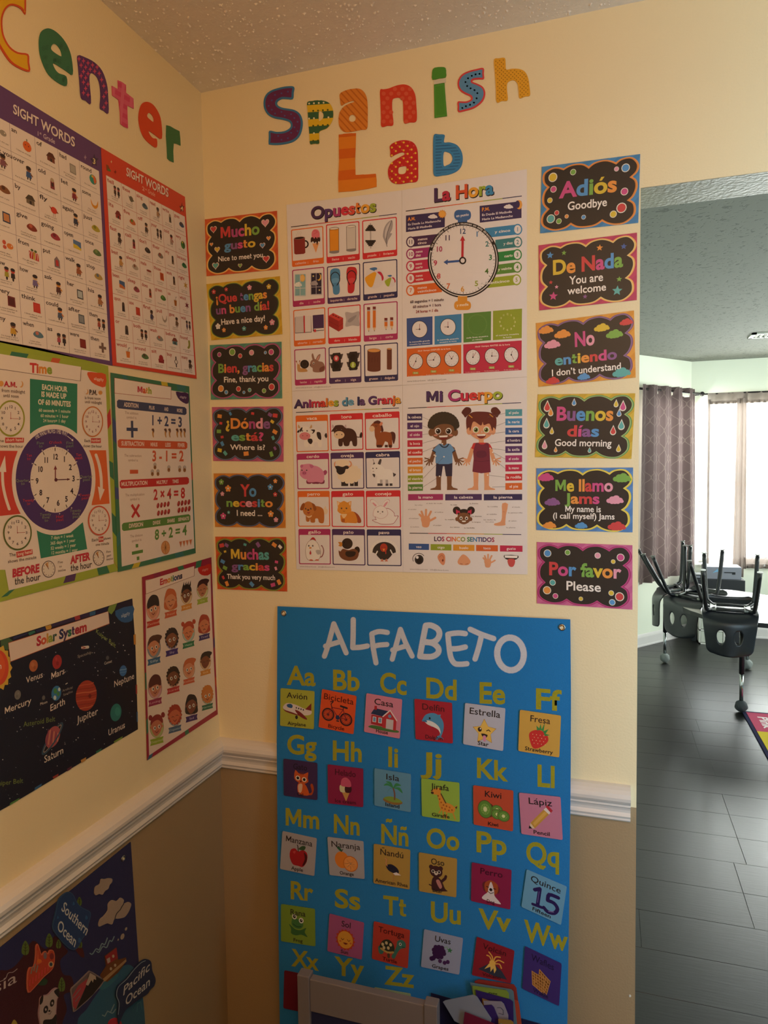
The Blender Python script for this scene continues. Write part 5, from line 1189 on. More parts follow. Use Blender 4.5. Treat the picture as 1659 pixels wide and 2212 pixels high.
def v9():
    a.b([(380, 1860), (400, 1830), (425, 1890), (405, 1960), (370, 1960)], '#8c4a4e'); a.b([(372, 1870), (395, 1840), (415, 1890), (398, 1950), (365, 1955)], '#e9e4e2'); a.b([(262, 1785), (280, 1750), (300, 1740), (320, 1752), (332, 1785), (300, 1800)], '#c03038')
    bd = [(215, 1900), (235, 1810), (290, 1768), (345, 1800), (375, 1870), (385, 1930), (360, 1990), (290, 2005), (235, 1985)]; a.b(inset(bd, -4), '#9a8480'); a.b(bd, '#efece9'); a.b([(330, 1890), (375, 1885), (388, 1925), (350, 1935)], '#bdb7b8'); a.e(269, 1860, 14, 10, '#d9924c'); a.drop(270, 1915, 14, '#b83038', q=1.5); eyes(252, 297, 1836, 9)
    for x in (278, 345): a.b([(x-25, 2000), (x, 1990), (x+25, 2002), (x, 2005)], '#d05a40')
def v10():
    a.b([(770, 1870), (800, 1845), (825, 1860), (830, 1900), (800, 1940)], '#33241f'); a.b([(590, 1890), (610, 1900), (640, 1870), (700, 1885), (760, 1870), (800, 1890), (820, 1930), (790, 1990), (710, 2008), (640, 1990), (600, 1950)], '#7a4a30'); a.b([(668, 1915), (690, 1898), (780, 1905), (770, 1950), (710, 1965), (672, 1945)], '#33241f'); a.e(688, 1812, 62, 62, '#3c2c26', n=24); a.b([(630, 1800), (585, 1795), (600, 1820), (588, 1835), (625, 1845)], '#d08a34'); a.e(655, 1798, 7, 8, '#1c1414')
def v11():
    a.z += 1
    for i in range(13):
        t = math.radians(180+15*i); 
        x, y = 1108+148*math.cos(t), 1905+130*math.sin(t); u = (math.cos(t), math.sin(t)); v = (-u[1], u[0])
        a.p([(x+u[0]*15+v[0]*17, y+u[1]*15+v[1]*17), (x+u[0]*15-v[0]*17, y+u[1]*15-v[1]*17), (x-u[0]*15-v[0]*14, y-u[1]*15-v[1]*14), (x-u[0]*15+v[0]*14, y-u[1]*15+v[1]*14)], '#efece8', lay=.3)
    a.e(1108, 1905, 132, 112, '#3a3230', a0=180, a1=360, n=20); a.p([(975, 1903), (1240, 1903), (1205, 1925), (1150, 1990), (1065, 1990), (1010, 1925)], '#3a3230', sm=2)
    a.s([(1030, 1900), (1015, 1930)], 14, '#efece8'); a.s([(1180, 1885), (1200, 1925)], 14, '#efece8'); a.e(1103, 1858, 42, 48, '#b8402e'); a.p([(1090, 1870), (1118, 1870), (1104, 1900)], '#e8a048'); a.s([(1125, 1880), (1127, 1925)], 10, '#c03a34'); eyes(1085, 1118, 1852, 5)
    for x in (1085, 1133): a.r(x-7, 1985, x+7, 2003, '#d07a60'); a.b([(x-20, 2010), (x, 1998), (x+20, 2010), (x, 2014)], '#d07a60')
for q, (w, c), f in zip(Y_, AN, (v0, v1, v2, v3, v4, v5, v6, v7, v8, v9, v10, v11)):
    a.z = 0; cellbox(a, q, C[c], top=True, band=.17); k = len(w)*.04; qt(a, q, w, .5-k, .5+k, .128, .085, '#f5e8e4', bold=.018); f(); a.build('picture_panel', pa, label='printed panel headed '+w)
a.z = 0; a.t('www.kidscard.com   info@kidscard.com', 150, 2078, 545, 2086, 14, '#8a8284', bold=0); a.build('small_print', pa)

# ---- La Hora
ph = sheet('classroom_poster', [(868.7, 411.4), (1138.2, 366), (1138.2, 814), (870.1, 832.2)], 'R', 'white poster titled La Hora with a big clock face')
a = Art('R', crop=B3)
a.t('La Hora', 338, 338, 910, 262, 122, ['#4f3560', '#c0304e', '#dc5a34', '#e9a83c', '#a2b53e', '#3f90c8'], bold=.034, res=6, shadow='#2c2326'); a.build('heading', ph)
rule(a, 75, 428, 1183, 283, 8); a.build('rule_line', ph)
a.z = 0
for q, t1, t2, t3 in (([(77,470),(450,430),(447,580),(77,628)], 'A.M.', 'Es Desde La Medianoche', 'Hasta El Mediodia'), ([(780,378),(1180,332),(1180,492),(782,538)], 'P.M.', 'Es Desde El Mediodia', 'Hasta La Medianoche')):
    a.z = 0; a.p(q, '#3d3260'); qt(a, q, t1, .05, .24, .33, .2, '#e8963a', bold=.04); qt(a, q, t2, .05, .9 if t1[0] == 'A' else .77, .62, .13, '#e9e2ea'); qt(a, q, t3, .05, .67 if t1[0] == 'A' else .79, .88, .13, '#e9e2ea')
    x, y = lp(q, .7, .2); a.cloud(x-5, y+8, 34, '#e9e4e8', q=.8); x, y = lp(q, .93, .12)
    if t1[0] == 'A': a.star(x, y+4, 42, '#e39a3a', n=12, k=.75); a.e(x, y+4, 29, 30, '#edae52')
    else: a.e(x+5, y+12, 30, 44, '#e9a850'); a.e(x-10, y+8, 22, 36, '#e9e4e8' if 0 else '#3d3260')
    a.build('text_panel', ph)
def pill(q, col, num, t1, t2=None, left=True):
    a.z = 0; a.p(q, col)
    cx, cy = (lp(q, 0, .5) if left else lp(q, 1, .5)); r = 50; a.e(cx, cy, 44, r+3, col, n=24); a.e(cx, cy, 33, r-9, '#e8e4e6', n=24)
    w = 12*len(num); a.t(num, cx-w, cy+19, cx+w, cy+18, 38, col, bold=.02)
    if t2: qt(a, q, t1, .22, .22+.06*len(t1), .45, .24, '#f0e4e4'); qt(a, q, t2, .22, min(.98, .22+.055*len(t2)), .82, .24, '#f0e4e4')
    else: qt(a, q, t1, .78-.068*len(t1), .78, .63, .26, '#f0ece8')
    a.build('number_pill', ph)
for (x, y, xr, num, t2, c) in ((122, 722, 430, '11', 'cinco', '#4c2f56'), (122, 838, 340, '10', 'diez', '#a03072'), (122, 953, 330, '9', 'cuarto', '#c22c58'), (122, 1068, 340, '8', 'veinte', '#cc3440'), (122, 1185, 420, '7', 'veinticinco', '#dc6a2c')):
    dy = (xr-x)*.11; pill([(x, y-48), (xr, y-48-dy), (xr, y+38-dy*.7), (x, y+48)], c, num, 'menos', t2)
for (x, y, xl, num, t1, c) in ((1143, 602, 830, '1', 'y cinco', '#3f8cc0'), (1143, 723, 930, '2', 'y diez', '#3a8088'), (1140, 843, 940, '3', 'cuarto', '#2b8a48'), (1140, 963, 900, '4', 'y veinte', '#5c9040'), (1133, 1083, 830, '5', 'y veinticinco', '#9aac34')):
    dy = (x-xl)*.1; pill([(xl, y-42+dy), (x, y-48), (x, y+48), (xl, y+50+dy)], c, num, t1, None, False)
a.z = 0; a.rr(537, 415, 698, 515, 40, '#3f6aa8'); a.r(572, 500, 662, 560, '#3f6aa8'); a.t('en punto', 556, 486, 678, 470, 24, '#e8e8f0'); a.build('crown_label', ph)
a.rr(537, 1285, 698, 1372, 35, '#e09a3a'); a.r(572, 1240, 662, 1295, '#e09a3a'); a.t('y media', 562, 1338, 674, 1328, 24, '#f6ead8'); a.build('crown_label', ph)
a.z = 2; cx, cy, RX, RY = 624, 893, 340, 362; a.e(cx, cy, RX, RY, '#241d20', n=64); a.ring(cx, cy, RX-14, RY-14, 7, '#efebec', n=64, a0=-25, a1=192, wy=7); a.e(cx, cy, RX-34, RY-34, '#e8e4e6', n=64)
a.p([(305, 820), (328, 818), (314, 800)], '#efebec'); a.arc_text('las manecillas del reloj se mueven en esta direccion', cx, cy, RX-25, RY-25, 200, 330, 21, '#efebec', bold=.01)
for i in range(60):
    t = math.radians(i*6); r0, r1 = (.985, .955) if i % 5 else (.985, .93); a.s([(cx+(RX-34)*r0*math.cos(t), cy+(RY-34)*r0*math.sin(t)), (cx+(RX-34)*r1*math.cos(t), cy+(RY-34)*r1*math.sin(t))], 3 if i % 5 else 5, '#4a4346', lay=0)
for n_, x, y, c in (('12', 616, 645, '#33507c'), ('1', 756, 672, '#3f80b8'), ('2', 852, 766, '#3a7f80'), ('3', 884, 894, '#2f7f50'), ('4', 848, 1026, '#4f7a30'), ('5', 750, 1143, '#98a838'), ('6', 617, 1196, '#e0a040'), ('7', 481, 1168, '#d96a34'), ('8', 390, 1073, '#cc3a40'), ('9', 358, 948, '#c0305a'), ('10', 393, 815, '#b03068'), ('11', 475, 708, '#40305a')):
    w = 14*len(n_)+4; a.t(n_, x-w, y, x+w, y-2, 48, c, bold=.02, res=3)
a.s([(616, 895), (619, 715)], 22, '#c22a3a'); a.p([(594, 712), (643, 710), (618, 662)], '#c22a3a'); a.s([(600, 902), (480, 913)], 20, '#3a5ca0'); a.p([(478, 888), (474, 942), (436, 915)], '#3a5ca0'); a.e(619, 900, 34, 36, '#241d20', n=24); a.e(619, 900, 20, 22, '#e8e4e6', n=20); a.build('clock_face', ph)
for t_, x0, y0, x1, y1, k in (('60 segundos = 1 minuto', 118, 1308, 440, 1284, '#43304c'), ('60 minutos = 1 hora', 143, 1356, 413, 1334, '#5f3050'), ('24 horas = 1 dia', 172, 1402, 385, 1386, '#a03c48')): a.t(t_, x0, y0, x1, y1, 26, k)
a.build('caption_lines', ph)
def miniclock(x, y, rx, ry, h1, h2, nums=True, ring='#2a2225', c1='#a02c3c', c2='#6a2a30', w=5):
    a.e(x, y, rx, ry, ring, n=24); a.e(x, y, rx-w, ry-w, '#e8e4e6', n=24)
    if nums:
        for i in range(12): t = math.radians(i*30); a.e(x+(rx-w)*.8*math.cos(t), y+(ry-w)*.8*math.sin(t), rx*.05, ry*.05, '#8a8284', n=6, lay=0)
    for (an, l_), c in ((h1, c1), (h2, c2)): t = math.radians(an-90); a.s([(x, y), (x+rx*l_*math.cos(t), y+ry*l_*math.sin(t))], max(2.5, rx*.05), c)
    a.e(x, y, rx*.1, ry*.1, ring, n=8)
for q, c, t1, t2 in (([(83,1452),(330,1432),(330,1702),(86,1722)], '#3c5a9c', 'la manecilla grande', 'muestra los minutos'), ([(350,1430),(607,1408),(607,1682),(350,1703)], '#4088c0', 'la manecilla pequeña', 'muestra la hora'),
                     ([(625,1405),(890,1383),(888,1660),(626,1683)], '#5a8a40', 'cada linea muestra', 'un minuto'), ([(908,1380),(1185,1358),(1182,1640),(907,1660)], '#94a636', 'el numero muestra', 'la hora')):
    a.z = 0; a.p(q, c); qt(a, q, t1, .1, .9, .87, .045, '#e8e8e8'); k = .021*len(t2); qt(a, q, t2, .5-k, .5+k, .955, .045, '#e8e8e8')
    x, y = lp(q, .5, .42)
    if c in ('#3c5a9c', '#4088c0'): miniclock(x, y, 76, 82, (0, .6), (270, .45), nums=False)
    elif c == '#94a636':
        for i in range(1, 13): t = math.radians(i*30-90); a.t(str(i), x+72*math.cos(t)-9, y+75*math.sin(t)+8, x+72*math.cos(t)+9, y+75*math.sin(t)+8, 18, '#d8dca0')
    else:
        for i in range(60): t = math.radians(i*6); a.s([(x+85*math.cos(t), y+90*math.sin(t)), (x+95*math.cos(t), y+100*math.sin(t))], 2, '#82a85c', lay=0)
    a.build('colour_tile', ph)
for q, c, t1, cl in (([(85,1742),(605,1703),(605,1978),(86,2008)], '#dd6c2e', 'decir tiempo DESPUÉS de la hora', ((170, 1862, (210, .7), (15, .5)), (341, 1848, (265, .65), (25, .5)), (513, 1837, (325, .6), (35, .45)))),
                     ([(624,1700),(1182,1662),(1180,1945),(625,1978)], '#c43050', 'decir tiempo ANTES de la hora', ((716, 1823, (35, .7), (5, .5)), (897, 1811, (90, .6), (5, .5)), (1083, 1800, (150, .65), (15, .5))))):
    a.z = 0; a.p(q, c); qt(a, q, t1, .2, .8, .13, .05, '#f3dcd2')
    for x, y, h1, h2 in cl: miniclock(x, y, 70, 76, h1, h2); a.r(x-28, y+100, x+26, y+122, '#a4ac4c'); a.t('12:15', x-20, y+118, x+18, y+117, 14, '#f0ead0'); a.t('la una menos cuarto', x-70, y+148, x+70, y+142, 11, '#f0d8d0', bold=0)
    a.build('clock_row', ph)
a.z = 0; a.t('www.kidscard.com   info@kidscard.com', 88, 2060, 462, 2040, 16, '#8a8284', bold=0); a.build('small_print', ph)

# ---- Mi Cuerpo
pc = sheet('classroom_poster', [(870.3, 832.6), (1138.2, 814.4), (1139.6, 1240.6), (870.9, 1235.5)], 'R', 'white poster titled Mi Cuerpo with a boy and a girl')
a = Art('R', crop=B5)
a.t('Mi Cuerpo', 248, 240, 1083, 208, 112, ['#4c3666', '#5c3a78', '#b0387c', '#cc3050', '#d83c40', '#e07038', '#e9a83c', '#a2b53e'], bold=.034, res=6, shadow='#2c2326'); a.build('heading', pc)
rule(a, 60, 312, 1287, 251, 8); a.build('rule_line', pc)
def tag_(x0, y0, x1, y1, c, t):
    a.z = 0; a.p([(x0, y0), (x1, y0-3), (x1, y1-3), (x0, y1)], c); h = (y1-y0); w = min(x1-x0-6, len(t)*16); m = (x0+x1)/2; a.t(t, m-w/2, y1-h*.32, m+w/2, y1-h*.32-2, h*.38, '#f2eaea', bold=.015); a.build('word_label', pc)
for i, (t, c) in enumerate((('la cabeza', '#3f3260'), ('el ojo', '#553870'), ('el oido', '#a83a74'), ('la boca', '#c43048'), ('el cuello', '#cc3a3c'), ('el pecho', '#dc7038'), ('el brazo', '#e0983a'), ('el vientre', '#98a636'), ('la pierna', '#5c8a40'))):
    y = 373+i*95.6; tag_(50+i, y, 213+i, y+72, c, t)
for i, (t, c) in enumerate((('el pelo', '#4f9cac'), ('la nariz', '#4a90c4'), ('la cara', '#3c62a0'), ('el hombro', '#3f3260'), ('la axila', '#553870'), ('el codo', '#a83a74'), ('la mano', '#c43055'), ('la rodilla', '#cc3a40'), ('el pie', '#dc7038'))):
    y = 324+i*100; tag_(1116, y, 1298, y+74, c, t)
SKb, SKg = '#80563c', '#e2a37c'
def kid(x, skin, hair, boy):
    # legs, arms
    for s_ in (-1, 1):
        lx = x+s_*58; a.p([(lx-s_*28, 1000), (lx+s_*28, 1000), (lx+s_*24, 1150), (lx+s_*40, 1172), (lx+s_*88, 1185), (lx+s_*92, 1198), (lx-s_*26, 1200), (lx-s_*24, 1150)], skin)
        sx = x+s_*95; a.p([(x+s_*70, 710), (x+s_*115, 740), (x+s_*150, 850), (x+s_*165, 880), (x+s_*120, 900), (x+s_*88, 790)], skin)
        hx, hy = x+s_*150, 870
        for k, (dx, dy) in enumerate(((58, -18), (60, 22), (42, 55), (12, 62), (-20, 50))): a.s([(hx, hy), (hx+s_*dx, hy+dy)], 13, skin, lay=.3)
    a.p([(x-25, 640), (x+25, 640), (x+28, 720), (x-28, 720)], skin)
    if boy:
        a.p([(x-85, 900), (x+92, 900), (x+88, 1048), (x+22, 1050), (x+5, 940), (x-12, 940), (x-28, 1050), (x-90, 1048)], '#332f4a')
        a.p([(x-60, 700), (x-28, 695), (x, 722), (x+34, 695), (x+70, 700), (x+120, 770), (x+92, 790), (x+92, 905), (x+50, 918), (x-50, 918), (x-92, 905), (x-92, 790), (x-125, 770)], '#6a9acc'); a.s([(x-45, 702), (x-20, 728), (x+5, 735), (x+30, 728), (x+50, 702)], 13, '#2c3448', sm=3); a.s([(x-124, 770), (x-93, 790)], 11, '#2c3448'); a.s([(x+120, 770), (x+93, 790)], 11, '#2c3448')
    else:
        a.p([(x-85, 690), (x-30, 685), (x+45, 685), (x+90, 695), (x+118, 745), (x+80, 765), (x-70, 765), (x-110, 745)], '#cc3c40'); a.p([(x-62, 690), (x-35, 685), (x-10, 705), (x+25, 705), (x+55, 685), (x+80, 690), (x+90, 780), (x+95, 860), (x+102, 1005), (x, 1018), (x-96, 1000), (x-82, 860), (x-88, 780)], '#7c3148'); a.b([(x-45, 780), (x+40, 775), (x+55, 830), (x, 850), (x-50, 835)], '#6a2a44'); a.s([(x-80, 880), (x, 890), (x+90, 880)], 4, '#5c2038')
def face_(x, y, rx, ry, skin, eye):
    a.e(x-rx*1.02, y+15, 30, 40, skin); a.e(x+rx*1.02, y+15, 30, 40, skin); a.b([(x-rx, y-20), (x-rx*.9, y+50), (x-rx*.45, y+ry*.95), (x, y+ry*1.1), (x+rx*.45, y+ry*.95), (x+rx*.9, y+50), (x+rx, y-20), (x+rx*.8, y-ry*.8), (x, y-ry), (x-rx*.8, y-ry*.8)], skin, n=5)
    for s_ in (-1, 1): a.e(x+s_*58, y, 33, 35, '#f2efec', n=20); a.e(x+s_*56, y+2, 25, 27, eye, n=18); a.e(x+s_*56, y+2, 15, 17, '#1c1414', n=14); a.e(x+s_*56-8, y-6, 6, 6, '#f2efec', n=8); a.e(x+s_*82, y+45, 22, 10, '#d08a78', n=12)
    a.p([(x-45, y+52), (x+50, y+50), (x+38, y+85), (x, y+98), (x-32, y+85)], '#7c2a28', sm=2); a.p([(x-47, y+50), (x+50, y+46), (x+44, y+66), (x-40, y+68)], '#f2eee8'); a.s([(x-4, y+26), (x+6, y+26)], 7, '#5a3a2c' if skin == SKb else '#c47c58')
a.z = 0; kid(450, SKb, '', True)
a.z += 1
for i in range(16): t = PI+i/15*PI*1.0; a.e(445+140*math.cos(t), 500+118*math.sin(t), 34, 34, '#3c332c', n=12, lay=.3)
a.e(445, 490, 150, 125, '#3c332c', n=28); face_(443, 560, 128, 92, SKb, '#3a2418'); a.b([(330, 540), (360, 510), (420, 485), (500, 485), (550, 510), (570, 560), (600, 500), (540, 440), (440, 420), (350, 440), (300, 500)], '#3c332c', n=4); a.build('printed_child', pc, label='printed boy in a blue shirt')
a.z = 0
for s_, px_ in ((-1, 700), (1, 1005)):
    a.b([(px_-s_*5, 390), (px_+s_*-45, 350), (px_-s_*35, 310), (px_+s_*10, 300), (px_+s_*45, 330), (px_+s_*60, 360), (px_+s_*40, 385), (px_+s_*20, 412)], '#5c2a28')
a.b([(690, 480), (700, 400), (760, 355), (850, 348), (950, 358), (1010, 400), (1020, 480), (1000, 575), (960, 560), (740, 570), (705, 580)], '#6a2e2c'); kid(855, SKg, '', False); face_(853, 545, 125, 100, SKg, '#8a9a3c')
a.b([(735, 560), (725, 470), (745, 420), (850, 400), (960, 420), (985, 480), (975, 560), (945, 480), (885, 495), (870, 460), (850, 500), (770, 455)], '#6a2e2c', n=4)
for x, y in ((740, 400), (965, 392)): a.s([(x-18, y-14), (x+16, y+14)], 9, '#e0a040')
a.build('printed_child', pc, label='printed girl in a dark red dress')
a.z = 6
for x0, y0, x1, y1 in ((213,405,290,440),(213,500,350,555),(216,597,305,588),(217,692,415,638),(218,787,433,697),(219,880,345,820),(220,975,360,830),(221,1075,450,838),(222,1168,402,1050),(1116,365,897,415),(1116,465,858,570),(1116,570,932,592),(1116,665,943,692),(1116,768,950,747),(1116,862,980,790),(1116,965,995,870),(1116,1060,925,1037),(1116,1163,965,1166)):
    a.s([(x0, y0), (x1, y1)], 2.5, '#6a6064', lay=.6); a.e(x1, y1, 8, 8, '#f4f0ea', n=10, lay=.6)
a.build('pointer_lines', pc)
for x0, x1, c, t in ((60, 440, '#a83a70', 'la mano'), (463, 860, '#503868', 'la cabeza'), (882, 1298, '#3a3560', 'la pierna')): a.z = 0; a.p([(x0, 1244), (x1, 1242), (x1, 1308), (x0, 1312)], c); m = (x0+x1)/2; a.t(t, m-len(t)*11.5, 1292, m+len(t)*11.5, 1290, 28, '#f2eaea', bold=.018); a.build('section_bar', pc)
def hand(x, y, k, skin):
    for dx, dy in ((-62, -62), (-42, -92), (5, -110), (55, -92)): a.s([(x+dx*.35*k, y-20*k), (x+dx*k, y+dy*k)], 22*k, skin, lay=.4)
    a.s([(x+25*k, y+10*k), (x+60*k, y-5*k), (x+100*k, y-28*k)], 22*k, skin, lay=.4); a.b([(x-48*k, y-20*k), (x-20*k, y-45*k), (x+30*k, y-45*k), (x+48*k, y-10*k), (x+30*k, y+65*k), (x-28*k, y+65*k), (x-40*k, y+20*k)], skin)
a.z = 0; hand(250, 1530, 1.05, SKg)
for t, x, y in (('las uñas', 175, 1368), ('el dedo del medio', 345, 1350), ('el anular', 105, 1415), ('el indice', 395, 1445), ('el meñique', 122, 1512), ('la muñeca', 132, 1605), ('el pulgar', 378, 1587)): w = len(t)*5.2; a.t(t, x-w, y, x+w, y, 12, '#7a6a6c', bold=0, lay=.2)
a.build('picture_panel', pc, label='printed hand diagram')
a.z = 0
for s_ in (-1, 1): a.e(665+s_*78, 1420, 42, 42, '#352a28', n=18)
a.b([(600, 1480), (610, 1425), (665, 1405), (720, 1425), (735, 1480), (700, 1500), (630, 1500)], '#352a28'); a.e(590, 1515, 18, 22, SKb); a.e(740, 1515, 18, 22, SKb); a.b([(595, 1500), (610, 1460), (665, 1445), (720, 1460), (738, 1500), (725, 1545), (665, 1572), (605, 1545)], SKb)
for s_ in (-1, 1): a.e(665+s_*30, 1505, 16, 19, '#f2efec'); a.e(665+s_*30, 1507, 9, 11, '#2c1c10'); a.p([(665+s_*48, 1432), (665+s_*85, 1408), (665+s_*82, 1470)], '#c83458'); a.p([(665+s_*60, 1440), (665+s_*38, 1455), (665+s_*50, 1418)], '#c83458')
a.p([(643, 1532), (690, 1532), (682, 1546), (650, 1546)], '#f2eee8')
for t, x, y in (('la ceja', 557, 1365), ('la frente', 775, 1352), ('la mejilla', 513, 1525), ('los dientes', 803, 1490), ('la lengua', 800, 1552), ('los labios', 568, 1608), ('la barbilla', 725, 1616)): w = len(t)*5.2; a.t(t, x-w, y, x+w, y, 12, '#6a5a5c', bold=0, lay=.2)
a.build('picture_panel', pc, label='printed head diagram')
a.z = 0; a.p([(1082, 1345), (1145, 1350), (1122, 1470), (1115, 1560), (1112, 1582), (1040, 1588), (995, 1580), (1000, 1562), (1060, 1545), (1078, 1500), (1080, 1420)], SKg, sm=2); a.s([(1088, 1436), (1108, 1438)], 3, '#b87a58')
for t, x, y in (('la rodilla', 978, 1385), ('el muslo', 1232, 1390), ('la pantorrilla', 1222, 1452), ('el tobillo', 968, 1468), ('los dedos de', 946, 1528), ('los pies', 946, 1550), ('el talon', 1193, 1540), ('la planta', 1175, 1612)): w = len(t)*5.6; a.t(t, x-w, y, x+w, y, 12, '#6a5a5c', bold=0, lay=.2)
a.build('picture_panel', pc, label='printed leg diagram')
a.z = 0; rule(a, 77, 1667, 1288, 1683, 8); a.build('rule_line', pc)
a.t('LOS CINCO SENTIDOS', 340, 1752, 997, 1762, 46, ['#3a2a44', '#5a2c58', '#a82c58', '#c03040', '#d0483a', '#e07038', '#e0a040', '#8a9a40', '#3a9050', '#3a7f90', '#4a8cc0', '#3c5a9c', '#3a4480', '#4a3a70', '#7a306a', '#a82c58'], bold=.03, res=3); a.build('heading', pc)
for x0, x1, c, t, dy in ((67, 287, '#3c5c9c', 'veo', 0), (305, 530, '#96a838', 'oigo', 6), (550, 780, '#e09c3a', 'huelo', 11), (798, 1035, '#dc6c38', 'toco', 15), (1057, 1302, '#c43458', 'gusto', 20)):
    a.z = 0; a.p([(x0, 1780+dy), (x1, 1784+dy), (x1, 1850+dy), (x0, 1846+dy)], c); m = (x0+x1)/2; a.t(t, m-len(t)*10, 1828+dy, m+len(t)*10, 1829+dy, 27, '#f4ecec', bold=.015); a.build('word_label', pc)
a.z = 0; a.ring(176, 1945, 68, 62, 6, '#2c2426', a0=150, a1=330); a.e(180, 1955, 48, 52, '#3a3436', n=24); a.e(180, 1960, 30, 34, '#221c1e', n=20); a.e(160, 1930, 15, 16, '#f4f0f0'); a.build('printed_eye', pc)
a.b([(380, 1930), (400, 1890), (440, 1885), (462, 1920), (460, 1990), (440, 2015), (405, 1985)], '#dd9470'); a.s([(398, 1930), (425, 1905), (445, 1930), (440, 1965)], 6, '#c07450', sm=3); a.e(437, 1963, 10, 13, '#8a4030'); a.build('printed_ear', pc)
a.b([(598, 1975), (625, 1925), (660, 1898), (705, 1925), (738, 1975), (715, 2010), (665, 2015), (615, 2008)], '#e2a37c'); a.s([(625, 1998), (650, 2004)], 6, '#a86444'); a.s([(685, 2006), (712, 1998)], 6, '#a86444'); a.build('printed_nose', pc)
hand(925, 1985, .78, SKg); a.build('printed_hand', pc)
a.p([(1103, 1905), (1255, 1910), (1240, 1950), (1180, 1960), (1120, 1948)], '#33282a', sm=2); a.p([(1106, 1908), (1250, 1912), (1244, 1938), (1112, 1934)], '#f4f0ec'); a.p([(1142, 1955), (1165, 1945), (1215, 1950), (1220, 1990), (1200, 2030), (1165, 2030), (1145, 1995)], '#cc5454', sm=3); a.build('printed_mouth', pc)
a.z = 0; a.t('www.kidscard.com   info@kidscard.com', 78, 2064, 500, 2078, 15, '#8a8284', bold=0); a.build('small_print', pc)

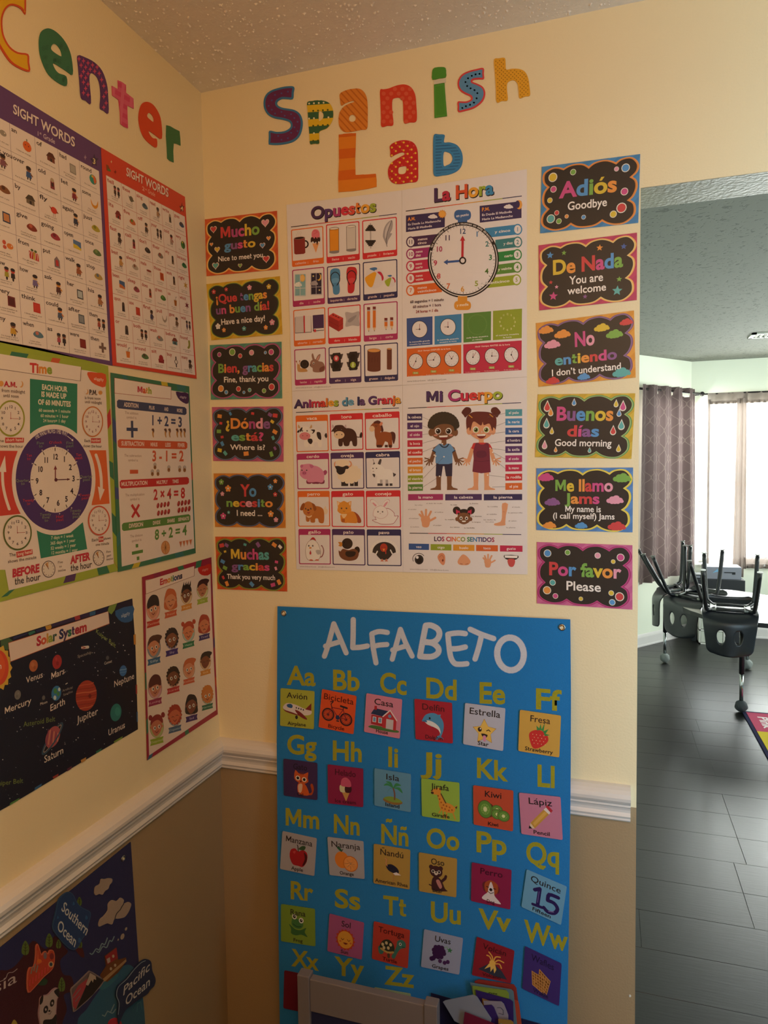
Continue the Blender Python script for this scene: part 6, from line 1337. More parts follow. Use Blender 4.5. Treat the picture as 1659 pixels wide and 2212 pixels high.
# ================================================================ posters on the left wall
A4 = (0, 770, 4.254); A5 = (230, 800, 5.029); A6 = (0, 1280, 4.81); A7 = (290, 1200, 4.916); A8 = (0, 1800, 4.879)
def icon(a, kind, x, y, s, c, c2='#8a5a40', c3='#3a2f30'):
    """small printed picture about 2s tall at (x,y); units of the cell grid, y scaled by q"""
    q = a.iq; z = a.z
    E = lambda dx, dy, rx, ry, col, **k: a.e(x+dx*s, y+dy*s*q, rx*s, ry*s*q, col, n=k.get('n', 12), rot=0)
    Pp = lambda pts, col: a.p([(x+u*s, y+v*s*q) for u, v in pts], col)
    if kind == 'kid':
        E(-.22, .85, .12, .3, c3); E(.2, .85, .12, .3, c3); Pp([(-.4, -.15), (.4, -.15), (.5, .75), (-.5, .75)], c); Pp([(.35, -.1), (.75, .3), (.65, .45), (.3, .2)], c2); E(0, -.55, .42, .42, c2); E(0, -.75, .45, .3, c3)
    elif kind == 'two':
        for d in (-.5, .5): E(d, .75, .16, .35, c3); Pp([(d-.3, -.15), (d+.3, -.15), (d+.35, .6), (d-.35, .6)], c if d < 0 else c3); E(d, -.5, .35, .38, c2); E(d, -.7, .37, .25, c3)
    elif kind == 'house': Pp([(-.7, -.1), (.7, -.2), (.7, .7), (-.7, .6)], c); Pp([(-.9, 0), (-.3, -.8), (.4, -.8), (.9, -.1)], c2); Pp([(-.15, .1), (.2, .1), (.2, .65), (-.15, .65)], c3)
    elif kind == 'fruit': E(0, .15, .75, .8, c); Pp([(-.05, -.6), (.05, -.6), (.1, -.95), (-.1, -1)], '#4a6a3a'); E(-.3, 0, .08, .1, c3); E(.25, .05, .08, .1, c3)
    elif kind == 'ball': E(0, 0, .8, .85, c); Pp([(-.1, -.8), (.5, -.6), (.75, .1), (.3, .7), (.1, 0)], c2); E(-.1, -.5, .25, .2, '#d8b84a')
    elif kind == 'box': Pp([(-.6, -.8), (.6, -.75), (.65, .8), (-.6, .75)], c); Pp([(-.45, -.6), (.45, -.55), (.48, .6), (-.45, .55)], c2)
    elif kind == 'banana': a.b([(x-.8*s, y-.6*s*q), (x-.3*s, y+.2*s*q), (x+.4*s, y+.1*s*q), (x+.8*s, y-.8*s*q), (x+.75*s, y+.2*s*q), (x+.1*s, y+.8*s*q), (x-.6*s, y+.4*s*q)], c)
    elif kind == 'bird': E(0, 0, .6, .55, c); Pp([(-.9, -.5), (-.4, -.2), (-.5, .1)], c2); Pp([(.9, .2), (.4, -.1), (.5, .3)], c2); a.s([(x-.15*s, y+.5*s*q), (x-.2*s, y+1.1*s*q)], .06*s, c2); a.s([(x+.15*s, y+.5*s*q), (x+.15*s, y+1.1*s*q)], .06*s, c2)
    elif kind == 'gift':
        Pp([(-.8, -.4), (.9, -.3), (.9, .9), (-.7, .8)], c)
        for k in range(5): Pp([(-.7+k*.35, -.35), (-.55+k*.35, -.33), (-.75+k*.35+.0, .8), (-.9+k*.35+.1, .78)] if k else [(-.7, -.1), (-.6, -.38), (-.5, -.38), (-.7, .2)], '#e8d8d0')
        Pp([(-.05, -.4), (.2, -.38), (.2, .85), (-.05, .85)], '#c8b44a'); E(-.25, -.6, .25, .2, '#5a6a3a'); E(.35, -.55, .25, .2, '#5a6a3a')
    elif kind == 'fish': E(.3, 0, .55, .45, c); E(-.6, -.35, .3, .35, c2); E(-.55, .35, .3, .3, c2); E(.55, -.1, .1, .1, '#efe8e0')
    elif kind == 'tall': Pp([(-.35, -.6), (.35, -.6), (.4, .8), (-.4, .8)], c); E(0, -.65, .35, .35, c2); Pp([(-.2, -.2), (.2, -.2), (.2, .4), (-.2, .4)], c3)
    elif kind == 'flat': a.b([(x-.9*s, y), (x-.3*s, y-.5*s*q), (x+.5*s, y-.3*s*q), (x+.9*s, y+.3*s*q), (x+.1*s, y+.6*s*q), (x-.7*s, y+.4*s*q)], c); E(-.2, -.15, .3, .3, c2)
    elif kind == 'plus': Pp([(-.25, -.9), (.25, -.9), (.25, .9), (-.25, .9)], c); a.z -= .5; Pp([(-.8, -.25), (.8, -.25), (.8, .25), (-.8, .25)], c)
    elif kind == 'cup': Pp([(-.5, -.3), (.5, -.3), (.35, .9), (-.35, .9)], c); Pp([(-.5, -.5), (.5, -.5), (.5, -.3), (-.5, -.3)], '#ddd6d0'); a.s([(x, y-.3*s*q), (x+.2*s, y-s*q), (x+.5*s, y-1.05*s*q)], .09*s, c3)
    elif kind == 'chair': E(0, -.2, .6, .7, c); Pp([(-.8, 0), (.8, 0), (.7, .8), (-.7, .8)], c2); Pp([(-.5, -.1), (.5, -.1), (.5, .4), (-.5, .4)], c)
    elif kind == 'table': E(0, -.2, .8, .22, c); [a.s([(x+d*s, y-.1*s*q), (x+d*s, y+.7*s*q)], .07*s, c2) for d in (-.6, -.2, .2, .6)]
    elif kind == 'watch': a.s([(x, y-s*q), (x, y+s*q)], .3*s, c3); E(0, 0, .5, .5, c3); E(0, 0, .36, .38, '#e8e0dc')
    elif kind == 'pic': Pp([(-.8, -.7), (.8, -.6), (.8, .8), (-.8, .7)], c); Pp([(-.8, 0), (0, .1), (.8, .5), (.8, .8), (-.8, .7)], c2)
    elif kind == 'star': a.star(x, y, .9*s, c, n=6, k=.35, ry=.9*s*q)
    elif kind == 'cage': Pp([(-.5, -.4), (0, -1), (.5, -.4), (.55, .9), (-.5, .85)], '#8a7a80'); Pp([(-.25, -.2), (.25, -.2), (.3, .6), (-.2, .6)], c); E(0, -.2, .25, .2, c)
    elif kind == 'sock': a.b([(x-.1*s, y-.9*s*q), (x+.4*s, y-.9*s*q), (x+.4*s, y+.3*s*q), (x-.1*s, y+.9*s*q), (x-.5*s, y+.7*s*q), (x-.1*s, y+.1*s*q)], c)
    a.z = z
def words_poster(root, wall_quad_px, rows, ncols, wcol, gcol, name):
    a = Art('L', quad=wall_quad_px, w=4 if ncols == 4 else 6, h=8, base=root['_b']); a.iq = 1.0
    W = a.w
    a.p([(-1.0 if ncols == 4 else 0, 0), (W, 0), (W, 8), (-1.0 if ncols == 4 else 0, 8)], '#eee4e2'); a.build('white_field', root)
    for r, row in enumerate(rows):
        n = len(row); cw = (W+1)/n if ncols == 4 else W/n; x0 = -1.0 if ncols == 4 else 0.0; nominal = cw
        for c_, (w_, kind, c1, c2, cap) in enumerate(row):
            xa, xb = x0+c_*cw, x0+(c_+1)*cw; g = .012*(W/4)
            for p0, p1 in (((xa, r), (xb, r)), ((xa, r), (xa, r+1))): a.s([p0, p1], g, gcol, lay=.2)
            if r == 7: a.s([(xa, 8), (xb, 8)], g, gcol, lay=.2)
            a.z = 3; k = .095*len(w_)*cw
            if w_: a.t(w_, xa+.06*cw, r+.25, xa+.06*cw+k*1.15, r+.25, .155, wcol, bold=.02)
            a.iq = 1.0/cw if ncols == 4 else 1.0/cw*.98; a.z = 4
            icon(a, kind, xa+.66*cw, r+.49, .235*cw, c1, c2); a.z = 8
            L_ = cap.split('/')
            for i, t in enumerate(L_):
                kk = min(.46, .017*len(t)+.02)*cw; a.t(t, xa+cw*.5-kk, r+.84+.085*i-(.03 if len(L_) > 1 else 0), xa+cw*.5+kk, r+.84+.085*i-(.03 if len(L_) > 1 else 0), .05, '#5f5052', bold=0)
            a.build('word_cell', root)
            a.z = 1
G3 = 'teaching posters on the left wall'
def lposter(pts, label, col, base, crop=None, th=.0006):
    o = slab('classroom_poster', pts, 'L', col, base=base, th=th, crop=crop); pr(o, label, 'poster'); o['_b'] = base+th+.0001; return o
# 1st grade sheet (lies under its red neighbour)
s1 = lposter([(-150, 92), (216.8, 319), (242, 790), (-150, 709)], 'purple bordered poster of sight words for first grade', '#67477f', .0008)
B_, R_2, Y_2, G_ = '#4a5f8c', '#c0392f', '#d8a030', '#5f8a4c'
rows1 = [[('', 'fish', '#9a938c', '#6a6460', 'The shark is in the sea'), ('an', 'fruit', '#e06a2c', '#ffffff', 'I have an orange'), ('of', 'house', '#7a4434', '#5c3228', 'It is made of wood'), ('had', 'box', '#9a958f', '#b5b0aa', 'She had to go to/the hospital'), ('round', 'ball', '#3f9a8c', '#e06a3a', 'The ball is round')],
 [('thank you', 'kid', '#8a5a6a', '#8a5a40', 'Thank you!'), ('over', 'kid', '#41609a', '#8a5a40', 'Put it down over there'), ('old', 'tall', '#8a3a44', '#b8a890', 'The old lady is nice'), ('let', 'kid', '#8c3040', '#c98a5c', 'Let me think about it'), ('some', 'banana', '#e09a2c', '#c98a5c', 'May I have/some bananas?')],
 [('with', 'flat', '#8a5a3a', '#5c3a28', 'I help with a pie'), ('by', 'house', '#7a6a58', '#54483c', 'We live by the pond'), ('fly', 'bird', '#d8432f', '#8c3a2c', 'I wish I could/fly like a bird'), ('again', 'kid', '#3a4058', '#d8a878', 'Try it again'), ('just', 'flat', '#b4a83c', '#8a8a30', 'This paint is/just my size')],
 [('in', 'box', '#34466c', '#c98a5c', 'May I come in?'), ('give', 'flat', '#8c3a2c', '#c0604a', 'Could you give me/something to eat?'), ('going', 'flat', '#a83a4c', '#7a2c3c', 'I am going to sleep'), ('open', 'pic', '#5c7fb4', '#d8c03c', 'Open the window'), ('once', 'flat', '#5f7a4c', '#7f9a5c', 'I have been to the/countryside once')],
 [('has', 'fish', '#e0843a', '#d05a44', 'I think this/fish is at home'), ('from', 'gift', '#c23a34', '#ffffff', 'The gift was from/his mom'), ('put', 'cage', '#c03a3c', '#ffffff', 'The parrot was/put into the cage'), ('walk', 'kid', '#a8603c', '#a8603c', 'Let’s go for a walk'), ('stop', 'flat', '#b89a54', '#6a7a8c', 'He will stop to rest')],
 [('know', 'two', '#b0a83c', '#c24a3c', 'I know how to/count to 10'), ('how', 'kid', '#7a6aa0', '#d8b48c', 'How are you/feeling now?'), ('ask', 'kid', '#5c3430', '#d8943c', 'May I ask you/something?'), ('her', 'box', '#4a4a50', '#b8c4cc', 'Jane loves her job/as a teacher'), ('his', 'kid', '#b07a50', '#a8603c', 'He will do his best')],
 [('every', 'box', '#7a3030', '#5c2424', 'We have breakfast at/home every day'), ('think', 'box', '#c8382c', '#d04434', 'I think this is your/suitcase'), ('could', 'kid', '#54607c', '#d8843c', 'I could read all day'), ('after', 'box', '#5c6470', '#8c94a0', 'She watches TV after/finishing homework'), ('them', 'two', '#a84a40', '#b07048', 'I saw them playing/together')],
 [('any', 'kid', '#d0a23c', '#8a5a40', 'I’m hungry, but I/don’t have any food'), ('when', 'flat', '#5c8098', '#c87a6c', 'I swam when/it got too hot'), ('as', 'two', '#b04c5c', '#8a5a40', 'I’m as tall as her'), ('were', 'box', '#7c2420', '#8a2c26', 'We were there to/watch the show'), ('then', 'plus', '#7a6058', '#ffffff', 'Go straight and/then turn right')]]
words_poster(s1, [(18.6, 266), (212.2, 369.8), (235.5, 779.8), (47.7, 745)], rows1, 4, '#4a3f42', '#8a7484', 'a')
A2 = (0, 220, 3.7705)
a = Art('L', crop=A2, base=.0016); a.t('SIGHT WORDS', 100, 92, 605, 370, 74, '#f0e4e0', bold=.02, res=3, shadow='#4a3260'); a.z = 0; a.t('1', 296, 272, 312, 281, 34, '#d8c8d8'); a.t('st', 316, 262, 332, 270, 18, '#d8c8d8'); a.t('Grade', 345, 295, 442, 345, 38, '#d8c8d8', bold=.01); a.build('heading', s1)
a.star(762, 480, 36, '#4a3a5c', ry=58); a.t('3', 748, 500, 774, 512, 42, '#e8d8a0', bold=.02); a.star(688, 453, 12, '#a890b0', n=4, ry=24); a.build('page_star', s1)
# 2nd grade sheet
s2 = lposter([(216.4, 318.8), (397.8, 425.5), (423.3, 818.3), (241.6, 789.5)], 'red bordered poster of sight words for second grade', '#d84a36', .0016)
D = lambda w, k, c1, c2, cap: (w, k, c1, c2, cap)
rows2 = [[D('tell', 'two', '#4a3430', '#a84a44', 'We will tell/the secret'), D('these', 'bird', '#6a6458', '#4c4840', 'These flowers/are beautiful'), D('sing', 'flat', '#54687a', '#3c4c5c', 'The birds sing/a pretty song'), D('read', 'kid', '#b08a6c', '#6a5048', 'I read books/day and night'), D('write', 'tall', '#5c5450', '#a8927c', 'Write down your/name on the paper'), D('goes', 'flat', '#3c5478', '#6a4a3c', 'The ship goes out')],
 [D('its', 'house', '#a03a38', '#7c2c2c', 'The horse won,/also its barn'), D('five', 'flat', '#c86a3c', '#5c8a40', 'There are five/coins in the basket'), D('off', 'kid', '#4a4244', '#a8765c', 'Please turn off/the light'), D('your', 'two', '#3a3436', '#6a5448', 'Is this your bag?'), D('cold', 'kid', '#b09488', '#a8443c', 'I have a cold'), D('very', 'ball', '#4c8a4a', '#34603a', 'The turtle was/very slow')],
 [D('fast', 'kid', '#4a3a36', '#5c4438', 'The cheetah/can run so fast'), D('call', 'tall', '#b03c48', '#4a3a38', 'I will call/my friend'), D("don't", 'flat', '#3a3434', '#5c5450', 'I don’t know/how to play chess'), D('their', 'flat', '#8a8078', '#9a4c44', 'Where is/their tower?'), D('why', 'tall', '#7c6a5c', '#5a5048', 'Why are you sad?'), D('because', 'flat', '#3c7a50', '#2c5c40', 'It was closed because/it was late')],
 [D('best', 'kid', '#c89a5c', '#c8945c', 'He was the best/baseball player'), D('always', 'flat', '#b0a49c', '#8a5c4c', 'I always have a/bowl of ice cream'), D('made', 'table', '#94402f', '#6a3428', 'This table is/made of wood'), D('those', 'box', '#c86030', '#b04c28', 'Those balloons/are pretty'), D('work', 'tall', '#7a5c4c', '#3c3230', 'I have to work/hard today'), D('right', 'star', '#c0943c', '#a87a30', 'Should I turn/right or left?')],
 [D('been', 'pic', '#4a6a9c', '#d07a44', 'Have you been to/the beach?'), D('sleep', 'flat', '#9c4458', '#6a4a3c', 'It is time to/go to sleep'), D('does', 'tall', '#b0503c', '#7c4434', 'Does everyone/have gifts?'), D('green', 'flat', '#4c7c3c', '#6a9c50', 'The grass is green'), D('us', 'cup', '#a8682c', '#6a3c28', 'The gave us/a trophy'), D('which', 'star', '#7c2c3c', '#5c2430', 'Which one is/the star?')],
 [D('upon', 'tall', '#3c3438', '#54443c', 'She looked up/upon that cloud'), D('use', 'box', '#bc3c2c', '#c8482f', 'May I use your/dictionary?'), D('first', 'kid', '#4c4a6c', '#6a5048', 'This was their place/in the dance program'), D('pull', 'banana', '#a89c94', '#8c8078', 'Pull the dog out'), D('gave', 'kid', '#6a5040', '#8c6a50', 'He gave his/dog some food'), D('wish', 'two', '#5c4c6c', '#8a6450', 'I wish for/something')],
 [D('or', 'tall', '#4a4444', '#5c4a40', 'Do you like/green or blue?'), D('both', 'two', '#54342c', '#a8644c', 'We both like to/play games'), D('wash', 'flat', '#8c8c8c', '#b86a54', 'Wash your hands/before eating'), D('before', 'house', '#54808c', '#7c3c30', 'I read these/before'), D('found', 'sock', '#94943c', '#94943c', 'He found this on/the sofa')],
 [D('would', 'cup', '#dd7c2c', '#ffffff', 'Would you/like some juice?'), D('around', 'flat', '#54784c', '#5c4438', 'We ride around/the green field'), D('sit', 'chair', '#a03038', '#8a2830', 'You can sit on/a blue chair'), D('buy', 'watch', '#54484c', '#ffffff', 'I will buy a new watch'), D('many', 'kid', '#54443c', '#6a4c38', 'How many fingers/are you holding?')]]
words_poster(s2, [(226.8, 378.3), (397.2, 468), (420.0, 810.6), (249.8, 783.3)], rows2, 6, '#b8504c', '#c47a74', 'b')
a = Art('L', crop=A2, base=.0024); a.t('SIGHT WORDS', 1020, 600, 1365, 778, 66, '#f0e4e0', bold=.02, res=3, shadow='#a8342a'); a.z = 0; a.t('2', 1150, 718, 1170, 730, 30, '#eeb8a8'); a.t('nd', 1172, 716, 1188, 724, 14, '#eeb8a8'); a.t('Grade', 1196, 742, 1256, 774, 32, '#eeb8a8', bold=.01); a.build('heading', s2)
a.star(1474, 865, 22, '#7c2c30', ry=46); a.t('4', 1464, 882, 1484, 892, 34, '#e8d8b0', bold=.02); a.build('page_star', s2)
a.p([(855, 510), (875, 520), (890, 560), (860, 560)], '#8c4a2c'); a.p([(870, 545), (892, 555), (892, 572), (866, 562)], '#5c7a3c'); a.star(898, 490, 7, '#f0d8a8', n=4, ry=14); a.star(930, 572, 12, '#8c2420', n=4, ry=20); a.build('printed_bits', s2)

# coloured, striped frame of the big teaching posters
def border(a, o_, i_, cols, seed):
    """o_, i_: outer and inner quads in local units; crayons of colour run around between them"""
    rr_ = random.Random(seed)
    for e in range(4):
        A, B_, Cq, D_ = o_[e], o_[(e+1) % 4], i_[(e+1) % 4], i_[e]; u = 0.0; k = 0
        a.p([A, B_, Cq, D_], cols[0], lay=.03)
        while u < 1:
            du = rr_.uniform(.05, .12); v = min(1, u+du)
            if k % 2:
                sl = rr_.uniform(-.02, .02); P = lambda s_, t: (A[0]+(B_[0]-A[0])*s_+((D_[0]+(Cq[0]-D_[0])*s_)-(A[0]+(B_[0]-A[0])*s_))*t, A[1]+(B_[1]-A[1])*s_+((D_[1]+(Cq[1]-D_[1])*s_)-(A[1]+(B_[1]-A[1])*s_))*t)
                a.p([P(u, 0), P(v, 0), P(min(1, v+sl), 1), P(max(0, u+sl), 1)], cols[1+(rr_.randrange(len(cols)-1))], lay=.03)
            u = v+rr_.uniform(.02, .1); k += 1
    a.z = .8
def clockface(a, x, y, rx, ry, w, ringc, numc='#4a3a3e', hr=(0, .45), mn=(90, .5), hc='#a8443a', ns=.15, ticks=True, light=None):
    a.e(x, y, rx, ry, ringc, n=36); a.e(x, y, rx-w, ry-w*1.2, light or '#e9ded8', n=36)
    R, Q = rx-w, ry-w*1.2
    if ticks:
        for i in range(12): t = math.radians(i*30); a.s([(x+R*.93*math.cos(t), y+Q*.93*math.sin(t)), (x+R*.85*math.cos(t), y+Q*.85*math.sin(t))], rx*.02, '#7a5a50', lay=0)
    for i in range(1, 13):
        t = math.radians(i*30-90); n_ = str(i); w_ = R*ns*.55*len(n_); px, py = x+R*.70*math.cos(t), y+Q*.70*math.sin(t)
        a.t(n_, px-w_, py+Q*ns*.5, px+w_, py+Q*ns*.5, Q*ns*1.1, numc, bold=.02, lay=.1)
    for an, l_ in (hr, mn): t = math.radians(an-90); a.s([(x, y), (x+R*l_*math.cos(t), y+Q*l_*math.sin(t))], rx*.03, hc)
    a.e(x, y, rx*.04, ry*.04, hc, n=8)

# ---- Time
tm = lposter([(-330, -260), (988, 88), (1085, 1968), (-290, 2330)], 'teaching poster about telling time, green frame', '#9fb43a', .0008, crop=A4)
a = Art('L', crop=A4, base=.0016)
border(a, [(-330, -110), (988, 88), (1085, 1968), (0, 2215)], [(-330, -30), (960, 160), (1040, 1900), (70, 2150)], ['#a3b540', '#d2643c', '#5a3a6a', '#c23838', '#3c6a9a', '#3a7a5a', '#a3b540'], 4); a.build('border_print', tm)
a.p([(-330, -20), (795, 130), (960, 165), (1040, 1905), (75, 2150), (40, 1960), (-330, 1960)], '#eadfd9'); a.build('white_field', tm)
a.p([(-330, -70), (742, 98), (735, 228), (-330, 72)], '#5a4038'); a.z += .5; a.p([(-330, -75), (738, 96), (730, 224), (-330, 66)], '#efe4de'); a.t('Time', 268, 145, 470, 160, 82, ['#cc3a3a', '#d45a3a', '#dc9038', '#94ac38'], bold=.045, res=3); a.build('title_strip', tm, label='white title strip reading Time')
a.b([(798, 145), (880, 150), (965, 165), (962, 278), (900, 272), (840, 240), (805, 190)], '#dc5a2c', n=2); a.t('aliggity', 855, 215, 945, 228, 26, '#eed8c8', bold=.01); a.build('corner_tab', tm)
a.z = 2; a.p([(268, 205), (704, 252), (702, 720)]+[(486+352*math.cos(math.radians(t)), 1060+420*math.sin(math.radians(t))) for t in (-54, -70, -85, -100, -115, -128)]+[(268, 712)], '#2f8468')
for t_, x0, y0, x1, y1 in (('EACH HOUR', 378, 303, 610, 326), ('IS MADE UP', 372, 368, 602, 390), ('OF 60 MINUTES', 342, 440, 643, 462)): a.t(t_, x0, y0, x1, y1, 46, '#e9e2d0', bold=.035)
for t_, x0, y0, x1, y1 in (('60 seconds = 1 minute', 348, 507, 640, 520), ('60 minutes = 1 hour', 365, 557, 622, 566), ('24 hours= 1 day', 388, 603, 595, 608)): a.t(t_, x0, y0, x1, y1, 28, '#d8dcc4')
a.build('fact_panel', tm)
a.z = 2; a.p([(328, 1582), (420, 1625), (520, 1640), (640, 1620), (755, 1522), (795, 1770), (368, 1856)], '#2f8468', sm=0)
for t_, x0, y0, x1, y1 in (('7 days = 1 week', 462, 1682, 668, 1658), ('365 days = 1 year', 455, 1732, 685, 1700), ('52 weeks = 1 year', 458, 1778, 690, 1744), ('12 months = 1 year', 462, 1820, 705, 1788)): a.t(t_, x0, y0, x1, y1, 28, '#d8dcc4')
a.build('fact_panel', tm)
a.z = 2; a.p([(-120, 865), (155, 868), (115, 1000), (108, 1160), (135, 1300), (190, 1445), (-120, 1478)], '#cf4434', sm=0); a.s([(15, 1060), (20, 1180), (45, 1300), (78, 1402)], 26, '#eadfd9', sm=3); a.p([(-20, 1060), (38, 910), (50, 1062)], '#eadfd9'); a.build('arrow_panel', tm)
a.p([(798, 862), (968, 862), (1000, 1352), (835, 1368), (855, 1200), (840, 1000)], '#de6a30', sm=0); a.s([(875, 905), (905, 1000), (922, 1110), (925, 1210)], 26, '#eadfd9', sm=3); a.p([(892, 1195), (955, 1222), (912, 1325)], '#eadfd9'); a.build('arrow_panel', tm)
a.z = 12; a.e(485, 1133, 385, 508, '#eadfd9', n=64, rot=0); a.e(485, 1133, 350, 465, '#4a2f70', n=64); a.e(498, 1133, 228, 303, '#e9ded8', n=56)
for i in range(60):
    t = math.radians(i*6); r0, r1 = .96, (.88 if i % 5 == 0 else .93); a.s([(498+228*r0*math.cos(t), 1133+303*r0*math.sin(t)), (498+228*r1*math.cos(t), 1133+303*r1*math.sin(t))], 7 if i % 5 == 0 else 3, '#c8743c' if i % 5 == 0 else '#b08c60', lay=0)
a.z += 1
for n_, x, y in (('12', 500, 946), ('1', 583, 968), ('2', 638, 1042), ('3', 667, 1146), ('4', 652, 1260), ('5', 602, 1333), ('6', 526, 1370), ('7', 430, 1344), ('8', 366, 1275), ('9', 332, 1168), ('10', 360, 1060), ('11', 416, 976)): w = 13*len(n_)+(-2 if len(n_) == 2 else 0); a.t(n_, x-w, y, x+w, y, 48, '#35262c', bold=.035, res=3, lay=.2)
a.s([(500, 1130), (500, 1030)], 10, '#7c2c34'); a.p([(484, 1040), (516, 1038), (500, 1000)], '#7c2c34'); a.s([(505, 1134), (615, 1130)], 9, '#5c2430'); a.p([(608, 1118), (608, 1142), (638, 1128)], '#5c2430'); a.e(505, 1134, 15, 17, '#5c2430', n=14)
a.arc_text('THE HAND MOVES THIS WAY', 485, 1133, 322, 428, 239, 292, 34, '#e4dade', bold=.015); a.s([(610, 733), (655, 768)], 6, '#e4dade'); a.p([(664, 780), (645, 774), (662, 756)], '#e4dade')
for t_, x, y, c in (('O’clock', 500, 802, '#c8404a'), ('Five', 360, 808, '#7a9080'), ('to', 364, 836, '#7a9080'), ('Five', 632, 806, '#7a9080'), ('past', 632, 834, '#7a9080'), ('Ten', 258, 922, '#c8404a'), ('to', 255, 952, '#c8404a'), ('Ten', 714, 916, '#c8404a'), ('past', 714, 944, '#c8404a'),
                    ('Quarter', 195, 1152, '#8a9880'), ('to', 200, 1180, '#8a9880'), ('Quarter', 782, 1116, '#8a9880'), ('past', 786, 1143, '#8a9880'), ('Twenty', 250, 1334, '#c8404a'), ('to', 252, 1364, '#c8404a'), ('Twenty', 772, 1286, '#c8404a'), ('past', 774, 1312, '#c8404a'),
                    ('Twenty', 408, 1464, '#8a9880'), ('five', 412, 1490, '#8a9880'), ('to', 416, 1518, '#8a9880'), ('Half', 538, 1484, '#c8404a'), ('past', 540, 1512, '#c8404a'), ('Twenty', 684, 1428, '#8a9880'), ('five', 690, 1456, '#8a9880'), ('past', 692, 1482, '#8a9880')): w = len(t_)*8.6; a.t(t_, x-w, y+2, x+w, y-2, 25, c, bold=.005, lay=.1)
for x, y in ((500, 822), (377, 862), (615, 860), (286, 985), (694, 968), (260, 1152), (732, 1120), (306, 1314), (716, 1273), (412, 1418), (537, 1445), (648, 1392)): a.e(x, y, 8, 9, '#e9ded8', n=3, lay=.1)
a.build('clock_face', tm, label='large purple ringed clock face')
a.z = 16; clockface(a, 90, 570, 130, 168, 14, '#9a9c34', hr=(0, .38), mn=(92, .62)); a.build('small_clock', tm)
clockface(a, 842, 600, 97, 142, 10, '#c8783c', numc='#8a4a54', hr=(0, .38), mn=(92, .6)); a.build('small_clock', tm)
clockface(a, 150, 1620, 132, 162, 13, '#5c6a2c', hr=(-4, .42), mn=(88, .6)); a.build('small_clock', tm)
clockface(a, 900, 1508, 102, 138, 12, '#d05a3c', numc='#7a5a54', hr=(-4, .4), mn=(86, .55)); a.build('small_clock', tm)
for x, y, rx, ry in ((438, 1954, 62, 78), (898, 1850, 52, 72)): a.z = 16; a.e(x, y, rx, ry, '#5c4c4c', n=28); a.e(x, y, rx-6, ry-7, '#e4dad0', n=28); a.p([(x, y), (x-rx*.55, y-ry*.6), (x-rx*.1, y-ry*.85)], '#d8a060'); a.s([(x, y), (x-rx*.35, y-ry*.55)], 5, '#6a3a30'); [a.e(x+.75*rx*math.cos(k*.5236), y+.75*ry*math.sin(k*.5236), 4, 5, '#8a7c78', n=6, lay=0) for k in range(12)]; a.build('small_clock', tm)
a.z = 16
for t_, x0, y0, x1, y1, h, c, b_ in (('A.M.', 30, 275, 148, 285, 48, '#c03040', .04), ('from midnight', 5, 325, 222, 342, 30, '#5a4a4c', .005), ('until noon', 20, 372, 165, 382, 30, '#5a4a4c', .005), ('P.M.', 812, 350, 885, 354, 44, '#33282c', .04), ('Is from noon', 770, 392, 918, 400, 26, '#5a4a4c', .005), ('until midnight', 770, 428, 928, 440, 26, '#5a4a4c', .005),
        ('The', -45, 787, 28, 788, 28, '#4a3c3e', .005), ('shows the hour', -30, 836, 205, 840, 28, '#4a3c3e', .005), ('Each', 766, 786, 822, 788, 26, '#4a3c3e', .005), ('shows the hour', 754, 834, 928, 838, 26, '#4a3c3e', .005), ('The', 75, 1840, 136, 1832, 30, '#4a3c3e', .005), ('shows the minute', 64, 1900, 326, 1856, 28, '#4a3c3e', .005),
        ('Each', 834, 1702, 895, 1694, 26, '#4a3c3e', .005), ('shows', 945, 1688, 1010, 1678, 26, '#4a3c3e', .005), ('one minute', 870, 1742, 995, 1728, 26, '#4a3c3e', .005), ('BEFORE', 105, 2028, 352, 1978, 70, '#c43444', .05), ('the hour', 125, 2098, 362, 2052, 62, '#33282c', .01), ('AFTER', 642, 1904, 816, 1866, 66, '#c43444', .05), ('the hour', 640, 1975, 836, 1936, 58, '#33282c', .01),
        ('Five', 522, 1905, 570, 1898, 24, '#6a5c5c', 0), ('to', 535, 1940, 560, 1936, 20, '#6a5c5c', 0), ('twelve', 524, 1980, 596, 1970, 24, '#6a5c5c', 0), ('Five', 968, 1808, 1010, 1800, 22, '#6a5c5c', 0), ('past', 972, 1842, 1014, 1834, 22, '#6a5c5c', 0), ('twelve', 970, 1876, 1030, 1866, 22, '#6a5c5c', 0)): a.t(t_, x0, y0, x1, y1, h, c, bold=b_, lay=.1)
for q, t_ in (([(38,745),(212,748),(210,790),(38,795)], 'short hand'), ([(828,752),(918,752),(918,795),(828,795)], 'number'), ([(140,1795),(288,1770),(292,1815),(146,1850)], 'long hand'), ([(896,1658),(942,1652),(944,1700),(900,1706)], 'line')): a.z = 17; a.p(q, '#c84038'); qt(a, q, t_, .05, .95, .72, .6, '#efd8cc')
a.e(2, 250, 22, 26, '#e0a050'); a.e(185, 256, 20, 30, '#d8a060'); a.z += .5; a.e(175, 250, 18, 28, '#eadfd9'); a.e(788, 325, 16, 24, '#d8a060'); a.z += .5; a.e(780, 320, 14, 22, '#eadfd9'); a.star(914, 333, 22, '#d89a50', n=10, k=.7)
a.build('caption_text', tm)

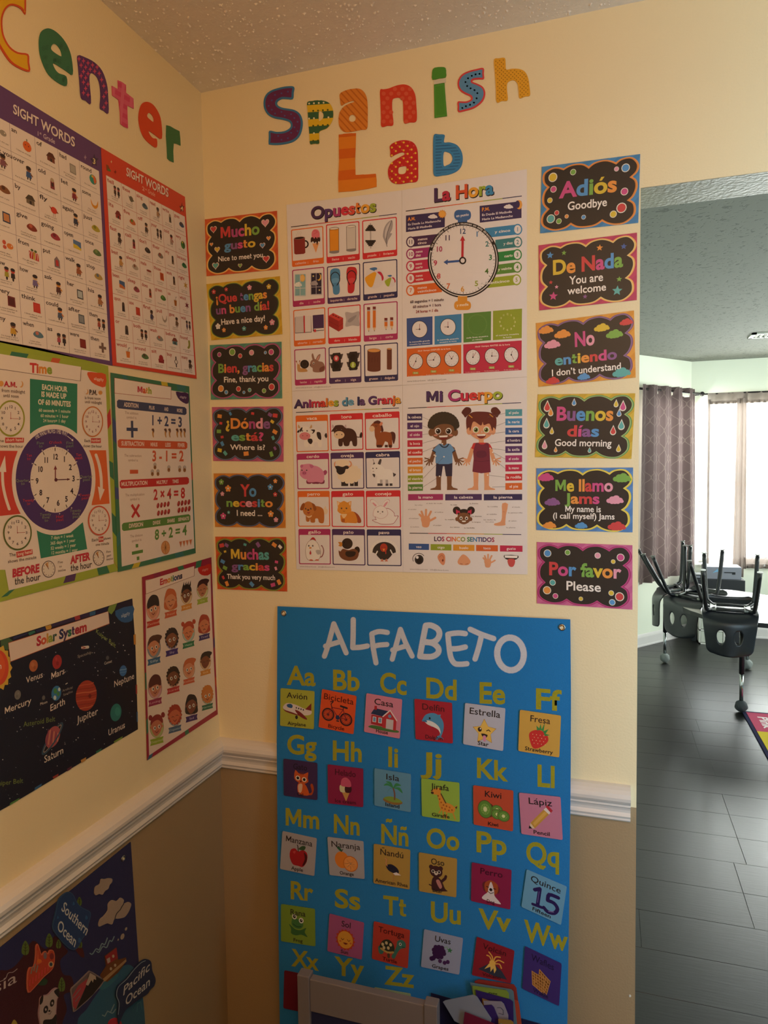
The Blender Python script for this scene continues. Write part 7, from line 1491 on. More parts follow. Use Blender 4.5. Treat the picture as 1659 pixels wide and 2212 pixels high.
# ---- Math
mt_ = lposter([(35, 25), (889, 175), (960, 1985), (115, 2190)], 'teaching poster about maths, teal frame, right of the time poster', '#3f7f60', .0018, crop=A5)
a = Art('L', crop=A5, base=.0026)
border(a, [(35, 25), (889, 175), (960, 1985), (115, 2190)], [(72, 95), (878, 235), (945, 1930), (155, 2130)], ['#3f7a5c', '#3a7a78', '#d0bc3c', '#7c3c5c', '#c83c38', '#40508a', '#3f7a5c'], 9); a.build('border_print', mt_)
a.p([(72, 120), (740, 225), (878, 245), (945, 1932), (155, 2132)], '#eadfd9'); a.build('white_field', mt_)
a.p([(72, 80), (694, 180), (692, 316), (74, 250)], '#a04038'); a.z += .5; a.p([(76, 84), (690, 184), (688, 311), (78, 246)], '#efe4de'); a.t('Math', 322, 238, 480, 256, 66, ['#c03448', '#dc6038', '#dca040', '#a0b040'], bold=.045, res=3); a.build('title_strip', mt_, label='white title strip reading Math')
a.b([(742, 232), (800, 240), (878, 252), (878, 360), (820, 350), (765, 300)], '#4a2a5c', n=2); a.t('aliggity', 785, 298, 858, 306, 24, '#d8c8d8', bold=.005); a.build('corner_tab', mt_)
def mrow(bar, c, ws, eq, sym, symq):
    a.z = 2; rq(a, bar, c, 18)
    for t_, u0, u1, h in ws: qt(a, bar, t_, u0, u1, .72, h, '#ead8d0', bold=.03)
    a.build('operation_bar', mt_)
    a.z = 2
    for t_, x0, y0, x1, y1, h in eq: a.t(t_, x0, y0, x1, y1, h, c, bold=.03, res=3)
    for t_, x0, y0, x1, y1 in sym: a.t(t_, x0, y0, x1, y1, 28, '#9a7a70', bold=0)
    for q in symq: a.p(q, c, lay=.4)
mrow([(102,316),(858,402),(860,488),(102,412)], '#40496e', [('ADDITION', .1, .31, .5), ('PLUS', .46, .54, .4), ('AND', .68, .74, .42), ('MORE', .86, .94, .42)], [('1 + 2 = 3', 470, 592, 812, 615, 102)], [('The addition', 188, 472, 335, 485), ('symbol is:', 206, 522, 318, 530)], [[(252,548),(278,548),(282,732),(256,730)], [(206,622),(327,626),(327,662),(206,658)]])
for x in (492, 628, 672, 755, 795, 834): a.b([(x-14, 640), (x+8, 632), (x+16, 660), (x+8, 690), (x+10, 730), (x-6, 700), (x-4, 665)], '#6a4a3c'); a.b([(x-6, 665), (x+6, 670), (x+8, 720), (x+4, 730), (x-6, 700)], '#c89048')
a.build('operation_example', mt_)
mrow([(110,748),(868,776),(868,858),(112,842)], '#d2603c', [('SUBTRACTION', .05, .38, .52), ('MINUS', .47, .57, .46), ('LESS', .68, .76, .46), ('FEWER', .86, .96, .46)], [('3 - 1 = 2', 484, 985, 828, 985, 108)], [('The subtraction', 182, 938, 370, 942), ('symbol is:', 224, 988, 334, 990)], [[(242,1080),(332,1080),(332,1122),(242,1124)]])
for x, y in ((515, 1040), (487, 1112), (547, 1112), (665, 1068), (783, 1070), (836, 1070)): a.e(x, y-14, 18, 24, '#b9b0ac'); a.e(x, y+14, 15, 22, '#9a6a3c'); a.s([(x-10, y+14), (x+10, y+10)], 4, '#3c2c24')
a.build('operation_example', mt_)
mrow([(132,1192),(885,1158),(886,1238),(134,1285)], '#c43434', [('MULTIPLICATION', .02, .4, .5), ('MULTIPLY', .53, .69, .42), ('TIMES', .76, .85, .42)], [('2 × 4 = 8', 500, 1405, 842, 1385, 108)], [('The multiplication', 192, 1370, 402, 1358), ('symbol is:', 244, 1415, 352, 1408)], [[(272,1450),(355,1585),(335,1600),(252,1470)], [(335,1448),(352,1466),(275,1606),(256,1590)]])
for x0, y0 in ((548, 1470), (552, 1552), (771, 1448), (774, 1520)):
    for k in range(4): x, y = x0+k*37, y0-k*6; a.e(x, y, 14, 30, '#9c2c2c', rot=10); a.e(x-4, y-6, 5, 16, '#c8564c', rot=10)
a.build('operation_example', mt_)
mrow([(155,1660),(900,1560),(902,1645),(158,1748)], '#5c8c44', [('DIVISION', .1, .31, .5), ('DIVIDE', .45, .56, .42), ('SHARE', .66, .77, .42), ('SEPARATE', .82, .98, .4)], [('8 ÷ 2 = 4', 514, 1840, 862, 1785, 104)], [('The division', 245, 1818, 382, 1800), ('symbol is:', 262, 1868, 372, 1850)], [[(305,1888),(332,1885),(334,1922),(307,1926)], [(264,1970),(384,1946),(385,1980),(265,2005)], [(316,2025),(344,2020),(346,2058),(318,2064)]])
a.e(630, 1925, 48, 74, '#d08a54', n=28); a.e(630, 1925, 40, 63, '#dca068', n=28); [a.s([(630, 1925), (630+40*math.cos(k*.785), 1925+62*math.sin(k*.785))], 3, '#b8683c', lay=0) for k in range(8)]
a.z += 1; [a.p([(778+k*36, 1862-k*7), (810+k*36, 1856-k*7), (797+k*36, 1925-k*8)], '#cc7a50', lay=.3) for k in range(4)]
a.build('operation_example', mt_)

# ---- Solar System
so = lposter([(-120, 660), (-120, 532), (1368, 62), (1402, 560), (1428, 1420), (1010, 1662), (90, 2212), (-120, 2330)], 'dark poster of the solar system and its planets', '#1f1b26', .0008, crop=A6)
a = Art('L', crop=A6, base=.0016)
for pts, c in (([(0,495),(85,468),(130,505),(105,580),(60,600),(0,560)], '#4c6a44'), ([(130,462),(300,408),(270,435),(130,490)], '#33305c'), ([(280,415),(350,393),(362,412),(300,445)], '#3a7a6a'), ([(362,390),(460,360),(470,385),(375,415)], '#33305c'), ([(462,350),(522,332),(530,360),(520,378),(475,388)], '#c89a3c'),
               ([(530,330),(765,255),(770,290),(530,360)], '#3c2c50'), ([(765,250),(822,232),(828,275),(775,290)], '#a83c3c'), ([(828,232),(925,205),(920,245),(830,272)], '#3a2c50'), ([(925,205),(985,190),(985,228),(925,245)], '#3c6a9a'), ([(985,190),(1120,148),(1115,190),(990,228)], '#2c2448'), ([(1130,140),(1210,112),(1185,180),(1150,228),(1105,190)], '#7c9a44'),
               ([(1210,112),(1368,62),(1375,140),(1190,190)], '#262038'), ([(1380,440),(1403,430),(1406,540),(1384,540)], '#c88a34'), ([(1404,960),(1418,955),(1420,1050),(1406,1055)], '#a83c34'), ([(1412,1240),(1425,1235),(1426,1340),(1415,1345)], '#3c6a9a'), ([(1176,1545),(1268,1492),(1262,1516),(1180,1560)], '#7a9a3c'), ([(990,1650),(1048,1615),(1045,1640),(992,1672)], '#3a7a5a'),
               ([(832,1740),(888,1710),(885,1742),(840,1770)], '#c8924c'), ([(690,1830),(740,1800),(735,1830),(690,1858)], '#6a3040'), ([(538,1915),(600,1880),(598,1905),(550,1935)], '#a04034'), ([(355,2025),(428,1982),(420,2010),(350,2055)], '#3c6a9a'), ([(100,2185),(198,2130),(180,2160),(90,2212)], '#5c8a44')): a.z = 0; a.p(pts, c); a.build('border_stripe', so)

a.z = 3; a.p([(76, 520), (1120, 192), (1132, 325), (98, 722)], '#a8502c'); a.z += .5; a.p([(80, 526), (1116, 196), (1128, 320), (102, 714)], '#e4d2c8'); a.t('Solar System', 372, 555, 895, 395, 92, ['#b83040', '#d0603c', '#d0983c', '#94a440', '#3c5a4c', '#33305c', '#4a3458', '#2f7050', '#4a3058', '#a83040', '#b83438', '#c4483c'], bold=.045, res=3); a.build('title_strip', so, label='white title strip reading Solar System')
a.z = 3; a.b([(1190, 190), (1375, 135), (1378, 220), (1365, 290), (1290, 312), (1225, 280)], '#33609a', n=2); a.t('aliggity', 1252, 260, 1342, 228, 36, '#c0cce0', bold=.005); a.build('corner_tab', so)
a.z = 2; rr_ = random.Random(5)
for i in range(170):
    x, y = rr_.uniform(0, 1400), rr_.uniform(280, 2150)
    if y > 1420+(1428-x)*.57-30 or y < 560-.32*x+60: continue
    a.e(x, y, rr_.choice((2, 3, 4, 6)), None, rr_.choice(('#5c5464', '#a8a0a8', '#d8d0d0', '#d8d0d0')), n=7, lay=0)
a.build('star_specks', so, kind='stuff')
def planet(x, y, rx, ry, c, bands=(), lab=None, dots=()):
    a.z = 3; a.e(x, y, rx, ry, c, n=30, rot=8)
    for (dy, w, c2) in bands: h = math.sqrt(max(0, 1-(dy)**2))*.96; a.s([(x-rx*h, y+ry*dy+ry*.08), (x-rx*h*.3, y+ry*dy), (x+rx*h*.4, y+ry*dy-ry*.03), (x+rx*h, y+ry*dy-ry*.14)], w, c2, sm=3)
    for dx, dy, r, c2 in dots: a.e(x+dx*rx, y+dy*ry, r*rx, r*ry, c2, n=12)
    if lab: a.t(*lab[:6], '#e6d8d0', bold=.005 if len(lab) < 7 else 0)
    a.build('printed_planet', so)
planet(340, 760, 44, 62, '#b4683c', [], ('Venus', 262, 942, 438, 878, 62), [(-.2, -.2, .4, '#c0784a'), (.3, .3, .3, '#a05a34')])
planet(585, 720, 48, 75, '#a83430', [], ('Mars', 522, 902, 664, 840, 66), [(.1, .2, .3, '#8c2828'), (-.2, -.4, .25, '#bc443c')])
planet(175, 1062, 33, 50, '#7a7672', [], ('Mercury', 38, 1262, 315, 1150, 66), [(.2, -.3, .2, '#8c8884'), (-.2, .3, .25, '#6a6662')])
planet(577, 1045, 50, 78, '#3c7ab0', [], ('Earth', 510, 1236, 670, 1158, 68), [(-.2, -.3, .38, '#4c8c50'), (.4, .1, .3, '#4c8c50'), (-.3, .6, .3, '#c8d8dc'), (.6, -.5, .25, '#c8d8dc')])
planet(888, 1070, 108, 160, '#a84028', [(-.7, 10, '#c05a38'), (-.45, 8, '#8c3420'), (-.2, 12, '#c86a44'), (.05, 8, '#8c3420'), (.3, 12, '#bc5838'), (.55, 8, '#8c3420'), (.78, 10, '#c86a44')], ('Jupiter', 795, 1355, 1008, 1262, 70), [(.35, .02, .14, '#7c2818')])
planet(1272, 812, 37, 57, '#3c70b4', [(-.2, 6, '#8cb4d8'), (.3, 5, '#6a98c8')], ('Neptune', 1175, 985, 1388, 892, 64))
planet(1197, 1245, 57, 92, '#2f7a78', [], ('Uranus', 1116, 1490, 1292, 1402, 66), [(.3, -.1, .5, '#3c8c84')])
planet(445, 1092, 16, 24, '#6a6664', [], ('Moon', 408, 1172, 485, 1145, 28, 0)); planet(1110, 678, 16, 22, '#5c5a5c', [], ('Comet', 1075, 752, 1156, 724, 30, 0))
a.z = 3; a.ring(536, 1516, 170, 42, 14, '#3c5a78', n=40); a.reset(); a.z = 3
def saturn():
    t = math.radians(-58)
    pts = lambda R, Q: [(536+R*math.cos(k)*math.cos(t)-Q*math.sin(k)*math.sin(t), 1516+R*math.cos(k)*math.sin(t)+Q*math.sin(k)*math.cos(t)) for k in [2*PI*i/36 for i in range(36)]]
    a.p(pts(200, 42), '#3c5468', holes=[pts(178, 30)]); a.p(pts(172, 27), '#b8a8a0', holes=[pts(162, 22)]); a.e(540, 1500, 68, 120, '#a8565c', n=32, rot=22)
    for k in range(6): a.s([(500+k*24-30, 1545-k*8+40), (500+k*20-6, 1420+k*8)], 8, '#d09478' if k % 2 else '#7c3c58', sm=2)
    low = [p for p in pts(189, 36)]; a.s([low[i] for i in range(0, 19)], 14, '#3c5468')
    a.t('Saturn', 448, 1772, 652, 1665, 72, '#e6d8d0', bold=.005)
saturn(); a.build('printed_planet', so)
a.z = 3; a.s([(850, 572), (905, 566)], 30, '#d8ccc4'); a.s([(840, 560), (880, 572), (842, 585)], 8, '#a03c38'); a.t('Spaceship', 797, 680, 943, 632, 30, '#b0a49c', bold=0); a.build('printed_spaceship', so)
a.z = 3; a.t('Artificial', 640, 1032, 748, 995, 24, '#a89c94', bold=0); a.t('Satellite', 648, 1075, 748, 1036, 24, '#a89c94', bold=0); a.s([(675, 950), (692, 940)], 8, '#d8ccc4'); a.build('caption_text', so)
a.t('Asteroid Belt', 235, 1395, 565, 1335, 52, '#7c8c4c', bold=0); a.t('Kuiper Belt', 985, 415, 1190, 575, 44, '#94a45c', bold=0, up=(8, -44)); a.t('Kuiper Belt', -75, 2012, 232, 1975, 50, '#7c8c4c', bold=0); a.build('caption_text', so)
a.z = 3; a.star(-30, 780, 150, '#d8b040', n=16, k=.86, ry=250); a.e(-30, 780, 112, 185, '#d8502c', n=36); a.e(-40, 770, 85, 150, '#e0602c', n=30); a.t('Sun', -70, 800, 8, 790, 60, '#efe4d8', bold=.02); a.build('printed_sun', so)

# ---- Emotions
em = lposter([(78, 228), (812, 18), (880, 1685), (130, 2175)], 'teaching poster of emotions with sixteen cartoon faces', '#9c3040', .0012, crop=A7)
a = Art('L', crop=A7, base=.0020)
border(a, [(78, 228), (812, 18), (880, 1685), (130, 2175)], [(112, 262), (800, 100), (862, 1640), (150, 2120)], ['#a02c44', '#8c2c50', '#3a7a5a', '#c8923c', '#4a3c70', '#c0502c', '#a02c44', '#3a6a8a'], 12); a.build('border_print', em)
a.p([(112, 262), (630, 140), (800, 90), (812, 600), (862, 1640), (150, 2122), (118, 1200)], '#e6d6ca'); a.build('white_field', em)
a.p([(108, 268), (632, 108), (630, 218), (112, 412)], '#8c5040'); a.z += .5; a.p([(112, 270), (628, 112), (626, 215), (116, 406)], '#eddcd0'); a.t('Emotions', 263, 315, 502, 240, 62, ['#c03040', '#cc4c38', '#d89038', '#94a040', '#3c7a68', '#3c4c78', '#33385c', '#2c2440'], bold=.045, res=3); a.build('title_strip', em, label='white title strip reading Emotions')
a.b([(668, 130), (740, 108), (805, 88), (800, 195), (735, 213), (685, 190)], '#cc3028', n=2); a.t('aliggity', 712, 168, 778, 150, 24, '#e8b0a0', bold=0); a.build('corner_tab', em)
def head(x, y, rx, ry, bg, skin, hair, style, rib, lab, rc, mood, sl=-.3):
    a.z = 2; a.e(x, y+5, rx*1.08, ry*1.08, '#8c7c6c', n=26); a.e(x, y+5, rx*1.03, ry*1.05, bg, n=26)
    if style in ('long', 'curly'):
        if style == 'long': a.b([(x-rx*.95, y+ry*.95), (x-rx, y-ry*.2), (x-rx*.6, y-ry*1.1), (x+rx*.2, y-ry*1.2), (x+rx*.85, y-ry*.8), (x+rx, y), (x+rx*.95, y+ry*.8)], hair)
        else:
            a.e(x, y-ry*.1, rx*1.0, ry*1.05, hair, n=18)
            for k in range(16): t = k/16*2*PI; a.e(x+rx*math.cos(t)*.98, y-ry*.1+ry*.98*math.sin(t), rx*.17, ry*.15, hair, n=8, lay=.1)
    if style in ('buns', 'tails'):
        for s_ in (-1, 1): a.e(x+s_*rx*.95, y-ry*(1.0+s_*.15), rx*.3, ry*.28, hair, n=12)
    a.b([(x-rx*.85, y-ry*.2), (x-rx*.7, y+ry*.5), (x-rx*.1, y+ry*.95), (x+rx*.6, y+ry*.45), (x+rx*.8, y-ry*.3), (x+rx*.5, y-ry*.85), (x-rx*.5, y-ry*.75)], skin)
    a.e(x-rx*.85, y+ry*.1, rx*.16, ry*.14, skin, n=10); a.e(x+rx*.82, y-ry*.05, rx*.14, ry*.14, skin, n=10)
    hp = {'bowl': [(x-rx*.9, y+ry*.05), (x-rx*.85, y-ry*.7), (x-rx*.2, y-ry*1.25), (x+rx*.6, y-ry*1.2), (x+rx*.92, y-ry*.7), (x+rx*.85, y-ry*.2), (x+rx*.3, y-ry*.3), (x-rx*.3, y-ry*.15)]}.get(style, [(x-rx*.92, y-ry*.1), (x-rx*.8, y-ry*.75), (x-rx*.2, y-ry*1.15), (x+rx*.5, y-ry*1.15), (x+rx*.92, y-ry*.7), (x+rx*.85, y-ry*.35), (x+rx*.2, y-ry*.65), (x-rx*.5, y-ry*.45)])
    a.b(hp, hair)
    if style == 'spiky': [a.p([(x-rx*.8+k*rx*.4, y-ry*.8-k*4), (x-rx*.4+k*rx*.4, y-ry*.85-k*5), (x-rx*.45+k*rx*.42, y-ry*1.5-k*5)], hair, lay=.2) for k in range(4)]
    if style == 'swoop': a.b([(x-rx*.7, y-ry*.9), (x+rx*.4, y-ry*1.25), (x+rx*1.25, y-ry*1.1), (x+rx*.8, y-ry*.6), (x, y-ry*.7)], hair)
    for s_ in (-1, 1):
        ex, ey = x+s_*rx*.33+rx*.02, y+ry*.08-s_*ry*.08
        if mood in ('open', 'angry'): a.e(ex, ey, rx*.2, ry*.2, '#e9e0d4', n=14); a.e(ex+rx*.03, ey, rx*.09, ry*.13, '#2c2024', n=10)
        else: a.s([(ex-rx*.18, ey+2), (ex, ey-ry*.08), (ex+rx*.18, ey)], 5, '#4a2c28')
        if mood == 'angry': a.s([(ex-rx*.2, ey-ry*.3+s_*8), (ex+rx*.2, ey-ry*.3-s_*8)], 6, hair)
    if mood in ('sad', ): a.s([(x-rx*.15, y+ry*.62), (x, y+ry*.48), (x+rx*.2, y+ry*.55)], 7, '#6a2428')
    else: a.s([(x-rx*.22, y+ry*.48), (x, y+ry*.62), (x+rx*.25, y+ry*.42)], 7, '#7c3434')
    yb = y+ry*1.12; w = rx*1.02; h = ry*.62; d = sl
    q = [(x-w, yb-d*w*-1), (x+w, yb+d*w), (x+w, yb+d*w+h), (x-w, yb-d*w+h)]; q = [(x-w, yb+.28*w), (x+w, yb-.28*w), (x+w, yb-.28*w+h), (x-w, yb+.28*w+h)]
    a.p([q[0], q[1], (x+w*.88, yb-.28*w+h*.5), q[2], q[3], (x-w*.86, yb+.28*w+h*.45)], rib); kk = min(.42, .065*len(lab)); qt(a, q, lab, .5-kk, .5+kk, .66, .36, rc, bold=0)
    a.build('printed_face', em, label='cartoon face marked '+lab)
SK3, SK4, SK5 = '#d8946c', '#cf8058', '#7a4a34'
head(192, 560, 68, 112, '#e0a08c', '#d09070', '#2c2224', 'bowl', '#c0402c', 'Excited', '#e8b8a0', 'open'); head(378, 475, 64, 102, '#d8a878', '#d8946c', '#c8683c', 'long', '#d0603c', 'Proud', '#e8c0a0', 'shut')
head(546, 415, 57, 92, '#d8bc90', '#7c4a34', '#2a2022', 'spiky', '#d8923c', 'Angry', '#f0d8b0', 'angry'); head(716, 355, 57, 88, '#c8c890', '#b87858', '#43282a', 'swoop', '#9cb03c', 'Cry', '#e4e8b0', 'sad')
head(200, 970, 68, 105, '#8c98a8', '#d08c68', '#5c3828', 'swoop', '#3c6a94', 'Silly', '#c8d8e4', 'open'); head(390, 885, 66, 100, '#a89cc0', '#8a5438', '#33282a', 'curly', '#43307c', 'Shy', '#c8bce0', 'open')
head(567, 810, 62, 95, '#a8c0b8', '#d8845c', '#b8442c', 'tails', '#2c7a54', 'Happy', '#c0e0cc', 'shut'); head(735, 735, 58, 90, '#b08c8c', '#cc7c58', '#a83c2c', 'long', '#3a2c6c', 'Tired', '#c4bcdc', 'sad')
head(212, 1400, 70, 108, '#d09ca4', '#c88468', '#5a2c28', 'bowl', '#942c54', 'Loving', '#e0b0c4', 'open'); head(405, 1290, 66, 96, '#c89484', '#7c4a34', '#33241f', 'curly', '#b83438', 'Scared', '#e4a8a0', 'open')
head(572, 1200, 60, 92, '#d8a080', '#d8906c', '#c8683c', 'swoop', '#cc5c3c', 'Confused', '#e8c0a8', 'open'); head(748, 1120, 55, 84, '#d4b088', '#7c4630', '#2a2022', 'swoop', '#d08c3c', 'Sick', '#ecd0a0', 'shut')
head(230, 1815, 70, 108, '#b4bc7c', '#c4785c', '#8c2c2c', 'buns', '#94ac34', 'Disappointed', '#d4dca0', 'open'); head(422, 1700, 68, 100, '#90a4ac', '#cc6c4c', '#a83c2c', 'curly', '#4a6484', 'Disgusted', '#b4c8d8', 'shut')
head(600, 1590, 62, 96, '#c8b4c0', '#7c4434', '#2a2024', 'long', '#43286c', 'Sad', '#c8b8dc', 'open'); head(768, 1480, 58, 88, '#9cb8ac', '#c87c44', '#c87a34', 'curly', '#2c6c54', 'Nervous', '#b4d8c4', 'open')

# ================================================================ felt world map with stuck-on pieces
mp_ = pr(slab('felt_map', [(-420, 1440), (0, 1194), (1367, 90), (1420, 900), (1497, 2012), (1545, 2700), (-420, 3400)], 'L', '#262b5c', base=.0012, th=.0016, mat='felt', crop=A8), 'dark blue felt world map banner below the left chair rail', 'banner')
a = Art('L', crop=A8, base=.0030, step=.00004)
a.b([(-300, 1500), (60, 1440), (200, 1330), (330, 1130), (470, 1220), (560, 1080), (660, 1190), (700, 1250), (620, 1340), (650, 1480), (740, 1510), (760, 1650), (660, 1700), (690, 1850), (640, 2012), (600, 2300), (-300, 2400)], '#3f1524', n=4)
a.b([(780, 1210), (850, 1200), (875, 1300), (830, 1290)], '#4c1a28'); a.b([(800, 2012), (900, 1850), (1000, 1700), (1150, 1500), (1330, 1380), (1440, 1480), (1490, 1700), (1520, 2100), (1500, 2500), (900, 2500)], '#2a5f80', n=4); a.b([(1000, 1600), (1060, 1500), (1240, 1490), (1090, 1640)], '#2f6c84')
a.build('printed_land', mp_, mat='felt')
for x, y, w, h in ((252, 1215, 42, 88), (503, 1135, 40, 85), (603, 1170, 28, 55), (636, 1600, 38, 88), (822, 722, 27, 55), (830, 1170, 24, 50)):
    a.z = 2; a.b([(x, y-h), (x+w*.9, y-h*.3), (x+w*.8, y+h*.5), (x, y+h*.75), (x-w*.9, y+h*.5), (x-w*.8, y-h*.3)], '#5c7434'); a.s([(x, y+h), (x, y-h*.7)], 6, '#2c2418'); [a.s([(x, y-h*.4+k*h*.35), (x+s_*w*.5, y-h*.6+k*h*.35)], 4, '#33301c', lay=.3) for k in range(3) for s_ in (-1, 1)]; a.build('printed_tree', mp_, mat='felt')
a.z = 2
for pts in ([(935, 1262), (960, 1270), (1000, 1215), (1030, 1225), (1060, 1160), (1090, 1170), (1118, 1100)], [(1005, 1240), (1030, 1250), (1070, 1190), (1110, 1200), (1140, 1130), (1165, 1135), (1190, 1085)], [(1065, 1912), (1090, 1925), (1120, 1870), (1150, 1885), (1190, 1800)], [(1150, 1885), (1175, 1890), (1205, 1850)]): a.s(pts, 11, '#7c98a8', sm=4)
a.build('printed_waves', mp_, mat='felt')
a.z = 2; a.s([(1390, 1870), (1410, 1800), (1440, 1780), (1430, 1880)], 5, '#3a7a8c', sm=3); a.s([(1440, 1790), (1470, 1770), (1480, 1850)], 5, '#3a7a8c', sm=3); a.build('printed_whale', mp_, mat='felt')
g = on_wall(1284/4.879, 1800+262/4.879, 'L')[0]
def grommet(parent, g, wall, r=.0065, nm='grommet'):
    o_ = Vector(g)-Vector(parent.location); N_ = Vector(NRM[wall]); t1 = Vector((0, 0, 1)); t2 = N_.cross(t1)
    bm = bmesh.new(); rings = []
    for i in range(20):
        t = 2*PI*i/20; d = t1*math.cos(t)+t2*math.sin(t); rings.append([bm.verts.new(o_+d*(r*.74+r*.30*math.cos(2*PI*k/8))+N_*(.0036+r*.22*math.sin(2*PI*k/8))) for k in range(8)])
    for i in range(20):
        for k in range(8): bm.faces.new((rings[i][k], rings[(i+1) % 20][k], rings[(i+1) % 20][(k+1) % 8], rings[i][(k+1) % 8]))
    q_ = bm_obj(nm, bm, M['metal'], parent, smooth=True)
    bm = bmesh.new(); c_ = [o_+(t1*math.cos(2*PI*i/14)+t2*math.sin(2*PI*i/14))*r*.55+N_*.0034 for i in range(14)]; bm.faces.new([bm.verts.new(p) for p in c_]); bm_obj('eyelet_hole', bm, M['cream'] , q_)
grommet(mp_, g, 'L', r=.0062)
# felt pieces: each a thing
def piece(name, pts, col, label, draw=None, edge=None, sm=4, base=.0034, off=0):
    o = pr(slab(name, pts, 'L', edge or col, base=base, th=.0016, mat='felt', crop=A8, sm=sm), label, 'felt piece', 'felt pieces stuck on the world map')
    a = Art('L', crop=A8, base=base+.0018, step=.00004)
    if edge: a.p(inset(bend(pts, sm, True) if sm else pts, 9), col); a.build('face', o, mat='felt')
    if draw: a.z = 1; draw(a); a.build('printed_drawing', o, mat='felt')
    return o
piece('felt_cloud', [(975, 620), (985, 560), (1030, 530), (1045, 480), (1085, 478), (1120, 470), (1160, 475), (1160, 510), (1135, 540), (1120, 580), (1085, 605), (1060, 642), (1025, 635), (990, 648)], '#a8978c', 'smaller pale felt cloud near the map top corner')
piece('felt_cloud', [(1018, 950), (1035, 900), (1070, 870), (1115, 810), (1120, 740), (1160, 700), (1210, 710), (1250, 675), (1285, 700), (1280, 740), (1330, 720), (1362, 740), (1350, 790), (1325, 840), (1290, 880), (1230, 895), (1185, 900), (1160, 955), (1110, 945), (1060, 965), (1025, 978)], '#a8978c', 'larger pale double felt cloud with dark inner line',
      draw=lambda a: a.s([(1282, 738), (1255, 780), (1245, 800), (1205, 845), (1188, 900)], 9, '#33303c', sm=3))
def dso(a):
    a.t('Southern', 617, 800, 885, 1075, 78, '#c8ccd0', bold=.012, up=(38, -88), res=3); a.t('Ocean', 572, 1000, 765, 1200, 92, '#c8ccd0', bold=.012, up=(30, -100), res=3)
    for x, y, r in ((752, 735, 17), (887, 882, 20), (815, 1120, 24), (585, 880, 14)): a.b([(x-r*.6, y+r), (x-r*.4, y-r), (x+r*.5, y-r*.6), (x+r*.6, y+r*.7)], '#2a5c94')
piece('felt_label', [(530, 960), (560, 830), (590, 700), (640, 640), (700, 612), (750, 640), (790, 720), (840, 775), (920, 815), (935, 860), (910, 960), (895, 1040), (840, 1120), (800, 1200), (735, 1225), (660, 1170), (590, 1090), (540, 1020)], '#1f3f74', 'blue felt label reading Southern Ocean', draw=dso, edge='#30507c')
def dpa(a):
    a.t('Pacific', 1258, 1710, 1545, 1430, 88, '#c4c4c8', bold=.008, up=(10, -100), res=3); a.t('Ocean', 1285, 1815, 1550, 1590, 80, '#c4c4c8', bold=.008, up=(5, -98), res=3)
    a.s([(1212, 1900), (1222, 1780), (1195, 1700), (1215, 1610), (1300, 1530), (1380, 1430), (1450, 1360), (1500, 1335)], 7, '#8ca0b4', sm=4)
piece('felt_label', [(1205, 1900), (1215, 1780), (1188, 1700), (1210, 1600), (1300, 1515), (1380, 1420), (1440, 1350), (1500, 1318), (1560, 1345), (1575, 1440), (1610, 1530), (1595, 1600), (1555, 1640), (1520, 1690), (1440, 1740), (1360, 1800), (1290, 1860), (1240, 1960), (1222, 2010)], '#1b2c54', 'dark blue felt label reading Pacific Ocean, overhanging the map edge', draw=dpa, base=.0060)
def dci(a):
    a.b([(365, 1330), (375, 1220), (385, 1330), (420, 1350), (360, 1380)], '#d06040'); a.e(388, 1340, 26, 20, '#d8702c'); a.e(512, 1375, 28, 32, '#c8a070'); a.e(512, 1375, 16, 20, '#2c4458'); a.e(520, 1290, 22, 35, '#7c2c30'); a.e(450, 1285, 18, 35, '#7c6c74')
    for x, y in ((300, 1430), (330, 1400), (355, 1415)): a.s([(x, y+40), (x+15, y-25)], 14, '#8c8070')
    for k in range(7): a.s([(285+k*32, 1600-k*26), (290+k*32, 1540-k*26)], 7, '#d84450', lay=.3)
piece('felt_landmark', [(272, 1675), (262, 1500), (285, 1410), (330, 1395), (350, 1280), (352, 1190), (375, 1160), (395, 1210), (415, 1270), (430, 1250), (460, 1235), (480, 1260), (500, 1225), (540, 1230), (555, 1290), (548, 1380), (520, 1440), (440, 1510), (360, 1600)], '#b8422c', 'orange-red felt city landmarks piece on the map', draw=dci, edge='#cc6a50', sm=3)
def dpd(a):
    a.b([(395, 1800), (400, 1730), (430, 1700), (425, 1770)], '#1f1a1e'); a.b([(545, 1660), (580, 1630), (600, 1640), (598, 1720), (570, 1700)], '#1f1a1e')
    a.e(457, 1850, 24, 42, '#1f1a1e', rot=15); a.e(524, 1782, 22, 40, '#1f1a1e', rot=15); a.e(457, 1850, 9, 14, '#b8a8a8'); a.e(526, 1784, 9, 14, '#b8a8a8'); a.e(494, 1865, 12, 10, '#1f1a1e'); a.s([(480, 1895), (500, 1900), (515, 1870)], 4, '#1f1a1e'); a.b([(425, 2012), (440, 1960), (520, 1950), (565, 1900), (570, 2012), (560, 2060), (430, 2060)], '#1f1a1e')
piece('felt_panda', [(380, 1900), (392, 1800), (400, 1730), (440, 1700), (480, 1690), (530, 1640), (570, 1620), (600, 1640), (602, 1700), (580, 1750), (575, 1820), (570, 1900), (575, 2000), (570, 2110), (400, 2120), (395, 2000)], '#b4a4a4', 'white and black felt panda on the map', draw=dpd, edge='#a88490', sm=4)
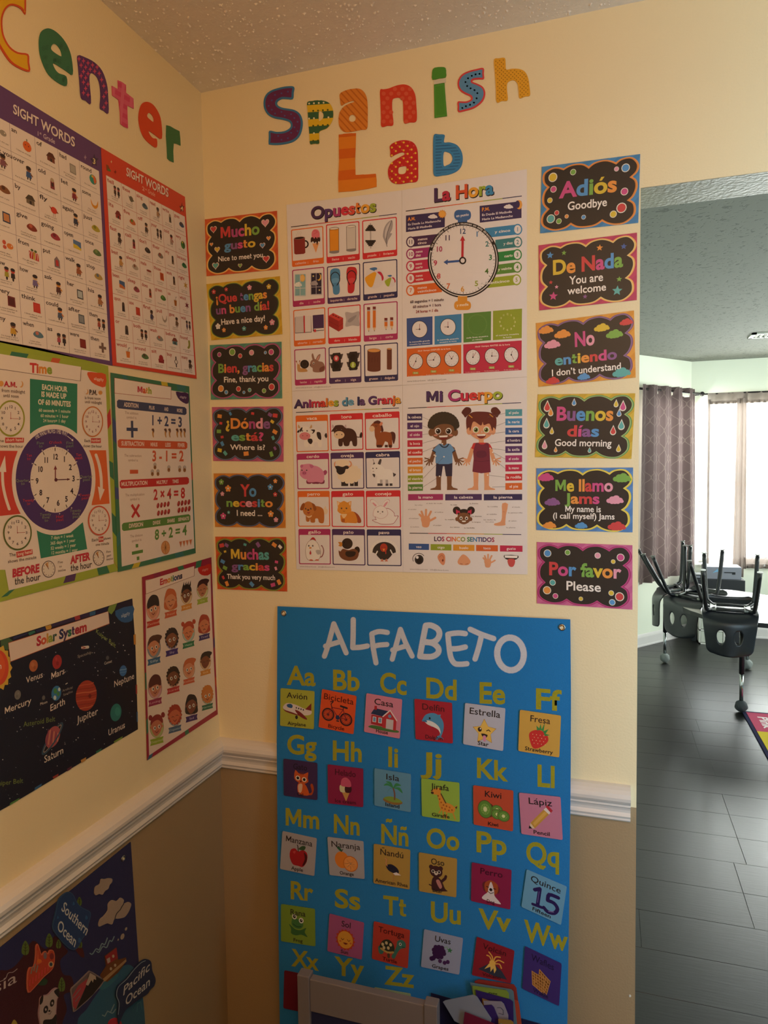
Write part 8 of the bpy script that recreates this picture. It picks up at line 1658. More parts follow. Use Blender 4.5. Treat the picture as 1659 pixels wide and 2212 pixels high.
def dmo(a):
    a.p([(745, 1820), (740, 1700), (800, 1600), (905, 1520), (885, 1580), (880, 1620), (800, 1780), (775, 1850)], '#a8404c'); a.p([(905, 1500), (930, 1470), (1070, 1545), (960, 1690), (775, 1855), (830, 1730), (880, 1610)], '#211c20'); a.p([(925, 1465), (985, 1500), (990, 1540), (965, 1530), (955, 1570), (940, 1540), (905, 1600), (880, 1590)], '#b4a498')
    for x, y in ((770, 1700), (800, 1660), (790, 1740)): a.s([(x-20, y+25), (x+25, y-30)], 8, '#7c7478')
piece('felt_mountain', [(752, 1878), (722, 1650), (730, 1625), (800, 1560), (920, 1442), (960, 1460), (1085, 1540), (1040, 1610), (900, 1760), (770, 1872)], '#6a5c60', 'felt mountain with snow cap and red side', draw=dmo, edge='#8c7c80', sm=0)
def dsh(a):
    a.p([(1045, 1490), (1110, 1380), (1160, 1330), (1235, 1345), (1290, 1330), (1225, 1420), (1090, 1540)], '#70401c'); a.p([(1085, 1290), (1205, 1200), (1220, 1310), (1110, 1380)], '#94262c'); a.p([(1100, 1320), (1135, 1300), (1140, 1350), (1112, 1368)], '#b8a498'); a.p([(1060, 1530), (1305, 1320), (1310, 1345), (1080, 1560)], '#a8845c')
    for x, y in ((1170, 1290), (1190, 1385), (1145, 1422)): a.e(x, y, 13, 17, '#b8a488')
piece('felt_ship', [(1040, 1490), (1100, 1395), (1085, 1290), (1205, 1200), (1225, 1330), (1308, 1305), (1312, 1345), (1225, 1460), (1110, 1560), (1050, 1530)], '#6a3c1c', 'felt ship with red cabin above the mountain piece', draw=dsh, sm=0)
a = Art('L', crop=A8, base=.0030, step=.00004); a.z = 4
for x, y, r in ((1315, 1005, 14), (1277, 1085, 24), (1232, 1118, 9)): a.e(x, y, r*.8, r*1.4, '#a8978c', rot=20)
a.build('printed_smoke', mp_, mat='felt')
a.z = 4; a.t('Asia', -250, 1790, 165, 1560, 120, '#b8a8a8', bold=.0, up=(0, -120), res=3); a.s([(-20, 1560), (40, 1530), (70, 1470), (120, 1460), (165, 1425)], 7, '#a89898', sm=4); a.build('lettering', mp_, mat='felt')
a.z = 4; a.b([(100, 2012), (130, 1960), (160, 1985), (170, 2040), (110, 2080), (80, 2040)], '#a8943c'); a.b([(385, 1590), (400, 1540), (440, 1520), (485, 1545), (470, 1590), (420, 1600)], '#264430'); a.build('printed_animal', mp_, mat='felt')
piece('felt_disc', [(1120, 2012), (1145, 1960), (1200, 1940), (1250, 1970), (1260, 2030), (1200, 2100), (1140, 2080)], '#b8243c', 'bright red felt piece cut off by the lower frame edge')

# ================================================================ the blue alphabet banner
C2_ = (590, 1300, 5.027); C3_ = (900, 1300, 4.74); C4_ = (590, 1680, 5.027); C5_ = (900, 1680, 4.74); C6_ = (590, 1960, 5.027); C7_ = (900, 1940, 4.74)
bn = pr(slab('alphabet_banner', [(600, 1309.5), (1232, 1338), (1233.5, 1500), (1233, 1650), (1231, 1850), (1229, 2000), (1225.5, 2212), (1222, 2440), (612, 2420), (605, 2212), (601, 1900), (598.5, 1600)], 'B', '#2880cc', base=0, th=.0018, mat='felt'),
        'large blue felt banner headed ALFABETO hanging over the chair rail', 'banner')
for px, py in ((614.5, 1324.5), (1214.5, 1355)): grommet(bn, on_wall(px, py, 'B')[0], 'B', r=.0072)
def thick(a, strokes, w, col='#cdd4e6', edge='#a9bcdc'):
    for s_ in strokes: a.s(s_, w+8, edge, sm=4, lay=.2)
    a.z += .5
    for s_ in strokes: a.s(s_, w, col, sm=4, lay=.2)
    a.build('title_letter', bn, mat='felt')
def TA(crop, strokes, w): a = Art('B', crop=crop, base=.0019, step=.00005); thick(a, strokes, w)
TA(C2_, [[(560,590),(600,470),(662,237)], [(662,237),(720,370),(796,553)], [(572,480),(650,455),(735,430)]], 50)
TA(C2_, [[(873,192),(872,350),(868,496)], [(868,496),(950,492),(1026,478)]], 52)
TA(C2_, [[(1243,332),(1180,322),(1130,325),(1074,347)], [(1074,347),(1090,500),(1120,662)], [(1100,480),(1160,468),(1238,462)]], 50)
TA(C2_, [[(1296,622),(1335,480),(1385,298)], [(1385,298),(1440,440),(1512,588)], [(1300,522),(1370,500),(1445,478)]], 50)
TA(C3_, [[(95,242),(70,370),(36,556)], [(36,556),(100,562),(170,556),(222,520),(222,470),(170,425),(90,408)], [(95,242),(150,240),(215,275),(236,325),(215,380),(165,412),(90,412)]], 54)
TA(C3_, [[(500,325),(440,318),(375,322),(322,332)], [(322,332),(330,420),(350,560),(390,628),(450,638),(516,632)], [(350,480),(420,478),(500,461)]], 50)
TA(C3_, [[(550,280),(660,330),(790,375)], [(668,335),(635,470),(600,584)]], 50)
a = Art('B', crop=C3_, base=.0019, step=.00005); pts = [(962+136*math.cos(t)-12*math.sin(t), 532+166*math.sin(t)+22*math.cos(t)) for t in [2*PI*i/28 for i in range(28)]]
a.s(pts, 66, '#a9bcdc', closed=True); a.s(pts, 58, '#cdd4e6', closed=True); a.build('title_letter', bn, mat='felt')
for crop, t_, x0, y0, x1, y1, h in ((C2_, 'Aa', 162, 893, 462, 908, 196), (C2_, 'Bb', 640, 945, 945, 964, 205), (C2_, 'Cc', 1158, 975, 1455, 1005, 208), (C3_, 'Dd', 88, 975, 420, 1003, 198), (C3_, 'Ee', 632, 1030, 910, 1042, 204), (C3_, 'Ff', 1205, 1088, 1460, 1110, 200),
        (C2_, 'Gg', 150, 1642, 470, 1660, 198), (C2_, 'Hh', 638, 1710, 975, 1733, 202), (C2_, 'Ii', 1240, 1780, 1368, 1793, 205), (C3_, 'Jj', 80, 1740, 272, 1748, 196), (C3_, 'Kk', 606, 1790, 916, 1830, 193), (C3_, 'Ll', 1225, 1880, 1425, 1900, 212),
        (C4_, 'Mm', 128, 512, 512, 553, 190), (C4_, 'Nn', 652, 590, 950, 620, 194), (C4_, 'Ññ', 1165, 698, 1480, 738, 196), (C5_, 'Oo', 98, 705, 442, 740, 192), (C5_, 'Pp', 600, 748, 925, 790, 204), (C5_, 'Qq', 1118, 862, 1468, 912, 212),
        (C4_, 'Rr', 182, 1305, 430, 1332, 184), (C4_, 'Ss', 668, 1395, 955, 1430, 192), (C4_, 'Tt', 1200, 1473, 1450, 1503, 194), (C5_, 'Uu', 138, 1462, 464, 1495, 196), (C5_, 'Vv', 646, 1530, 958, 1572, 190), (C7_, 'Ww', 1110, 428, 1540, 538, 206),
        (C6_, 'Xx', 212, 628, 488, 678, 178), (C6_, 'Yy', 683, 722, 980, 762, 188), (C6_, 'Zz', 1218, 825, 1525, 865, 192)):
    a = Art('B', crop=crop, base=.0019); a.t(t_, x0, y0, x1, y1, h, '#a3a02c', bold=.026, res=4); a.build('letter_pair', bn, mat='felt')

GB = 'picture cards stuck on the alphabet banner'
def pcard(crop, q, bg, word, eng, draw, label=None, tc='#2a2428', base=.0034, bottom=95, wx=None, ex=None, wv=24, name='picture_card'):
    pts = []
    for i in range(4):
        p, pv, nx = q[i], q[i-1], q[(i+1) % 4]
        for o_, k in ((pv, 1), (nx, 1)):
            d = math.hypot(o_[0]-p[0], o_[1]-p[1]); pts.append((p[0]+(o_[0]-p[0])*16/d, p[1]+(o_[1]-p[1])*16/d))
            if k and o_ is pv: 
                m = ((pv[0]+nx[0])/2, (pv[1]+nx[1])/2); pts.append((p[0]+(m[0]-p[0])*.016, p[1]+(m[1]-p[1])*.016))
    o = slab(name, pts, 'B', bg, base=base, th=.0016, crop=crop); pr(o, label or 'banner card reading %s and %s' % (word, eng), 'card', GB)
    a = Art('B', crop=crop, quad=q, base=base+.0017)
    if draw: draw(a); a.build('picture', o)
    if word: k = wx or min(.42, .062*len(word)); a.t(word, 50-k*100, wv, 50+k*100, wv, 15, tc, bold=.006, res=3); a.build('spanish_word', o)
    if eng: k = ex or min(.44, .034*len(eng)); a.t(eng, 50-k*100, bottom, 50+k*100, bottom, 9, tc, bold=.016, res=2); a.build('english_word', o)
    return o
def c_avion(a):
    a.b([(8,50),(20,38),(45,40),(70,48),(92,52),(90,62),(70,66),(40,64),(18,58)], '#d8d0d2'); a.b([(7,51),(12,56),(40,62),(60,68),(40,66),(15,60)], '#7c2a2c'); a.p([(74,50),(92,32),(92,52)], '#7c2a2c'); a.b([(44,54),(60,58),(80,74),(74,76),(56,68)], '#7c2a2c'); a.b([(20,42),(30,39),(37,43),(34,50),(22,48)], '#2c5c94'); a.e(49,73,4,5,'#2a2428')
    for k in range(4): a.e(48+k*7, 48+k*1.2, 2, 2.4, '#2c3448', n=8, lay=.2)
def c_bici(a):
    for x, y in ((24, 62), (76, 66)):
        a.ring(x, y, 18, 17, 4, '#33202a', n=24); a.ring(x, y, 13, 12, 1.4, '#7c2c30', n=20); [a.s([(x, y), (x+12*math.cos(k*.52), y+11*math.sin(k*.52))], .8, '#4a2430', lay=0) for k in range(12)]; a.e(x, y, 3, 3, '#2a2030')
    for l_ in ([(24,62),(34,42),(66,42),(52,64),(34,44)], [(52,64),(76,66),(66,42)], [(34,44),(30,34),(36,26),(28,28)]): a.s(l_, 2.4, '#2c2634' if l_[0][1] == 44 else '#8c2c34')
    a.s([(58,34),(76,36)], 5, '#2c2634'); a.s([(66,42),(66,36)], 2, '#2c2634'); a.e(52,65,6,6,'#243460'); a.s([(50,74),(56,74)], 3, '#2c2634')
def c_casa(a):
    a.b([(14,82),(30,78),(90,80),(92,86),(50,88),(14,86)], '#4c7844'); a.p([(18,52),(56,52),(56,78),(18,76)], '#a82c38'); a.p([(50,50),(70,33),(88,54),(88,82),(50,80)], '#b83440'); a.p([(16,50),(26,34),(68,36),(50,52)], '#24345c'); a.s([(50,52),(69,33),(89,56)], 3, '#e4d8dc'); a.r(25,28,32,38,'#a82c38'); a.r(60,56,80,81,'#c4c0cc'); a.e(69,48,4.5,4.5,'#6c98c4')
    for x in (22, 38): a.r(x,56,x+10,70,'#e8e4ec'); a.r(x+1.5,57.5,x+8.5,68.5,'#6c98c4')
def c_delfin(a):
    a.b([(20,50),(30,36),(50,30),(66,36),(76,50),(76,68),(70,84),(64,88),(68,70),(60,62),(44,64),(28,52),(20,54)], '#4f96c8'); a.b([(26,52),(40,50),(56,56),(66,66),(68,80),(62,70),(48,64),(34,60)], '#dfe4ea'); a.p([(58,34),(70,32),(66,44)], '#4f96c8'); a.b([(54,92),(64,84),(76,92),(66,90),(58,96)], '#4f96c8'); a.e(40,44,2.4,3,'#1c2028'); a.b([(18,52),(30,50),(32,55)], '#3c7cb0')
def c_estr(a):
    a.star(52, 62, 31, '#b0803c', k=.52, rot=-94, ry=31); a.star(52, 62, 29, '#e4c060', k=.54, rot=-94, ry=29); a.e(40,58,5,5.5,'#33282a'); a.e(41.5,56,1.5,1.8,'#ffffff'); a.s([(57,59),(62,56),(66,59)], 2, '#33282a'); a.p([(44,67),(60,68),(57,75),(50,76)], '#33282a', sm=2); a.b([(49,72),(56,72),(56,84),(50,83)], '#d890b8')
def c_fresa(a):
    a.b([(26,52),(45,42),(66,48),(72,64),(58,80),(38,88),(28,72)], '#cc3434'); [a.p([(x, y), (x2, y2), (x3, y3)], '#3f8c4c', lay=.3) for x, y, x2, y2, x3, y3 in ((44,44,42,32,52,40),(48,42,52,26,56,42),(54,42,62,22,60,44),(58,44,72,36,64,50),(60,48,76,50,64,54))]
    rr_ = random.Random(1); [a.e(x, y, 1, 1.2, '#e8c8a0', n=6, lay=0) for x, y in ((34+k % 4*9+(k//4 % 2)*4, 54+k//4*7) for k in range(16)) if y < 88-(abs(x-48))*.5]
def c_gato(a, c='#cc5c2c'):
    a.b([(70,88),(84,80),(80,62),(86,58),(90,72),(84,88)], '#b04c24'); a.b([(44,88),(42,66),(54,56),(68,66),(76,88),(60,92)], c); a.b([(44,66),(56,62),(54,82),(46,86)], '#dcb8a0'); a.p([(36,26),(46,34),(62,34),(74,28),(72,44),(74,54),(56,62),(36,54),(32,44)], c, sm=2); [a.s([(50+k*5,30),(51+k*4,37)], 1.6, '#7c3420', lay=.2) for k in range(3)]
    for x, y in ((43, 47), (62, 49)): a.e(x, y, 7, 6.5, '#e8dccc'); a.e(x, y, 4, 4, '#1c181c')
    a.e(52,55,2.4,2,'#33202a')
def c_helado(a):
    a.p([(40,66),(62,66),(52,90)], '#c89858'); a.b([(34,52),(40,48),(50,50),(50,66),(36,66)], '#d4d0a8'); a.b([(50,50),(64,48),(68,56),(64,66),(50,66)], '#43202c'); a.b([(38,50),(40,34),(52,28),(64,36),(66,50),(52,52)], '#c8587c')
def c_isla(a):
    a.b([(24,78),(40,70),(66,72),(78,80),(60,88),(34,86)], '#8c6a3c'); a.b([(26,76),(42,68),(64,70),(76,78),(50,82)], '#7c9c44'); a.s([(56,74),(56,58),(52,44)], 4, '#7c5848', sm=3)
    for p in ([(52,44),(36,34),(26,42),(38,40)], [(52,44),(46,30),(32,30),(42,36)], [(52,44),(60,30),(74,34),(62,38)], [(52,44),(70,40),(78,54),(64,46)], [(52,44),(44,46),(36,58),(42,48)]): a.b(p, '#3c8c5c')
def c_jirafa(a):
    c = '#d8943c'; a.b([(46,58),(60,54),(82,60),(88,72),(80,80),(56,78),(48,70)], c); a.p([(40,30),(50,30),(62,58),(48,64)], c); a.b([(26,30),(34,22),(50,20),(50,32),(38,38),(30,36)], c); [a.s(l_, 3, c) for l_ in ([(52,74),(46,84)], [(56,76),(58,96)], [(66,76),(66,96)], [(80,72),(88,94)], [(84,70),(92,60)])]
    a.e(29,34,4,3.4,'#4c342c'); a.s([(42,22),(42,17)], 1.6, '#7c4c2c'); a.s([(50,22),(51,17)], 1.6, '#7c4c2c'); a.s([(52,34),(64,56)], 3, '#5c4834'); a.p([(88,64),(94,60),(92,68)], '#33302c')
    for x, y in ((44,40),(48,48),(52,56),(58,62),(66,64),(74,66),(80,72),(62,72),(72,74),(54,70)): a.e(x, y, 2.2, 2.4, '#a85c28', n=7, lay=.1)
def c_kiwi(a):
    def sl(x, y, rx, ry): a.e(x, y, rx, ry, '#5c4430', n=24); a.e(x, y, rx*.93, ry*.93, '#5c8c3c', n=24); a.e(x, y, rx*.6, ry*.6, '#7ca850', n=20); a.e(x, y, rx*.25, ry*.28, '#d8dca8', n=12); [a.e(x+rx*.42*math.cos(k*.6), y+ry*.44*math.sin(k*.6), .9, 1.1, '#24301c', n=5, lay=0) for k in range(11)]
    a.b([(34,74),(50,70),(52,50),(44,40),(30,50)], '#5c3c2c'); sl(30,56,19,23); sl(60,52,14,11); sl(60,64,15,13); sl(76,66,16,14)
def c_lapiz(a):
    P = [(22,80),(62,34)]; a.p([(24,70),(58,34),(70,44),(34,82)], '#c89844'); a.p([(30,70),(60,38),(66,42),(34,76)], '#d8aa58'); a.p([(58,34),(66,26),(78,36),(70,44)], '#e4dcdc'); a.p([(63,27),(68,22),(80,34),(75,40)], '#b83444'); a.p([(24,70),(34,82),(20,84)], '#dcc8b0'); a.p([(21,76),(28,83),(19,84)], '#2a242c')
def c_manz(a): a.b([(50,44),(64,38),(76,46),(76,66),(66,82),(52,82),(36,80),(26,62),(28,44),(40,38)], '#a8242c'); a.b([(66,44),(76,52),(74,70),(64,80),(70,60)], '#4c1a1e'); a.s([(50,44),(48,32),(46,28)], 2.4, '#33281c'); a.b([(50,38),(60,28),(70,28),(66,38)], '#3c5c3c'); a.b([(34,48),(42,44),(40,52)], '#c4484c')
def c_nar(a): a.e(38,56,20,22,'#dc8434', n=28); a.s([(38,34),(42,28)], 2, '#2c4430'); a.b([(36,34),(26,26),(28,22),(38,28)], '#2c6444'); a.e(62,64,21,21,'#c4702c', n=28); a.e(62,64,18.5,18.5,'#e89c54', n=28); [a.s([(62,64),(62+17*math.cos(k*.785), 64+17*math.sin(k*.785))], 1.2, '#f0c898', lay=0) for k in range(8)]
def c_nandu(a): a.b([(36,48),(50,44),(66,52),(70,62),(60,66),(44,62),(36,54)], '#22243a'); a.p([(54,66),(64,62),(76,68),(60,70)], '#e4dce0'); a.s([(38,50),(34,44),(36,34),(32,32)], 2.2, '#cc8c6c'); a.s([(56,68),(55,88)], 1.2, '#b87058')
def c_oso(a):
    c = '#43262c'; a.e(33,32,6,6,c); a.e(58,32,6,6,c); a.b([(34,84),(36,62),(46,54),(60,62),(70,82),(76,88),(40,92)], c); a.e(46,42,17,15,c, n=20); a.s([(60,66),(70,56),(72,50)], 7, c); a.b([(46,66),(54,62),(62,78),(56,84)], '#b88080'); a.s([(34,80),(28,78)], 3, c)
    for x in (38, 54): a.e(x,42,4.5,4.5,'#d8ccc0'); a.e(x,42,2.6,3,'#1c1618')
    a.e(46,46,5,5,'#dccfc0'); a.e(46,44,2.2,1.8,'#1c1618')
def c_perro(a):
    a.b([(28,50),(36,42),(40,56),(34,68)], '#6a2c34'); a.b([(60,44),(72,52),(70,66),(62,62)], '#6a2c34'); a.b([(36,44),(50,36),(66,44),(68,60),(62,70),(50,74),(38,68),(34,56)], '#a8502c'); a.b([(48,42),(52,42),(58,60),(60,74),(72,86),(74,92),(40,90),(28,86),(34,76),(42,68),(44,56)], '#dcd4dc'); a.e(50,60,4,4,'#1c181c'); a.s([(43,66),(50,70),(57,66)], 1.6, '#33282c'); a.s([(39,54),(44,55)], 2, '#33201c'); a.s([(57,56),(62,56)], 2, '#33201c')
def c_quince(a): a.s([(26,42),(38,34),(38,78)], 9, '#2c1f5c', sm=2); a.s([(26,80),(50,78)], 7, '#2c1f5c'); a.s([(84,36),(62,38),(60,54),(76,54),(86,64),(80,78),(64,82),(54,76)], 9, '#2c1f5c', sm=3); a.s([(37,42),(37,70)], 2, '#6c5c9c'); a.s([(66,80),(78,76)], 2, '#8c7cb4')
def c_rana(a):
    c = '#3c6c3c'; a.b([(30,62),(24,50),(34,56),(44,62),(58,62),(74,54),(70,66),(78,78),(60,74),(44,78),(30,74)], c); a.b([(32,40),(36,30),(50,34),(62,38),(66,48),(58,58),(42,58),(32,50)], '#447a44'); 
    for x, y in ((40, 28), (60, 36)): a.e(x, y, 7, 7.5, '#e4e4dc'); a.e(x, y, 4, 4.4, '#1c1c1c'); a.e(x+1, y-1.5, 1.2, 1.4, '#ffffff')
    a.s([(36,48),(48,54),(60,52)], 1.6, '#1c3c24', sm=3)
def c_sol(a): a.star(50, 58, 29, '#b8442c', n=16, k=.84, ry=29); a.e(50,58,22,23,'#d89c3c', n=28); a.s([(38,56),(42,60),(46,56)], 1.6, '#5c3420', sm=3); a.s([(56,56),(60,60),(64,56)], 1.6, '#5c3420', sm=3); a.p([(44,66),(58,66),(51,71)], '#7c2c24', sm=2); a.e(36,64,3,2.4,'#c86834'); a.e(66,64,3,2.4,'#c86834')
def c_tort(a):
    g_ = '#3f7468'; a.b([(16,64),(24,58),(32,64),(30,78),(20,80)], g_); a.b([(60,66),(66,50),(68,36),(80,30),(90,36),(90,48),(78,54),(70,66),(62,84),(54,80)], g_); a.b([(20,60),(28,44),(44,38),(58,48),(60,66),(40,70),(24,68)], '#33382c'); a.s([(24,66),(42,72),(58,68)], 5, '#b89454', sm=2); a.b([(42,76),(48,74),(50,84),(44,86)], '#5c4434')
    for x, y in ((28,54),(38,48),(50,50),(44,60),(32,62)): a.e(x, y, 4, 4.5, '#c8b88c', n=10, lay=.2)
    a.e(76,42,3.4,4,'#e4e8e4'); a.e(76,42,2,2.6,'#1c1c20'); a.s([(82,48),(89,48)], 1.6, '#1c2c2c')
def c_uvas(a):
    [a.e(x, y, 6, 6.4, '#3c1f50', n=12, lay=.2) for x, y in ((34,40),(42,38),(50,38),(30,48),(38,47),(46,47),(54,46),(32,56),(40,56),(48,55),(56,52),(34,64),(42,64),(50,62),(30,70),(26,72))]; [a.e(x, y, 5, 5.6, '#4a2a60', n=12, lay=.2) for x, y in ((48,74),(60,76),(68,72))]; a.star(70, 40, 8, '#3c7c54'); a.s([(56,36),(62,32),(66,38)], 1.6, '#7cb48c', sm=3)
def c_volc(a):
    a.p([(14,80),(40,58),(56,58),(74,70),(90,92),(60,90)], '#33384c'); a.p([(40,58),(56,58),(60,70),(56,82),(52,68),(46,80),(44,66),(30,76)], '#e4c068', sm=1)
    for l_ in ([(48,56),(40,40),(32,38)], [(48,54),(46,38),(36,28)], [(50,54),(54,36),(66,32)], [(52,54),(62,42),(76,44)], [(52,56),(66,52),(72,62)]): a.s(l_, 3.4, '#e0a850', sm=3, lay=.3)
    a.e(48,54,8,7,'#e8bc5c')
def c_waf(a):
    for q in ([(42,36),(74,52),(66,88),(40,72)], [(22,48),(56,52),(60,90),(26,80)]):
        a.p(q, '#c48c50', lay=.5)
        for i in range(5):
            for j in range(5): a.p(sub(q, .06+i*.19, .06+j*.19, .06+i*.19+.13, .06+j*.19+.13), '#8c5428', lay=0)
        a.z += .5
DK = '#4a1c28'
pcard(C2_, [(90,932),(457,967),(450,1378),(85,1340)], '#a8b044', 'Avión', 'Airplane', c_avion)
pcard(C2_, [(540,942),(913,1018),(880,1432),(503,1355)], '#d8552c', 'Bicicleta', 'Bicycle', c_bici, tc='#5c1c18', wx=.44)
pcard(C2_, [(1020,987),(1408,1055),(1382,1480),(995,1405)], '#d086a4', 'Casa', 'House', c_casa, wx=.27)
pcard(C3_, [(-17,988),(367,1030),(375,1445),(-5,1400)], '#a8283c', 'Delfin', 'Dolphin', c_delfin, tc=DK, wx=.31)
pcard(C3_, [(500,1030),(912,1085),(888,1522),(480,1450)], '#b9bfd6', 'Estrella', 'Star', c_estr, wx=.39)
pcard(C3_, [(1060,1100),(1480,1160),(1462,1587),(1043,1520)], '#cfa650', 'Fresa', 'Strawberry', c_fresa, wx=.25)
pcard(C4_, [(120,-214),(488,-166),(488,235),(125,185)], '#43305c', 'Gato', 'Cat', c_gato, tc='#221a30', ex=.10, wx=.21)
pcard(C4_, [(600,-152),(985,-104),(985,312),(605,268)], '#8c2450', 'Helado', 'Ice cream', c_helado, tc='#43142c', wx=.3)
pcard(C4_, [(1107,-110),(1503,-47),(1500,367),(1107,292)], '#6098c0', 'Isla', 'Island', c_isla, wx=.19)
pcard(C5_, [(53,0),(442,45),(447,445),(60,385)], '#94bc50', 'Jirafa', 'Giraffe', c_jirafa, wx=.23)
pcard(C5_, [(583,70),(993,125),(990,540),(588,470)], '#c05038', 'Kiwi', 'Kiwi', c_kiwi, label='banner card with kiwi slices on an orange-red ground', wx=.22)
pcard(C5_, [(1050,145),(1475,190),(1497,628),(1075,565)], '#c480a0', 'Lápiz', 'Pencil', c_lapiz, wx=.29)
pcard(C4_, [(110,570),(483,650),(455,1058),(85,980)], '#a8a6b0', 'Manzana', 'Apple', c_manz, wx=.39)
pcard(C4_, [(597,632),(988,682),(1000,1090),(622,1045)], '#a6a8b6', 'Naranja', 'Orange', c_nar, wx=.41)
pcard(C4_, [(1100,708),(1495,775),(1488,1203),(1097,1135)], '#b0924c', 'Ñandú', 'American Rhea', c_nandu, wx=.33, ex=.45)
pcard(C5_, [(28,755),(418,820),(410,1215),(30,1150)], '#b0924c', 'Oso', 'Bear', c_oso, wx=.18)
pcard(C5_, [(568,857),(975,935),(962,1338),(560,1250)], '#8c2450', 'Perro', 'Dog', c_perro, tc='#43142c', wx=.29, ex=.10)
pcard(C5_, [(1130,928),(1540,1105),(1480,1497),(1075,1310)], '#6ca4cc', 'Quince', 'Fifteen', c_quince, wx=.38)
pcard(C6_, [(95,-46),(462,7),(467,412),(95,355)], '#7c9c3c', 'Rana', 'Frog', c_rana, wx=.23)
pcard(C6_, [(620,57),(995,157),(970,555),(597,462)], '#a4588c', 'Sol', 'Sun', c_sol, wx=.14, ex=.11)
pcard(C6_, [(1100,140),(1493,237),(1468,650),(1080,545)], '#b04034', 'Tortuga', 'Turtle', c_tort, wx=.36, tc='#4c1a1c')
pcard(C7_, [(82,308),(480,400),(440,772),(50,690)], '#98a4c8', 'Uvas', 'Grapes', c_uvas, wx=.21, ex=.22)
pcard(C7_, [(620,385),(1005,528),(968,860),(570,775)], '#8c2434', 'Volcán', 'Volcano', c_volc, wx=.31, tc='#43141c')
pcard(C7_, [(1112,480),(1487,660),(1460,1092),(1083,912)], '#3f2f78', 'Wafles', 'Waffle', c_waf, wx=.31, tc='#241c44')
pcard(C6_, [(130,672),(500,745),(490,1160),(120,1080)], '#6c1c30', 'Xi', None, None, label='dark red card behind the grey frame post', tc='#2c0c18', wx=.12)
pcard(C6_, [(600,780),(985,850),(975,1260),(590,1190)], '#a8b0b0', None, None, None, label='pale card under letters Yy, mostly behind the grey frame')
pcard(C6_, [(1105,855),(1500,925),(1490,1340),(1095,1270)], '#9cb08c', None, None, None, label='pale green card under letters Zz, mostly behind the grey frame')

# felt pocket on the banner and the cards stuffed into it
pk = slab('pocket', [(932, 2142), (1215, 2222), (1215, 2430), (932, 2410)], 'B', '#141b4c', base=.004, th=.0016, mat='felt', parent=bn)
STK = [([(600,830),(640,812),(1000,865),(1025,900),(1085,1330),(1090,1500),(640,1400)], '#8c3430', 'red card at the back of the card stack'), ([(1005,1010),(1045,1025),(1056,1060),(1090,1330),(1080,1500),(960,1500)], '#a84834', 'orange-red card at the right edge of the card stack'),
       ([(560,825),(640,838),(975,893),(1000,915),(1045,1330),(1030,1500),(700,1450)], '#5c7c90', 'grey-blue card in the card stack behind the green one'), ([(585,848),(930,893),(955,925),(965,1300),(640,1300)], '#7c9840', 'green card with part of a word in the stack'),
       ([(620,880),(970,975),(1000,1000),(1010,1330),(980,1500),(700,1400)], '#33246c', 'violet card with rounded corner in the stack'), ([(690,955),(820,1000),(845,1030),(870,1300),(700,1300)], '#94743c', 'tan card peeking out mid stack'),
       ([(705,968),(885,975),(912,1000),(955,1110),(960,1350),(760,1300)], '#8c8ca4', 'pale card with drawn lines in the stack'), ([(712,1005),(790,1000),(815,1025),(862,1145),(880,1350),(760,1300)], '#33246c', 'violet card standing before the pale lined card'),
       ([(305,960),(330,945),(605,888),(645,905),(792,1130),(760,1300),(560,1220),(420,1150)], '#8490a8', 'blank whitish card sticking out to the left of the stack'), ([(862,1120),(985,1130),(1012,1150),(1065,1330),(1050,1500),(880,1500)], '#94783c', 'tan card near the front of the stack'),
       ([(885,1155),(975,1180),(1000,1215),(1010,1500),(890,1500)], '#6c98b8', 'light blue card edge near the front of the stack'), ([(532,1030),(570,1042),(945,1192),(968,1220),(950,1500),(480,1420),(512,1195)], '#6c1c3c', 'crimson card with a red bird at the front')]
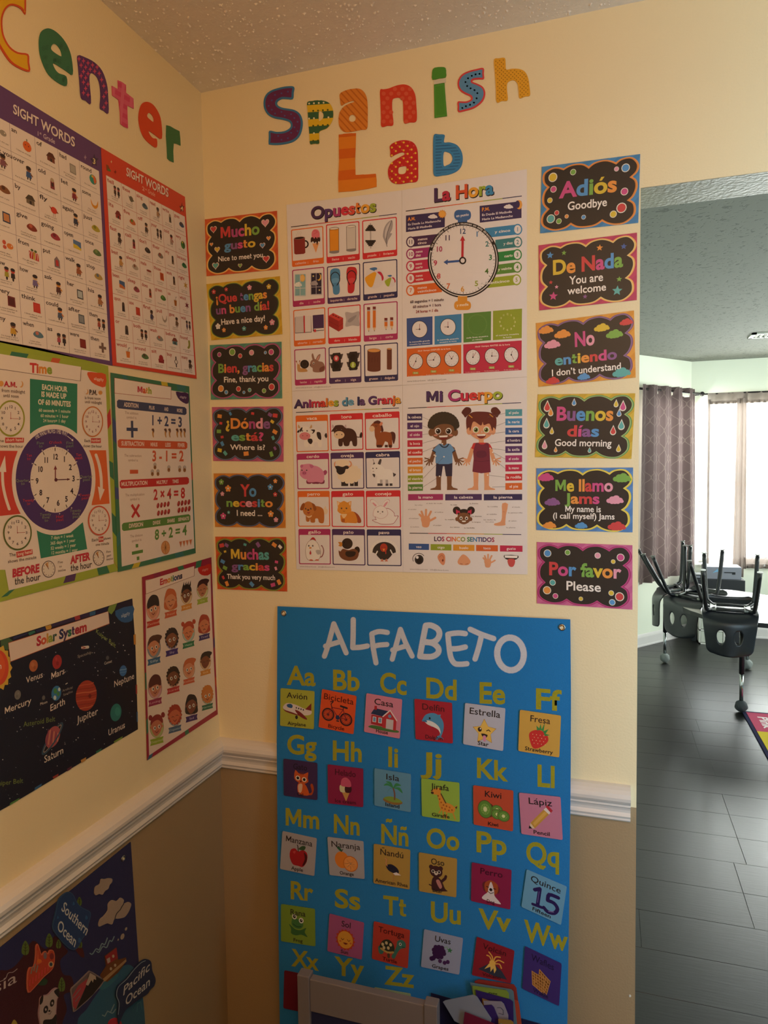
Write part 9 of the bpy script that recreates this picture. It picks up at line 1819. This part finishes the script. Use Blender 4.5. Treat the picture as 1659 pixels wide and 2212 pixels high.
for i, (pts, c, lb) in enumerate(STK):
    b_ = .006+.0034*i; o = pr(slab('picture_card', pts, 'B', c, crop=C7_, base=b_, th=.0016), lb, 'card', 'cards stuffed in the banner pocket')
    a = Art('B', crop=C7_, base=b_+.0018)
    if i == 3: a.t('ogg', 750, 925, 838, 942, 26, '#24301c', bold=.02, res=3); a.build('printed_word', o)
    if i == 6: a.s([(845, 1035), (880, 1035), (905, 1060), (905, 1105), (860, 1090)], 5, '#33384c'); a.build('printed_picture', o)
    if i == 9: a.t('Zeb', 990, 1190, 1022, 1280, 24, '#2c2418', bold=.01); a.build('printed_word', o)
    if i == 11: a.b([(600, 1190), (680, 1180), (740, 1215), (730, 1260), (660, 1240), (610, 1220)], '#94382c'); a.b([(725, 1180), (760, 1185), (745, 1230)], '#a89498'); a.b([(740, 1240), (780, 1270), (720, 1289)], '#a89498'); a.s([(555, 1205), (590, 1190), (600, 1215)], 6, '#2c1420'); a.s([(860, 1265), (890, 1240), (915, 1262), (880, 1280)], 6, '#2c1420'); a.build('printed_picture', o)

# ================================================================ grey frame with blue panel standing before the banner
M['greyframe'] = material('grey_painted_wood', '#7c7880', rough=0.6, bump=0.1, bscale=120, var=0.04, vscale=20); M['navyp'] = material('navy_fabric_panel', '#1c2450', rough=0.9, bump=0.4, bscale=500)
yf = -0.20; zt_ = (at_y(670, 2125, yf)[2]+at_y(918, 2163, yf)[2])/2; xl, xr = at_y(643, 2130, yf)[0], at_y(945, 2190, yf)[0]; pw = at_y(669, 2140, yf)[0]-xl
zb_ = at_y(677, 2187, yf)[2]; yb2 = max(yf+.018, min(yf+.05, at_z(675, 2111, zt_)[1]))
stn = pr(empty('panel_stand', ((xl+xr)/2, (yf+yb2)/2, 0)), 'grey wooden frame with dark blue panel before the banner bottom', 'stand'); o_ = Vector(stn.location)
def fb(nm, x0, x1, y0, y1, z0, z1, m='greyframe', bev=.002): bm = bmesh.new(); box(bm, (x0-o_.x, y0-o_.y, z0), (x1-o_.x, y1-o_.y, z1), bev=bev); return bm_obj(nm, bm, M[m], stn)
fb('post', xl, xl+pw, yf-.003, yb2+.004, 0, zt_+.006); fb('post', xr-pw, xr, yf-.003, yb2+.004, 0, zt_+.006)
fb('top_rail', xl+pw, xr-pw, yf, yb2, zb_, zt_); fb('bottom_rail', xl+pw, xr-pw, yf, yb2, .06, .06+zt_-zb_); fb('blue_panel', xl+pw, xr-pw, yf+.006, yf+.012, .06+zt_-zb_, zb_, 'navyp', 0)
for x in (xl, xr-pw): fb('foot', x-.002, x+pw+.002, yf-.09, yb2+.06, 0, .025)
